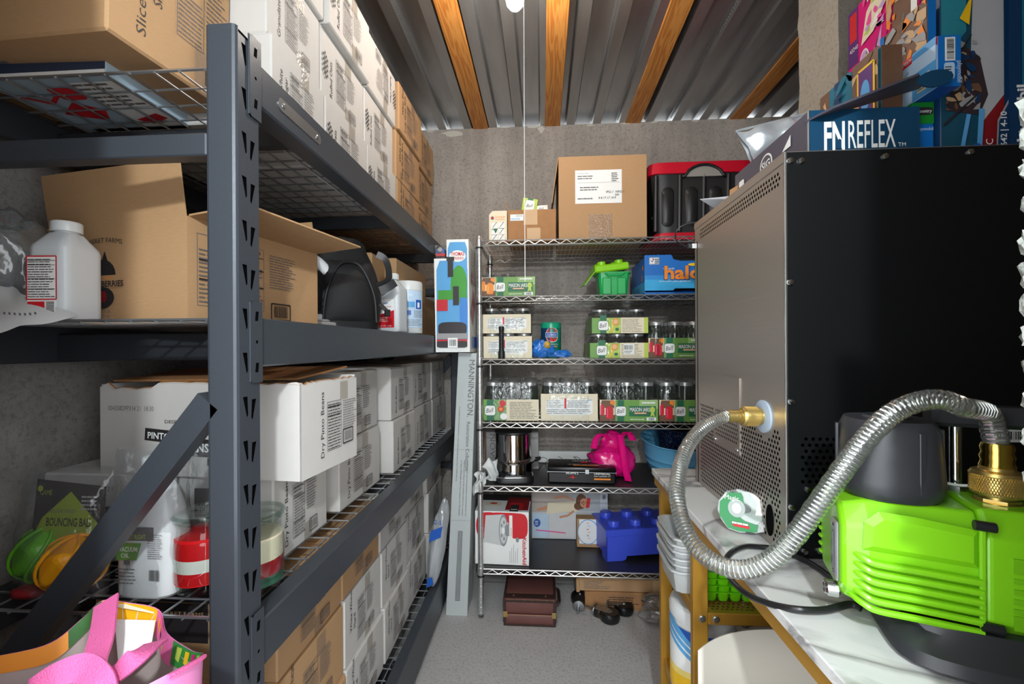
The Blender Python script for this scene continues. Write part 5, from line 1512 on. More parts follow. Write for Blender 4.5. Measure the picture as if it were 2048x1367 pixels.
# power cable of the pump, hanging over the desk edge
cp = []
for px, py, z in ((1690, 1178, .899), (1625, 1128, .897), (1560, 1100, .897), (1510, 1092, .898), (1482, 1094, .902)): cp.append(atZ(px, py, z))
for px, py, Y in ((1459, 1108, .868), (1451, 1128, .850), (1462, 1158, .83), (1495, 1188, .79), (1540, 1207, .735)): cp.append(atY(px, py, Y))
for px, py, z in ((1595, 1218, .899), (1650, 1219, .899), (1700, 1208, .905)): cp.append(atZ(px, py, z))
cp.append(Vector((.475, .70, .905)))
c0 = cp[0]
o = MB().tube(smoothpath([p-c0 for p in cp], 8), .0052, 10).build('power_cable', mat('cable_black', '1b1b1d', .3), None, c0, smooth=True)
tag(o, 'thick black power cable looping over the marble desk edge', 'cable')
cp = [Vector(q) for q in ((MX0-.012, 1.392, 1.602), (MX0-.03, 1.40, 1.607), (MX0-.048, 1.41, 1.625), (MX0-.045, 1.42, 1.655), (MX0-.02, 1.41, 1.674), (MX0+.03, 1.38, 1.6745))]
t = thing('sensor_cord', 'thin black cord plugged into the far top corner of the machine', 'cord', cp[0])
MB().tube(smoothpath([p-cp[0] for p in cp], 6), .0022, 6).build('cord', BLK, t, smooth=True)
MB().box((-.008, -.006, -.008), (.004, .006, .008), bev=.002).build('plug', BLK, t); MB().box((.004, -.005, -.007), (.0118, .005, .007)).build('plug_tip', STEEL, t)

# tape dispenser
TG = mat('tape_green', '1f8a4b', .3); CLP = clear('clear_plastic', (232, 238, 236), .2, .05, .08)
p = atZ(1480, 1064, DZ)
t = thing('tape_dispenser', 'clear and green tape dispenser with white roll leaning near the machine', 'tape', (p.x, p.y, DZ+.001), rot=(R(-12), 0, R(-30)))
def disc(r0, r1, y0, y1, m, name, par, c, n=32):
    mb = MB().lathe([(r0, y0), (r1, y0), (r1, y1), (r0, y1)], n, caps=(0, 0)); 
    mb.add([], [])
    k = n*3
    mb.f += [[k+j, k+(j+1) % n, (j+1) % n, j] for j in range(n)]; mb.m += [0]*n
    mb.xf(Matrix.Translation(c) @ Matrix.Rotation(R(90), 4, 'X')); return mb.build(name, m, par, smooth=True)
disc(.010, .035, -.0095, .0095, mat('tape_white', 'e9e8e2', .4), 'tape_roll', t, (.012, 0, .052))
disc(.006, .013, -.011, .011, WHT, 'roll_core', t, (-.004, -.002, .048))
pts = [(-.046+.0, .012), (-.030, .002), (.0, 0), (.022, .002), (.046, .012), (.056, .030), (.055, .042), (.030, .040), (.022, .032)] 
circ = [( .000+.042*cos(q), .046+.044*sin(q)) for q in [R(a) for a in range(-10, 250, 15)]]
MB().prism([(-.036, .020), (-.022, .004), (0, .0005), (.024, .003), (.048, .012), (.058, .034), (.054, .044), (.030, .042), (.034, .066), (.018, .086), (-.006, .090), (-.028, .082), (-.042, .060), (-.044, .040)], 'y', -.0125, -.0115).build('shell', CLP, t)
MB().prism([(-.036, .020), (-.022, .004), (0, .0005), (.024, .003), (.048, .012), (.058, .034), (.054, .044), (.030, .042), (.034, .066), (.018, .086), (-.006, .090), (-.028, .082), (-.042, .060), (-.044, .040)], 'y', .0115, .0125).build('shell', CLP, t)
F = Face((0, -.0140, 0), (1, 0, 0), (0, 0, 1)).up()
F.poly([(-.040, .030), (-.022, .006), (0, .003), (.034, .008), (.036, .022), (.010, .026), (-.006, .036), (.008, .056), (.006, .076), (.002, .084), (-.022, .080), (-.040, .058)], TG)
F.ell(-.006, .050, .017, .019, mat('core_grey', 'aab4b0', .3), 20); F.ell(-.006, .050, .009, .011, WHT, 16); F.text('Magic', -.030, .066, .010, WHT, wd=.028); F.rect(-.012, .012, .02, .017, RED); F.lines(-.014, .016, .024, .024, 1, WHT); F.build('green_card', t)
MB().box((.046, -.012, .036), (.062, .012, .042)).build('cutter', CLP, t)

# ================================================================ under the desk
FRO = clear('frosted_plastic', (246, 248, 248), .08, .25, .38)
z = .6275
p0 = None
for k in range(6):
    t = thing('food_container', 'clear frosted container, %s in the nested stack on the upper mesh shelf' % ('lowest', 'second from below', 'third from below', 'fourth from below', 'fifth from below', 'topmost')[k], 'container', (.475 + .004*(k % 2), 1.315, z), rz=R(k % 3 - 1), group='nested clear containers')
    a, b = .128, .095
    h = .062
    MB().loft([(a*.90, b*.88, 0, 8), (a*.97, b*.96, h-.006, 8), (a*1.0, b*1.0, h-.006, 8), (a*1.0, b*1.0, h, 8), (a*.95, b*.94, h, 8), (a*.885, b*.865, .002, 8)], 48, caps=(1, 1)).build('bowl', FRO, t, smooth=True)
    MB().tube([(a*cos(q)*(abs(cos(q))**8+abs(sin(q))**8)**(-1/8), b*sin(q)*(abs(cos(q))**8+abs(sin(q))**8)**(-1/8), h-.003) for q in [2*pi*(j+.5)/40 for j in range(40)]], .0035, 5, closed=True).build('rim', FRO, t, smooth=True)
    z += .0175
IG = mat('ice_tray_green', '69c70c', .35)
p = atY(1470, 1190, 1.20)
z = .6275
proto = None
for k in range(4):
    lb = 'lime green ice cube tray, %s of four stacked on the mesh shelf' % ('lowest', 'second from below', 'third from below', 'topmost')[k]
    if proto is None:
        t = proto = thing('ice_cube_tray', lb, 'tray', (.535, 1.245, z), group='stacked lime ice trays')
        for i in range(7):
            for j in range(3):
                MB().loft([(.0100, .0100, 0, 5), (.0125, .0125, .004, 5), (.0145, .0145, .024, 5)], 16, c=(-.093+.031*i, -.031+.031*j), caps=(1, 0)).build('cup', IG, t, smooth=True)
        MB().box((-.112, -.050, .024), (.112, .050, .0262), bev=.0008).build('rim', IG, t)
        MB().box((-.118, -.028, .024), (-.112, .028, .0262)).build('end_tab', IG, t)
    else: dup(proto, (.535 + .002*(k % 2), 1.245, z), 0, lb)
    z += .0175
# big wipes tub
t = thing('wipes_tub', 'large wipes tub with blue and yellow label on the lower gold shelf', 'tub', (.463, 1.335, .3005))
TUB = mat('milky_plastic', 'd9dcdc', .35, var=.03)
r_ = .088
MB().lathe([(r_*.96, 0), (r_, .004), (r_, .205), (r_*.98, .210), (r_*.98, .216), (r_*1.03, .218), (r_*1.04, .238), (r_*.99, .252), (r_*.90, .258), (.02, .260)], 48).build('tub', TUB, t, smooth=True)
F = Face(warp=cylwarp(r_, 0, -pi/2-.45), eps=.0004).up()
H0 = .018; LB = .185
N_ = 24
def band(fn0, fn1, m, x0=-.13, x1=.13):
    F.k += 1
    for i in range(N_):
        a, b = x0+(x1-x0)*i/N_, x0+(x1-x0)*(i+1)/N_
        F.mb.add([F.P(a, fn0(a)), F.P(b, fn0(b)), F.P(b, fn1(b)), F.P(a, fn1(a))], [(0,1,2,3)], m)
band(lambda x: H0, lambda x: H0+LB, WHT)
band(lambda x: H0, lambda x: H0+.075+.01*sin(x*20), mat('pale_yellow_print', 'f3dc7a', .4)); band(lambda x: H0, lambda x: H0+.058+.012*sin(x*18), YEL)
band(lambda x: H0+.105-.45*(x+.02), lambda x: H0+.165-.5*(x+.02), SKY); band(lambda x: H0+.118-.48*(x+.02), lambda x: H0+.123-.48*(x+.02), WHT); band(lambda x: H0+.138-.5*(x+.02), lambda x: H0+.142-.5*(x+.02), WHT)
band(lambda x: max(H0+.10, min(H0+LB, H0+.165-.75*(x+.03))), lambda x: H0+LB, BLU)
F.lines(.05, H0+.01, .09, H0+.05, 6, INK); F.build('printed_label', t)
# curled pale sheet standing under the desk
SHT = mat('pale_vinyl_sheet', 'd6d0c4', .45, var=.05, scale=4)
def vs_(u, v):
    x = .318 + .58*u; zt = .672 - .045*u
    y = 1.035 - .10*(1-u)**6 + .015*sin(u*3)
    return (x, y, zt*v + .002)
t = MB().grid(lambda u, v: Vector(vs_(u, v)) - Vector((.318, .935, 0)), 36, 6).build('vinyl_sheet', SHT, None, (.318, .935, 0), smooth=True)
sm = t.modifiers.new('thick', 'SOLIDIFY'); sm.thickness = .003
tag(t, 'large pale vinyl sheet with a curled edge standing under the desk', 'sheet')
# ================================================================ boxes on top of the machine
MT = MZ1 + .001
PGY = mat('slate_purple_card', '4d4a57', .45, var=.05); PBL = mat('petrol_blue_card', '0f3f5e', .4, var=.15, scale=4)
x0, x1, y0, y1 = .549, .762, .95, 1.30
H = .108
t = thing('open_carton', 'petrol blue open carton with white block lettering on the machine top', 'box', (x0, y0, MT))
w_, d_ = x1-x0, y1-y0
MB().box((0, 0, 0), (w_, d_, .003)).box((0, 0, .003), (w_, .004, H)).box((0, d_-.004, .003), (w_, d_, H)).box((0, .004, .003), (.004, d_-.004, H)).box((w_-.004, .004, .003), (w_, d_-.004, H)).build('carton', PBL, t)
F = Face((0, 0, 0), (1, 0, 0), (0, 0, 1)).up(); F.text('FN', w_*.13, .026, .058, WHT, wd=w_*.19, bold=.03); F.text('REFLEX', w_*.35, .028, .058, WHT, wd=w_*.43, bold=.006); F.text('TM', w_*.80, .028, .008, WHT)
F.poly([(w_*.24, .028), (w_*.285, .028), (w_*.285, .045), (w_*.262, .048)], PBL); F.build('lettering', t)
F = Face((0, d_, 0), (0, -1, 0), (0, 0, 1)).up(); F.rect(0, 0, d_, H, PGY); F.rect(d_-.006, 0, d_, H, GREY)
F.ell(.175, .068, .030, .026, WHT, 24); F.ell(.175, .068, .025, .022, PGY, 24); F.text('SIG', .155, .060, .018, WHT, wd=.040, bold=.02); F.poly([(.25, .065), (.285, .09), (.285, .065)], WHT); F.rrect(.03, .06, .06, .078, WHT); F.build('printed_side', t)
q_ = [atY(*a) - Vector((x0, y0, MT)) for a in ((1610, 246, .958), (1668, 216, .905), (1838, 150, .90), (1858, 172, .958))]
fl = MB().slab(q_, (q_[1]-q_[0]).cross(q_[3]-q_[0])*(1 if (q_[1]-q_[0]).cross(q_[3]-q_[0]).z < 0 else -1), .004); fl.build('lid', PGY, t)
tab = MB(); pts = [(.032*cos(q), .016*sin(q)) for q in [2*pi*j/18 for j in range(18)]]
tab.prism(pts, 'y', 0, .003); tab.build('lid_tab', PBL, t, atY(1872, 156, .90) - Vector((x0, y0, MT)), (0, R(-8), 0))
MB().slab([(0, d_-.02, H*.7), (-.02, d_-.01, H*.6), (-.018, d_, H*.2), (0, d_, .01)], (-1, 0, 0), .003).build('torn_flap', KRAFT2, t)
# silver pouch on the far side and a sheet of paper
FOIL = mat('silver_foil', 'd5dbe0', .28, .55, var=.05, bump=.35, bscale=14)
t = thing('foil_pouch', 'silver foil pouch lying between the red lidded bin and the blue carton', 'pouch', (.555, 1.31, MT))
A, B, C2, D2 = [atY(x, y, Y) for x, y, Y in ((1472, 262, 1.31), (1619, 226, 1.30), (1605, 300, 1.31), (1505, 320, 1.31))]
def pf(u, v):
    p = (A.lerp(B, u)).lerp(D2.lerp(C2, u), v); return p + Vector((0, -.03*sin(pi*u)*sin(pi*min(1, v*1.1)), 0)) - Vector((.555, 1.31, MT))
sheet(pf, 22, 14, 'pouch_front', FOIL, t, 6, .012, 22)
sheet(lambda u, v: Vector(pf(u, v)) + Vector((0, .014, 0)), 22, 14, 'pouch_back', FOIL, t, 6, .012, 22)
MB().tube([pf(u/10, .0) for u in range(11)], .003, 6).build('seal', FOIL, t)
A, B, C2 = atY(1400, 398, 1.33), atY(1478, 388, 1.28), atY(1432, 418, 1.34)
a0 = Vector((A.x, A.y, A.z))
o = MB().slab([Vector((0, 0, 0)), C2-a0, Vector((.08, -.09, -.03)), B-a0+Vector((.04, 0, 0))], (0, -.4, 1), .0008).build('paper_sheet', mat('paper_white', 'cfd3da', .5), None, a0)
tag(o, 'folded white paper sheet sticking out over the machine top', 'paper')

def art_blob(F, x0, y0, x1, y1, cols, n, seed, s=(.01, .03)):
    r = random.Random(seed)
    for i in range(n):
        cx, cy = r.uniform(x0, x1), r.uniform(y0, y1); m = r.choice(cols); k = r.uniform(*s); a = r.uniform(0, pi)
        pts = []
        for j in range(7):
            q = 2*pi*j/7; rr = k*r.uniform(.4, 1.1)
            x, y = rr*cos(q)*1.5, rr*sin(q)*.7
            pts.append((min(x1, max(x0, cx+x*cos(a)-y*sin(a))), min(y1, max(y0, cy+x*sin(a)+y*cos(a)))))
        F.poly(pts, m, up=(i % 5 == 0))
def toybox(label, xl, yn, yf, zb, zt, thick, side, near, name='toy_carton', base=BLU, group='toy cartons on the machine', rz=0):
    """thin upright carton: long printed face looks to the left, its edge looks at the camera"""
    t = thing(name, label, 'box', (xl, yn, zb), rz, group)
    MB().box((0, 0, 0), (thick, yf-yn, zt-zb), bev=.0012).build('carton', base, t)
    L, h = yf-yn, zt-zb
    F = Face((0, L, 0), (0, -1, 0), (0, 0, 1)).up(); side(F, L, h); F.build('printed_side', t)
    F = Face((0, 0, 0), (1, 0, 0), (0, 0, 1)).up(); near(F, thick, h); F.build('printed_edge', t)
    return t
PBLU = mat('toy_blue', '0f6fc0', .3); LILAC = mat('lilac_print', 'c7a3d6', .4); PALEB = mat('pale_sky_print', 'bcd6ee', .35)
# magenta box
def s_mag(F, L, h):
    F.rect(0, 0, L, h, MAG); F.rect(0, h*.72, L*.16, h, PURP); F.rect(L*.03, h*.84, L*.14, h*.98, RED); F.text('43240', L*.03, h*.79, .012, WHT, wd=L*.13)
    F.ell(L*.26, h*.70, L*.07, h*.055, WHT, 22); F.ell(L*.26, h*.70, L*.06, h*.047, LILAC, 22); art_blob(F, L*.22, h*.67, L*.30, h*.73, (INK, YEL, LGRN), 6, 2, (.004, .009))
    F.poly([(L*.22, h*.78), (L*.30, h*.92), (L*.52, h), (L*.60, h*.90), (L*.40, h*.80)], CREAM); art_blob(F, L*.25, h*.80, L*.55, h, (LILAC, PINK, WHT, LGRN), 16, 4, (.008, .018))
    F.poly([(L*.55, 0), (L*.62, h*.55), (L*.72, h), (L*.93, h), (L*.93, 0)], BRN); art_blob(F, L*.60, h*.1, L*.92, h*.95, (GREY, BRN, TAN, ORG, INK2), 46, 5, (.008, .02)); F.rect(L*.75, h*.82, L*.92, h*.90, SKY)
    for i in range(9): F.poly([(L*(.10+.05*i), h*(.42+.035*i)), (L*(.17+.05*i), h*(.50+.035*i)), (L*(.15+.05*i), h*(.40+.035*i))], INK if i % 2 else LILAC)
    F.path([(L*.06, h*.36), (L*.09, h*.48), (L*.20, h*.50), (L*.40, h*.62)], .006, LILAC); F.rect(L*.93, 0, L, h, WHT)
def n_blue(F, w_, h): F.rect(0, 0, w_, h, PBLU); F.lines(w_*.25, h*.66, w_*.8, h*.86, 12, PALEB, .3, .3); F.ell(w_*.55, h*.57, w_*.2, w_*.2, RED, 18); F.ell(w_*.55, h*.57, w_*.16, w_*.16, PALEB, 18); F.line((w_*.42, h*.57+.006), (w_*.68, h*.57-.006), .003, RED, 1); F.lines(w_*.2, h*.40, w_*.7, h*.48, 4, PALEB, .3, .4)
toybox('tall magenta toy carton with a blue edge at back of the machine top', .862, 1.062, 1.308, MT, 2.22, .046, s_mag, n_blue)
# teal picture carton standing inside the open blue one
def s_teal(F, L, h):
    F.rect(0, 0, L, h, TEAL); F.rect(0, 0, L*.18, h, BRN); art_blob(F, 0, 0, L*.17, h, (ORG, BRN, TAN), 9, 7, (.005, .014)); F.text('NOVELMORE', L*.155, h*.02, .015, WHT, rot=pi/2, wd=h*.6)
    F.poly([(L*.24, 0), (L*.20, h*.25), (L*.36, h*.40), (L*.58, h*.36), (L*.56, 0)], CREAM); art_blob(F, L*.22, h*.02, L*.55, h*.40, (RED, SKY, WHT, TAN, YEL), 18, 8, (.006, .014)); art_blob(F, L*.3, h*.4, L*.6, h, (TEAL, PURP, NAVY), 16, 9, (.012, .024))
    F.rect(L*.62, 0, L, h, BRN); art_blob(F, L*.62, 0, L, h, (BRN, TAN, GREY), 16, 3, (.01, .02)); F.frame(L*.72, h*.35, L*.95, h*.9, .006, YEL); F.rect(L*.73, h*.36, L*.94, h*.89, PURP); F.ell(L*.83, h*.65, L*.07, h*.14, SKY, 14)
toybox('teal and brown toy carton leaning up behind the open carton lid', .700, .965, 1.165, MT+.004, 1.915, .040, s_teal, lambda F, w_, h: F.rect(0, 0, w_, h, BRN), base=BRN)
# special carton with barcode
def s_sp(F, L, h):
    F.rect(0, 0, L, h, PALEB); F.rect(0, h*.84, L, h, RED); F.text('Special PLUS', L*.78, h*.955, h*.09, WHT, rot=pi, wd=L*.55, bold=.01)
    F.rect(0, 0, L*.08, h, WHT); F.text('playmobil', L*.03, h*.1, .010, PURP, rot=pi/2, wd=h*.5)
    F.ell(L*.25, h*.45, L*.12, h*.28, mat('peach_print', 'f0c5ae', .4), 16); F.ell(L*.5, h*.5, L*.08, h*.2, mat('pale_green2', 'c5dcb0', .4), 12); F.line((L*.3, h*.3), (L*.6, h*.7), .002, GREY, 1)
    F.rect(L*.66, 0, L, h, SKY); F.rect(L*.66, h*.55, L, h*.84, PALEB); F.rect(L*.74, h*.10, L*.92, h*.42, CREAM); F.lines(L*.75, h*.13, L*.91, h*.40, 5, INK2)
def n_sp(F, w_, h):
    F.rect(0, 0, w_, h, PBLU); F.rect(w_*.28, h*.50, w_*.74, h*.96, WHT); F.barcode(w_*.36, h*.53, w_*.68, h*.93, INK, vert=True); F.rrect(w_*.22, h*.14, w_*.70, h*.46, PALEB, p=8); F.lines(w_*.26, h*.2, w_*.6, h*.4, 4, INK)
    F.text('playmobil', w_*.80, h*.48, .009, PALEB, rot=-pi/2, wd=h*.42, bold=.01)
toybox('blue toy carton with barcode edge standing in front of the magenta one', .772, .920, 1.085, 1.800, 1.899, .041, s_sp, n_sp)
def strip(F, L, h):
    F.rect(0, 0, L, h, BRN); art_blob(F, 0, 0, L, h, (BRN, TAN, ORG, GREY), 30, 11, (.008, .02)); F.rect(0, 0, L*.10, h, PBLU); F.text('playmobil', L*.075, h*.1, .012, WHT, rot=pi/2, wd=h*.7, bold=.01)
toybox('narrow toy carton with flame picture wedged behind the barcode carton', .777, .950, 1.070, 1.900, 1.995, .016, strip, lambda F, w_, h: F.rect(0, 0, w_, h, PBLU), base=BRN)
# green and blue carton
t = thing('toy_carton', 'small green topped blue carton between the open carton and the big art carton', 'box', (.765, .972, MT), group='toy cartons on the machine')
MB().box((0, 0, 0), (.0415, .25, .1265), bev=.0012).build('carton', PBLU, t)
F = Face((0, 0, 0), (1, 0, 0), (0, 0, 1)).up(); F.rect(0, .082, .0415, .1265, mat('deep_green_print', '178a2c', .4)); F.ell(.022, .108, .018, .008, INK, 18, p=4); F.text('Country', .022, .105, .007, WHT, al='c', wd=.031, bold=.01, shear=.2); F.text('playmobil', .022, .068, .007, PALEB, al='c', wd=.034, bold=.01); F.build('printed_edge', t)
F = Face((0, .25, 0), (0, -1, 0), (0, 0, 1)).up(); F.rect(0, .04, .25, .1265, mat('deep_green_print', '178a2c')); art_blob(F, .1, .05, .24, .12, (LGRN, WHT, INK), 14, 13, (.008, .02)); F.build('printed_side', t)
# big art carton with the navy spine
xa, xb, xc = .810, .929, 1.00
ya = .960
t = thing('toy_carton', 'large upright toy carton with navy spine at right end of machine top', 'box', (xa, ya, MT), group='toy cartons on the machine')
h = .47
MB().box((0, 0, 0), (xc-xa, .045, h), bev=.0012).build('carton', NAVY, t)
F = Face((0, 0, 0), (1, 0, 0), (0, 0, 1)).up(); wA = xb-xa
SILV = mat('glossy_pale_print', 'c9cbd0', .25, .2, var=.1, scale=12)
F.rect(0, 0, wA, h, mat('deep_teal_print', '1d4d63', .3, var=.3, scale=14)); F.poly([(wA*.45, .12), (wA*.55, h), (wA, h), (wA, .10), (wA*.75, .06)], SILV); F.poly([(wA*.55, 0), (wA*.62, .07), (wA, .13), (wA, 0)], DRED)
F.poly([(0, .20), (0, h*.86), (wA*.40, h*.95), (wA*.40, .26)], mat('sea_print', '2f8a9a', .3, var=.2))
F.poly([(wA*.10, .10), (wA*.30, .24), (wA*.62, .20), (wA*.74, .13), (wA*.60, .09)], mat('hull_print', '3a2d33', .35)); art_blob(F, wA*.05, .10, wA*.62, .24, (INK, NAVY, TAN, BRN, GREY), 40, 17, (.006, .014)); F.path([(0, .07), (wA*.55, .13)], .004, INK); F.path([(0, .16), (wA*.45, .25)], .003, INK)
F.path([(wA*.26, .0), (wA*.40, .09)], .008, SKY); F.path([(wA*.55, .0), (wA*.60, .10)], .010, SKY); F.ell(wA*.22, .012, .007, .014, BLU, 12); F.ell(wA*.52, .015, .012, .016, BLU, 12)
F.poly([(wA*.25, h*.60), (wA*.45, h*.70), (wA*.40, h*.57)], YEL); F.poly([(wA*.15, h*.78), (wA*.30, h*.92), (wA*.34, h*.78)], ORG); F.text('4 PC', wA*.76, .002, .014, WHT, rot=pi/2, wd=.036)
F.poly([(wA*.80, 0), (wA*.83, .075), (wA, .115), (wA, 0)], GREY); F.poly([(wA*.82, 0), (wA*.85, .072), (wA, .108), (wA, 0)], NAVY); F.text('70642 | 4-10', wA*.965, .006, .012, WHT, rot=pi/2, wd=.085, bold=.015)
F.rect(wA, 0, xc-xa, h, NAVY); F.rect(wA+.024, .14, xc-xa, h, TEAL); F.text('playmobil', wA+.032, .012, .019, WHT, rot=pi/2, wd=.13, bold=.03)
F.build('printed_front', t)

# fleece hanging beside the doorway at the right edge
FLE = mat('fleece', '80837d', .95, var=.15, scale=60, bump=.8, bscale=160)
t = thing('fleece_throw', 'white fluffy fleece hanging at the right edge by the doorway', 'blanket', (.44, .385, 1.0))
rr = random.Random(21)
for k, (zz, r_, ex) in enumerate(((1.470, .016, 0), (1.447, .017, 3), (1.426, .012, 6), (1.402, .013, 8), (1.372, .012, 4), (1.352, .016, 0), (1.328, .015, 2), (1.305, .012, 6), (1.284, .012, 5), (1.258, .010, 9), (1.232, .011, 8), (1.20, .011, 10))):
    p = atY(2037 + ex, 690, .385)
    crumple('fleece_lump', FLE, t, (p.x + r_*1.25 - .44, 0, (zz-1.30)*1.11+.30), (r_*1.1, .008, r_*1.05), k, 3, .35, 3.2)
MB().box((-.040, -.082, -.30), (.020, -.002, .50), bev=.012).build('fleece_back', FLE, t, smooth=True)
# ================================================================ left rack, near end
DK = [1.789, 1.353, .833, .194]                        # tops of the wire decks
t = thing('flat_game_box', 'flat white and red printed box lying on top deck under the kraft carton', 'box', (atZ(195, 137, DK[0]).x-.255, .742, DK[0]))
MB().box((0, 0, 0), (.255, .20, .026), bev=.001).build('carton', mat('pale_blue_box', 'a9bfcf', .5), t)
F = Face((0, 0, 0), (1, 0, 0), (0, 0, 1)).up(); F.rect(0, 0, .255, .026, mat('navy_edge', '2a3850', .5)); F.rect(.0, .0, .255, .008, WHT); F.build('printed_edge', t)
F = Face((0, .2, -.0002), (1, 0, 0), (0, -1, 0)).up(); F.rect(.16, .02, .25, .18, WHT); F.lines(.16, .10, .245, .18, 6, INK2)
F.poly([(.04, .08), (.10, .12), (.14, .09), (.11, .05)], RED); F.poly([(.17, .05), (.23, .07), (.24, .05), (.19, .03)], RED); F.path([(.02, .15), (.06, .12), (.12, .16)], .008, RED); F.rrect(.10, .13, .15, .17, RED); F.build('printed_base', t)
t = thing('food_case', 'big kraft apple slices case overhanging the near end of the top deck', 'box', (-.690, .664, DK[0]+.020), rot=(0, R(1.2), R(-4)))
WD, DP, HT = .44, .255, .30
MB().box((-WD, 0, .0), (0, DP, HT), bev=.004).build('carton', KRAFT, t)
F = Face((0, 0, 0), (0, 1, 0), (0, 0, 1)).up(); F.text('Sliced Apples', .065, .030, .018, INK, rot=pi/2, wd=.19, bold=-.005); F.text('Slices', .095, .10, .018, INK, rot=pi/2)
F.frame(.125, .08, .185, .25, .0014, INK2); F.lines(.127, .085, .183, .17, 10, INK2, .3, .1); F.lines(.19, .09, .245, .24, 16, INK2, .25, .4); F.frame(.19, .02, .245, .05, .002, INK); F.barcode(.195, .024, .24, .046, INK2); F.build('printed_panel', t)
MB().add([(.0014, .165, 0), (.0014, .215, 0), (.0014, .215, .085), (.0014, .165, .085)], [(0,1,2,3)]).build('tape', TAPE, t)
F = Face((-WD, .255, -.0002), (1, 0, 0), (0, -1, 0)).up(); F.lines(.03, .18, .2, .26, 5, INK2, .4, .3); F.build('printed_base', t)

# ---- second deck
rz = R(-10)
c0 = Vector((-.670, .800, DK[1]))
W2, D2_, H2 = .367, .372, .198
ux, uy = Vector((cos(rz), sin(rz), 0)), Vector((-sin(rz), cos(rz), 0))
cc = c0 - ux*W2/2 + uy*D2_/2
t = carton('open_carton', 'open kraft berries case with raised flaps on the second deck', 'box', W2, D2_, H2, cc, rz, m=KRAFT, flaps=[('front', .105, 97), ('right', .135, 176), ('back', .085, 80)], inner=KIN)
F = Face((-W2/2, -D2_/2, 0), (1, 0, 0), (0, 0, 1)).up()
F.text('DESERET FARMS', W2*.42, .153, .010, INK, al='c', wd=.105, arc=.006)
F.ell(W2*.42, .095, .035, .030, INK, 20); F.poly([(W2*.34, .11), (W2*.38, .145), (W2*.41, .115), (W2*.44, .142), (W2*.47, .112)], INK); F.rect(W2*.30, .068, W2*.55, .093, KRAFT); F.text('FREEZE DRIED', W2*.42, .085, .005, ORG, al='c', wd=.06)
F.text('STRAWBERRIES', W2*.42, .070, .012, INK, al='c', wd=.115, bold=.02); F.ell(W2*.42, .048, .034, .022, INK, 20); F.ell(W2*.40, .05, .016, .012, GRN, 10); F.ell(W2*.44, .05, .008, .012, DRED, 10); F.text('NET WT 5 LB', W2*.42, .018, .006, INK2, al='c', wd=.05); F.text('8 OZ (2.5 kg)', W2*.42, .009, .006, INK2, al='c', wd=.05)
F.build('printed_front', t)
F = Face((W2/2, -D2_/2, 0), (0, 1, 0), (0, 0, 1)).up()
F.frame(.02, .03, .185, .17, .0012, INK2); F.text('Nutrition Facts', .10, .157, .010, INK, wd=.075, bold=.01); F.rect(.10, .148, .183, .150, INK); F.lines(.022, .035, .182, .145, 13, INK2, .28, .1); F.rect(.022, .118, .182, .121, INK); F.rect(.022, .08, .182, .083, INK)
F.lines(.200, .085, .285, .165, 13, INK2, .3, .25); F.frame(.205, .012, .265, .05, .003, INK); F.barcode(.213, .018, .257, .045, INK); F.build('printed_side', t)

HDPE = mat('milky_bottle', 'c9ced2', .35, var=.03, spec=.4)
def alcohol(label, loc, a, b, h, rz, full):
    t = thing('alcohol_bottle', label, 'bottle', loc, rz)
    nk = .019
    MB().loft([(a*.92, b*.92, 0, 9), (a, b, .006, 9), (a, b, h*.70, 9), (a*.97, b*.97, h*.735, 8), (nk*1.1, nk*1.1, h*.875, 3), (nk*.9, nk*.9, h*.885, 2), (nk*.9, nk*.9, h*.90, 2)], 40).build('bottle', HDPE, t, smooth=True, angle=40)
    mb = MB().lathe([(nk*1.12, h*.895), (nk*1.2, h*.90), (nk*1.2, h*.985), (nk*1.1, h), (nk*.3, h)], 24); c = mb.build('cap', mat('clear_cap', 'd3d7d8', .25), t, smooth=True)
    return t
t = alcohol('large milky alcohol bottle with red framed label at the near end, second deck', (-.878, .768, DK[1]), .034, .038, .180, R(4), True)
F = Face((-.034, -.0404, 0), (1, 0, 0), (0, 0, 1)).up(); F.rect(.004, .020, .056, .110, WHT); F.frame(.004, .034, .056, .110, .0022, RED); F.lines(.006, .037, .054, .107, 16, INK, .3, .25)
for z in (.102, .094, .07, .052): F.rect(.006, z, .054, z+.0008, INK, up=0)
F.rect(.006, .012, .036, .030, RED); F.rect(.018, .012, .026, .020, WHT); F.rect(.038, .008, .056, .032, WHT); F.barcode(.040, .010, .054, .030, INK, vert=True); F.build('printed_label', t)
# clear bag bundle and hanging packing film
t = thing('plastic_bag', 'clear plastic bag bundle with blue print at far left, second deck', 'bag', (-1.045, .80, DK[1]))
FILM = clear('clear_bag_film', (228, 233, 238), .14, .12, .16, .6, 22)
crumple('bag', FILM, t, (0, 0, .105), (.075, .07, .105), 3, 4, .25, 2.2, .001)
crumple('inner_fold', FILM, t, (-.02, -.02, .09), (.045, .045, .085), 8, 3, .35, 2.8, .002)
F = Face((-.062, -.073, .02), (1, .1, 0), (.2, 0, 1)).up(); F.poly([(.01, .05), (.045, .07), (.055, .05), (.02, .03)], BLU); F.lines(.0, .0, .06, .05, 5, BLU, .5, .3); F.build('blue_print', t)
PFILM = mat('white_poly_mailer', 'c9c9c9', .35, var=.05, scale=12, bump=.2, bscale=12)
A, B, C2, D2 = [atY(x, y, Y) for x, y, Y in ((-40, 560, .745), (30, 578, .755), (157, 628, .73), (-40, 672, .69))]
oo = Vector((-.86, .73, DK[1]))
def mf(u, v):
    top = A.lerp(B, u) if u < .5 else A.lerp(B, .5).lerp(B, (u-.5)*2)
    top = A.lerp(B, u); bot = D2.lerp(C2, u)
    p = top.lerp(bot, v); return p - oo + Vector((0, -.012*sin(pi*v), .006*sin(u*6)))
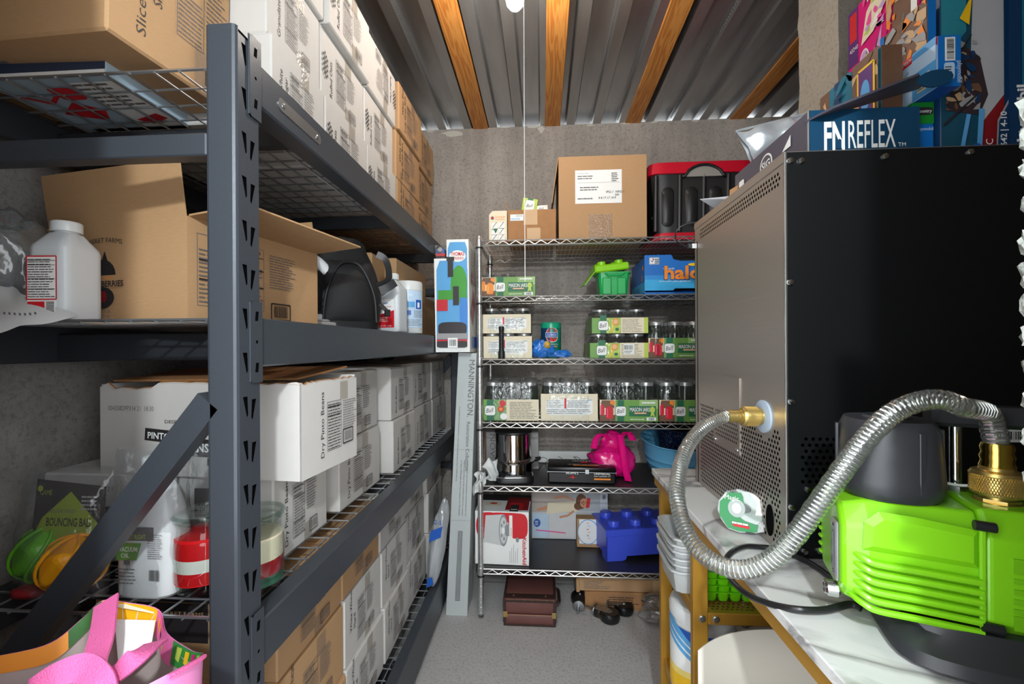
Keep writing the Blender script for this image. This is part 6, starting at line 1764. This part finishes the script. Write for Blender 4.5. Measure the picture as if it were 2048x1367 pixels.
t = thing('poly_mailer', 'crumpled white plastic mailer hanging over the near edge of the second deck', 'bag', oo)
sheet(mf, 24, 16, 'mailer', PFILM, t, 5, .010, 20)
mk = MB()
for i in range(10):
    p = Vector(mf(.25+.06*i, .78)) + Vector((0, -.012, .0)); mk.add([p, p+Vector((.004, 0, -.001)), p+Vector((.004, 0, .003)), p+Vector((0, 0, .004))], [(0,1,2,3)])
mk.build('printed_marks', INK2, t, kind='stuff')
# round white appliance behind the berries case
t = thing('round_fan', 'round white fan on a grey base between the berries case and backpack', 'fan', (-.690, 1.262, DK[1]), rz=R(58))
WP = mat('white_plastic', 'dfe1e4', .3)
rg = MB().tube([(.085*cos(q), 0, .115+.095*sin(q)) for q in [2*pi*j/36 for j in range(36)]], .018, 12, closed=True); rg.build('ring', WP, t, smooth=True)
q = MB().lathe([(.070, -.012), (.070, .012), (.02, .016)], 28); q.xf(Matrix.Translation((0, 0, .115)) @ Matrix.Rotation(R(90), 4, 'X')); q.build('grille', BLK, t, smooth=True)
for k in range(5): MB().tube([((.018+.011*k)*cos(q), -.016, .115+(.018+.011*k)*sin(q)) for q in [2*pi*j/24 for j in range(24)]], .0015, 5, closed=True).build('grille_ring', BLK, t)
MB().box((-.075, -.04, 0), (.075, .04, .022), bev=.004).build('base', mat('grey_plastic', '8d8b8c', .45), t, smooth=True); MB().box((-.06, -.03, .022), (.06, .03, .030), bev=.003).build('base_step', mat('grey_plastic', '8d8b8c'), t)
# backpack
CLOTH = mat('black_nylon', '0c0d0f', .7, var=.25, scale=90, bump=.3, bscale=300)
t = thing('backpack', 'black backpack with loose straps standing on the second deck', 'backpack', (-.640, 1.395, DK[1]), rz=R(42)); t.scale = (.95, .95, 1.0)
def bp(u, v):
    a = 2*pi*u; z = .30*v
    k = (1 - .30*v**3) * (.86 + .14*sin(pi*min(1, v*1.15))) if v < 1 else .5
    sx_, sy_ = .125, .10
    d = (abs(cos(a))**3.2 + abs(sin(a))**3.2)**(-1/3.2)
    return Vector((sx_*d*cos(a)*k + .006*noise.noise(Vector((cos(a)*3, sin(a)*3, z*14))), sy_*d*sin(a)*k*(1-.25*v) + .03*v, z))
mb = MB().grid(bp, 40, 22, closed_u=True); mb.f.append(list(range(22*40, 23*40))); mb.m.append(0); mb.build('bag', CLOTH, t, smooth=True, angle=60)
def fp(u, v):
    x = -.09 + .18*u; b = sin(pi*u)**.5*sin(pi*v)**.5
    return Vector((x*(1-.15*v), -.072 - .040*b + .02*v, .015 + .20*v))
MB().grid(fp, 18, 14).build('front_pocket', CLOTH, t, smooth=True, angle=60)
sp_ = smoothpath([fp(.02, .02) + Vector((.0, -.006, 0)), fp(.05, .5) + Vector((0, -.008, 0)), fp(.3, .93) + Vector((0, -.010, 0)), fp(.7, .93) + Vector((0, -.01, 0)), fp(.95, .5) + Vector((0, -.008, 0)), fp(.98, .05) + Vector((0, -.006, 0))], 8)
MB().tube(sp_, .004, 6).build('zip', BLK, t, smooth=True)
def ribbon(pts, w_, nrm=(0, 0, 1), m=BLK, name='strap', par=None, k=6, th=.003):
    p = smoothpath(pts, k); n = Vector(nrm)
    mb = MB(); vs = []
    for i, q in enumerate(p):
        tg = (p[min(i+1, len(p)-1)]-p[max(i-1, 0)]).normalized(); s_ = tg.cross(n)
        if s_.length < 1e-4: s_ = Vector((1, 0, 0))
        s_.normalize(); f = s_.cross(tg).normalized()
        vs += [q+s_*w_/2+f*th/2, q-s_*w_/2+f*th/2, q-s_*w_/2-f*th/2, q+s_*w_/2-f*th/2]
    fs = [(0,1,2,3)]
    for i in range(len(p)-1):
        for j in range(4): fs.append((i*4+j, (i+1)*4+j, (i+1)*4+(j+1) % 4, i*4+(j+1) % 4))
    fs.append(tuple(4*(len(p)-1)+j for j in (3,2,1,0)))
    mb.add(vs, fs); return mb.build(name, m, par, smooth=True, angle=50)
ribbon([(.10, -.05, .25), (.125, -.06, .235), (.138, -.06, .20), (.136, -.055, .165), (.10, -.05, .145)], .022, (0, 1, .2), par=t)
ribbon([(.10, -.075, .128), (.125, -.085, .14), (.150, -.09, .158)], .026, (0, 1, 0), par=t)
ribbon([(.10, -.075, .085), (.112, -.085, .07), (.122, -.09, .06)], .014, (0, 1, 0), par=t); MB().box((.112, -.095, .045), (.130, -.082, .068), bev=.002).build('buckle', BLK, t)
# kraft cases behind
def krow(label, x, y0, y1, H, txt, depth=.36):
    t = thing('food_case', label, 'box', (x-depth/2, (y0+y1)/2, DK[1]), group='kraft cases on the second deck')
    MB().box((-depth/2, -(y1-y0)/2, 0), (depth/2, (y1-y0)/2, H), bev=.004).build('carton', KRAFT, t)
    F = Face((depth/2, -(y1-y0)/2, 0), (0, 1, 0), (0, 0, 1)).up(); F.text(txt, (y1-y0)*.30, H*.62, .016, INK2, wd=(y1-y0)*.34, bold=-.004); F.frame((y1-y0)*.15, .05, (y1-y0)*.30, .09, .002, INK2); F.barcode((y1-y0)*.17, .055, (y1-y0)*.28, .085, INK2); F.build('printed_panel', t)
krow('kraft case right behind the backpack on the second deck', -.605, 1.552, 1.684, .285, 'Freeze-Dried')
krow('kraft case behind the wipes canister, second deck', -.562, 1.690, 2.125, .292, 'Freeze-Dried')
krow('kraft case at the far end of the second deck', -.60, 2.14, 2.46, .20, 'Sliced Apples')
t = alcohol('milky alcohol bottle with red label beside the backpack', (-.528, 1.545, DK[1]), .042, .038, .205, R(-10), False)
F = Face((-.038, -.0384, 0), (1, 0, 0), (0, 0, 1)).up(); F.rect(.006, .014, .066, .112, WHT); F.rect(.006, .014, .066, .058, RED); F.poly([(.006, .058), (.066, .058), (.066, .074), (.04, .066)], RED); F.text('equate', .010, .095, .008, BLU, wd=.032, shear=.1); F.text('91% Isopropyl Alcohol', .010, .084, .005, RED, wd=.045); F.text('Alcohol', .010, .075, .006, RED); F.lines(.010, .034, .05, .052, 4, WHT, .3, .3); F.text('32 FL OZ', .012, .018, .004, WHT, wd=.045); F.build('printed_label', t)
t = thing('wipes_canister', 'white wipes canister with blue and yellow label near far end, second deck', 'canister', (-.532, 1.745, DK[1]))
r_ = .055
MB().lathe([(r_*.95, 0), (r_, .004), (r_, .170), (r_*.97, .174)], 36).build('body', TUB, t, smooth=True)
MB().lathe([(r_*1.02, .168), (r_*1.02, .196), (r_*.97, .204), (r_*.2, .206)], 36).build('cap', TUB, t, smooth=True)
F = Face(warp=cylwarp(r_, 0, -pi/2+.2), eps=.0003).up()
F.rect(-.075, .022, .07, .165, WHT); F.rect(-.075, .022, -.015, .06, YEL); F.rect(-.075, .06, -.015, .085, CREAM); F.rect(-.075, .085, -.015, .115, SKY); F.poly([(-.075, .115), (-.045, .112), (-.015, .125), (-.015, .165), (-.075, .165)], BLU); F.rect(-.013, .022, .07, .165, PALEB)
F.poly([(-.012, .148), (.010, .160), (.034, .148), (.010, .136)], RED); F.text('CLOROX', .011, .145, .006, WHT, al='c', wd=.026, bold=.01); F.rect(.0, .10, .03, .122, SKY); F.rect(.034, .095, .06, .13, BLU); F.rect(.04, .10, .05, .12, WHT); F.lines(-.008, .028, .066, .055, 5, INK2, .3, .2); F.lines(.025, .06, .066, .09, 6, INK2, .3, .2); F.rect(-.008, .07, .015, .088, BLU); F.build('printed_label', t)

# ---- third deck: torn open case, jug, candles, ball pack
A_ = Vector((-.490, .876, DK[2]+.193))
t = thing('food_case', 'torn open white pinto bean case in the upper row nearest the camera', 'box', A_, rz=R(-5))
W3, D3, H3 = .485, .225, .205
rr = random.Random(9)
mb = MB()
def torn(k, n=26):
    return [(i/n, H3 - .004 - .010*abs(noise.noise(Vector((i*.7, k, 0)))) - (.012 if .05 < i/n < .3 and k == 0 else 0)) for i in range(n+1)]
fr = [(-W3 + W3*u, z) for u, z in torn(0)]
fr[0] = (-W3, H3-.016)
mb.prism([(-W3, 0), (-.022, 0)] + [(-.022, H3*.985)] + [p for p in fr[::-1] if p[0] < -.024], 'y', 0, .004)
# bent corner strip
mb.add([(-.022, 0, 0), (0, .0, 0), (0, .0, H3*.97), (-.010, .0, H3*.99), (-.022, 0, H3*.985), ], [(0,1,2,3,4)])
sd = [(D3*u, z) for u, z in torn(1)]
mb.prism([(0, 0), (D3, 0)] + sd[::-1], 'x', -.004, 0)
mb.box((-W3, .004, 0), (-W3+.004, D3, H3-.01)); mb.box((-W3+.004, D3-.004, 0), (-.004, D3, H3)); mb.box((-W3+.004, .004, 0), (-.004, D3-.004, .004))
mb.build('carton', WBOX, t)
ck = mat('torn_kraft_edge', '8f6238', .9, var=.3, scale=90)
mb = MB()
for (x0, z0), (x1, z1) in zip(fr, fr[1:]):
    mb.add([(x0, -.0004, z0-.002), (x1, -.0004, z1-.002), (x1, .0055, z1+.0025), (x0, .0055, z0+.0025)], [(0,1,2,3)])
for (x0, z0), (x1, z1) in zip(sd, sd[1:]):
    mb.add([(.0004, x0, z0-.001), (.0004, x1, z1-.001), (-.0055, x1, z1+.002), (-.0055, x0, z0+.002)], [(0,1,2,3)])
mb.build('torn_edge', ck, t)
MB().slab([(-W3+.01, .02, H3-.002), (-.03, .03, H3+.004), (-.02, D3-.01, H3+.022), (-W3+.02, D3-.01, H3+.015)], (0, 0, 1), .004).build('torn_lid', ck, t)
F = Face((-W3, 0, 0), (1, 0, 0), (0, 0, 1)).up()
F.text('004358DFP314 21  18:30', .022, .138, .011, INK2, wd=.115); F.text('DESERET FARMS', .165, .113, .007, INK, wd=.10)
F.poly([(.117, .102), (.186, .097), (.183, .070), (.115, .076)], INK); F.text('PINTO', .123, .080, .014, WHT, wd=.055, bold=.02, rot=-.05)
F.poly([(.19, .084), (.34, .078), (.34, .042), (.185, .046)], INK); F.text('BEANS', .205, .054, .018, WHT, wd=.068, bold=.02); F.rect(.27, .026, .36, .042, INK); F.text('DRY', .275, .029, .010, WHT, bold=.01)
F.build('printed_front', t)
F = Face((0, 0, 0), (0, 1, 0), (0, 0, 1)).up()
F.text('Dry Pinto Beans', .080, .030, .013, INK, rot=pi/2, wd=.145); F.frame(.092, .040, .150, .150, .0012, INK2); F.rect(.093, .138, .149, .140, INK); F.rect(.093, .118, .149, .1195, INK); F.lines(.093, .042, .149, .148, 16, INK, .3, .12); F.lines(.155, .082, .220, .150, 12, INK2, .3, .3); F.frame(.155, .045, .200, .078, .003, INK); F.barcode(.160, .051, .195, .073, INK2); F.build('printed_panel', t)
MB().add([(.0016, .145, H3-.055), (.0016, .18, H3-.055), (.0016, .18, H3-.012), (.0016, .145, H3-.012)], [(0,1,2,3)]).build('tape', TAPE, t)
# print on the near face of the lower pinto case
lo_ = [o for o in bpy.data.objects if o.get('label', '').startswith('white pinto bean case in the bottom row')][0]
F = Face((-BD/2, -BW/2, 0), (1, 0, 0), (0, 0, 1)).up(); F.text('004358DFP 174 21', .03, .155, .011, INK2, wd=.10); F.rect(.10, .08, .22, .122, INK); F.text('PINTO', .108, .092, .016, WHT, wd=.06, bold=.02); F.rect(.28, .10, .36, .165, INK); F.text('LONG-TERM', .285, .125, .007, WHT, wd=.06); F.text('SUPPLY', .285, .115, .007, WHT, wd=.05); F.build('printed_front', lo_)
# oil jug in a clear bag
t = thing('oil_jug', 'white vacuum oil jug in a clear bag beside the diagonal brace', 'jug', (-.748, .812, DK[2]), rz=R(0))
JUG = mat('white_hdpe', 'd8dbdc', .35)
MB().loft([(.050, .030, 0, 4), (.056, .034, .006, 4), (.056, .034, .120, 4), (.050, .031, .160, 3.4), (.040, .026, .195, 3), (.022, .020, .222, 2.2), (.016, .016, .230, 2), (.016, .016, .238, 2)], 40).build('jug', JUG, t, smooth=True)
MB().lathe([(.019, .234), (.020, .237), (.020, .256), (.018, .259), (.003, .260)], 24).build('cap', JUG, t, smooth=True)
F = Face((-.056, -.0345, 0), (1, 0, 0), (0, 0, 1)).up(); F.rect(.012, .110, .085, .135, INK2); F.text('HARVEST RIGHT', .014, .113, .009, LGRN, wd=.056); F.poly([(.012, .074), (.052, .074), (.062, .106), (.012, .106)], GRN); F.text('VACUUM', .018, .090, .009, WHT, wd=.036, bold=.01); F.text('OIL', .022, .079, .008, WHT, bold=.01); F.rect(.028, .066, .040, .074, INK2)
F.lines(.012, .030, .062, .062, 5, INK2, .3, .4); F.lines(.075, .078, .104, .125, 12, INK2, .3, .2); F.barcode(.078, .038, .098, .058, INK); F.build('printed_label', t)
def bagf(u, v):
    a = 2*pi*u; z = .275*v; k = 1 + .10*v
    return Vector((.062*k*cos(a)*(1+.08*sin(a*3+v*5)), .040*cos(0)*sin(a)*(1-.5*max(0, v-.6)), z+.001))
BAGC = clear('jug_bag_film', (248, 249, 250), .08, .1, .045, .5, 30)
mb = MB().grid(lambda u, v: bagf(u, v) + Vector((noise.noise(bagf(u, v)*40), noise.noise(bagf(u, v)*40+Vector((9, 0, 0))), 0))*.006, 34, 20, closed_u=True); mb.build('clear_bag', BAGC, t, smooth=True)
t = thing('plastic_bag', 'clear plastic bag standing between the white oil jug and red candle', 'bag', (-.672, .862, DK[2]))
mb = MB().grid(lambda u, v: Vector((.052*cos(2*pi*u)*(1-.1*v), .010*sin(2*pi*u), .27*v+.001)) + Vector((noise.noise(Vector((u*9, v*7, 1))), noise.noise(Vector((u*9, v*7, 5))), 0))*.010, 30, 18, closed_u=True); mb.build('bag', BAGC, t, smooth=True)
# candle jars
CG = clear('candle_glass', (244, 250, 248), .10, .03)
def candle(label, loc, layers):
    t = thing('candle_jar', label, 'candle', loc, group='layered candles on the third deck')
    t.scale = (1.16, 1.16, 1.0)
    R_ = .0455
    MB().lathe([(R_*.80, 0), (R_*.88, .003), (R_*.86, .010), (R_*.92, .013), (R_*.90, .019), (R_, .028), (R_, .092), (R_*.93, .108), (R_*.88, .113), (R_*.88, .128), (R_*.92, .130), (R_*.92, .134), (R_*.85, .134)], 36, caps=(1, 0)).build('jar', CG, t, smooth=True)
    MB().lathe([(R_*.84, .132), (R_*.98, .136), (R_*1.0, .142), (R_*.98, .150), (R_*.80, .153), (R_*.1, .152)], 36).build('lid', CG, t, smooth=True)
    MB().tube([(R_*.97*cos(q), R_*.97*sin(q), .146) for q in [2*pi*j/32 for j in range(32)]], .004, 6, closed=True).build('lid_rim', CG, t, smooth=True)
    for (z0, z1, m) in layers: MB().lathe([(R_*.955, z0), (R_*.955, z1)], 32).build('wax_layer', m, t, smooth=True)
    return t
WXR, WXW = mat('red_wax', 'd31218', .45, var=.06), mat('white_wax', 'e6e2da', .5); WXC = mat('cream_wax', 'd9ccb2', .5); WXD = mat('dark_red_wax', '8f1320', .45); WXG = mat('green_wax', '2e5744', .45)
candle('red and white striped candle jar beside the rack post', (-.662, .832, DK[2]), [(.022, .046, WXR), (.0461, .070, WXW), (.0701, .108, WXR)])
candle('cream, red and green layered candle jar half behind the rack post', (-.562, .832, DK[2]), [(.016, .034, WXG), (.0341, .062, WXD), (.0621, .106, WXC)])
# bouncing ball pack
t = thing('ball_pack', 'clear bag of green and yellow balls with a black header card', 'toy', (-.902, .785, DK[2]+.001), rot=(R(-6), 0, 0))
MB().slab([(-.085, 0, .095), (.060, 0, .095), (.060, 0, .200), (-.085, 0, .212)], (0, -1, 0), .0015).build('header_card', INK, t)
F = Face((-.085, -.001, .095), (1, 0, 0), (0, 0, 1)).up(); OL = mat('olive_lime_print', '8ea42c', .5)
F.poly([(.0, .0), (.02, .045), (.075, .095), (.138, .035), (.143, .0)], OL); F.text('BOUNCING BALL', .030, .030, .016, INK, wd=.095, bold=.015); F.text('HOLLOW TARGET', .035, .055, .007, INK2, wd=.055); F.text('GAME', .012, .088, .010, OL, wd=.025); F.ell(.012, .100, .006, .006, OL, 12); F.lines(.10, .06, .14, .09, 4, GREY); F.build('printed_card', t)
LB, YB_ = mat('lime_ball', '5fae1e', .4), mat('yellow_ball', 'f0a514', .4)
def hexball(c, r, m):
    bm = bmesh.new(); bmesh.ops.create_icosphere(bm, subdivisions=1, radius=r)
    mb = MB().add([v.co + Vector(c) for v in bm.verts], [[v.index for v in f.verts] for f in bm.faces]); bm.free()
    mb.f = mb.f[:]
    b = mb.build('ball', m, t)
    q = b.modifiers.new('bevel', 'BEVEL'); q.width = r*.10; q.segments = 2
    for k in range(3):
        rt = Matrix.Rotation(R(60*k), 3, 'Z')
        MB().tube([Vector(c) + rt @ Vector((r*.93*cos(q_), r*.25*sin(2*q_), r*.93*sin(q_))) for q_ in [2*pi*j/24 for j in range(24)]], r*.05, 5, closed=True).build('ball_seam', m, b, smooth=True)
hexball((.022, -.012, .062), .055, YB_); hexball((-.062, .012, .070), .055, LB)
crumple('dark_ball', DRED, t, (-.055, -.02, .012), (.03, .02, .012), 4, 2, .2, 2, .001)
def pk(u, v):
    a = 2*pi*u; return Vector((.088*cos(a) - .012, .055*sin(a)*sin(pi*(.12+.80*v))**.6, .235*v+.0005))
MB().grid(lambda u, v: pk(u, v) + Vector((noise.noise(pk(u, v)*30), noise.noise(pk(u, v)*30+Vector((5, 0, 0))), 0))*.007, 34, 20, closed_u=True).build('clear_bag', BAGC, t, smooth=True)
# print on the near face of the kraft wheat case
kc = [o for o in bpy.data.objects if o.get('label', '').startswith('kraft wheat case on the lowest deck, top row, nearest')][0]
F = Face((-BD/2, -BW/2, 0), (1, 0, 0), (0, 0, 1)).up(); F.rect(.10, .08, .265, .165, INK); F.text('DESERET FARMS', .145, .138, .009, TAN, wd=.11); F.build('printed_front', kc)
# silver blue pack in the far corner of the lowest deck
t = thing('foil_pack', 'long blue printed white pack standing at far end of the lowest deck', 'pack', (-.515, 2.02, DK[3]), rot=(R(-2), R(9), 0))
crumple('pack', mat('silver_film', 'b9bec2', .3, .3, var=.1, bump=.4, bscale=30), t, (0, 0, .20), (.036, .05, .20), 6, 4, .16, 2, .002)
F = Face((-.034, -.050, .02), (1, 0, 0), (0, 0, 1)).up(); F.poly([(.0, .20), (.05, .23), (.05, .28), (.0, .25)], BLU); F.poly([(.02, .0), (.05, .02), (.04, .05), (.02, .04)], BLU); F.text('2-5', .01, .285, .02, BLU); F.build('blue_print', t)

# ================================================================ tote bag in the near left corner
TP, TI = mat('tote_pink', 'ec8fc8', .5, var=.06), mat('tote_inside', 'b9aaa6', .6, var=.06)
HP = mat('handle_pink', 'f06fae', .55, var=.05, bump=.6, bscale=700)
FRUIT_Y, FRUIT_O = mat('fruit_yellow', 'f7b91a', .45), mat('fruit_orange', 'f29a3c', .45)
rim = [atY(x, y, Y) for x, y, Y in ((-120, 1330, .50), (0, 1310, .515), (100, 1285, .535), (165, 1235, .56), (205, 1200, .585), (255, 1204, .60), (318, 1218, .60), (335, 1265, .585), (385, 1300, .555), (405, 1308, .52), (330, 1350, .46), (240, 1395, .435), (120, 1450, .43), (-60, 1480, .44))]
o0 = Vector((-.56, .50, .50))
rimp = [p-o0 for p in smoothpath(rim, 6, closed=True)]
n_ = len(rimp)
t = thing('tote_bag', 'open shopping tote with pink handles and fruit printed rim, lower left', 'bag', o0)
cen = Vector((-.02, .01, 0))
def tb(i, v):
    p = rimp[i % n_]; b = Vector((cen.x + (p.x-cen.x)*.86, cen.y + (p.y-cen.y)*.80, .002))
    q = p.lerp(b, v); q.z = p.z + (b.z-p.z)*v
    return q
mb = MB().grid(lambda u, v: tb(int(round(u*n_)), v), n_, 8, closed_u=True); mb.f.append(list(range(8*n_, 9*n_))); mb.m.append(0)
o = mb.build('bag_body', None, t, smooth=True, angle=60)
o.data.materials.clear(); o.data.materials.append(TP)
mb = MB().grid(lambda u, v: cen*.03 + tb(int(round(u*n_)), .005+.9*v)*.97, n_, 8, closed_u=True); mb.build('lining', TI, t, smooth=True, angle=60)
# printed hem along the rim
def hem(i0, i1, m, d=.035, name='printed_hem', nv=3, off=.0016):
    mb = MB()
    def g(u, v):
        i = int(round(i0 + (i1-i0)*u)); p = rimp[i % n_]; q = p + Vector((0, 0, -d*v))
        dr = (cen-p); dr.z = 0; dr.normalize()
        return q + dr*(off + .004*v)
    return mb.grid(g, abs(i1-i0), nv).build(name, m, t, smooth=True, angle=60)
k = 6
hem(0, 2*k+3, FRUIT_O, .022); hem(2*k+3, 4*k, mat('leaf_green', '3d6b3a', .5, var=.3, scale=60), .022); hem(4*k, 6*k, FRUIT_Y, .030); hem(6*k, 7*k+2, mat('fruit_pink', 'ee6aa8', .45, var=.3, scale=60), .035); hem(7*k+2, 9*k, mat('leaf_print', '2f8a3a', .5, var=.4, scale=70), .03)
def onrim(f, dz_, off=.0024):
    i = f*k; a = int(i) % n_; b = (a+1) % n_; p = rimp[a].lerp(rimp[b], i-int(i)); dr = cen-p; dr.z = 0; dr.normalize(); return p + dr*(off+.004*abs(dz_)/.03) + Vector((0, 0, dz_))
def decal(pts, m, name='print'):
    MB().add([onrim(*p) for p in pts], [tuple(range(len(pts)))]).build(name, m, t)
for j in range(4):
    a = 4.55 + .38*j; decal([(a, -.028), (a+.05, -.026), (a+.15*(j-1.5)+.03, -.006), (a+.15*(j-1.5), -.006)], CREAM, 'citrus_rib')
decal([(4.35, -.004), (5.0, -.001), (5.9, -.004), (5.9, -.006), (5.0, -.004), (4.35, -.007)], CREAM, 'citrus_rind')
for j, m in enumerate((FRUIT_O, YEL, PURP, WHT, LGRN)): decal([(6.2+.16*j, -.004-.004*j), (6.32+.16*j, -.004-.004*j), (6.30+.16*j, -.018-.002*j), (6.18+.16*j, -.016)], m, 'leaf_shape')
for j, m in enumerate((LGRN, YEL, MAG, LGRN)): decal([(7.5+.3*j, -.004), (7.68+.3*j, -.003), (7.62+.3*j, -.022), (7.48+.3*j, -.02)], m, 'leaf_shape')
# webbing handles and white side flap
hA = [atY(x, y, Y)-o0 for x, y, Y in ((213, 1200, .578), (205, 1260, .545), (192, 1320, .515), (190, 1360, .495), (225, 1350, .48), (275, 1310, .49), (312, 1284, .53))]
ribbon(hA[:4], .030, (.45, -1, .1), HP, 'handle', t)
ribbon([hA[3], hA[4], hA[5], hA[6]], .026, (.2, -.6, .9), HP, 'handle', t)
hB = [atY(x, y, Y)-o0 for x, y, Y in ((60, 1385, .455), (110, 1352, .46), (165, 1335, .47), (200, 1365, .46), (210, 1420, .45))]
ribbon(hB, .028, (.1, -.8, .6), HP, 'handle', t)
A, B, C2, D2 = [atY(x, y, Y)-o0 for x, y, Y in ((229, 1238, .588), (310, 1240, .588), (300, 1300, .57), (238, 1342, .55))]
MB().slab([A, B, C2, D2], (-.1, -1, .2), .001).build('white_lining_flap', WHT, t)
e = [onrim(9 + .12*j, -.002, -.003) for j in range(9)]
MB().tube(e, .0025, 6).build('seam_binding', HP, t)
# the carton the tote stands on (below the frame)
tag(MB().box((-.82, .37, 0), (-.36, .655, .498), bev=.004).build('kraft_carton', KRAFT), 'kraft carton standing on the floor underneath the tote bag', 'box')
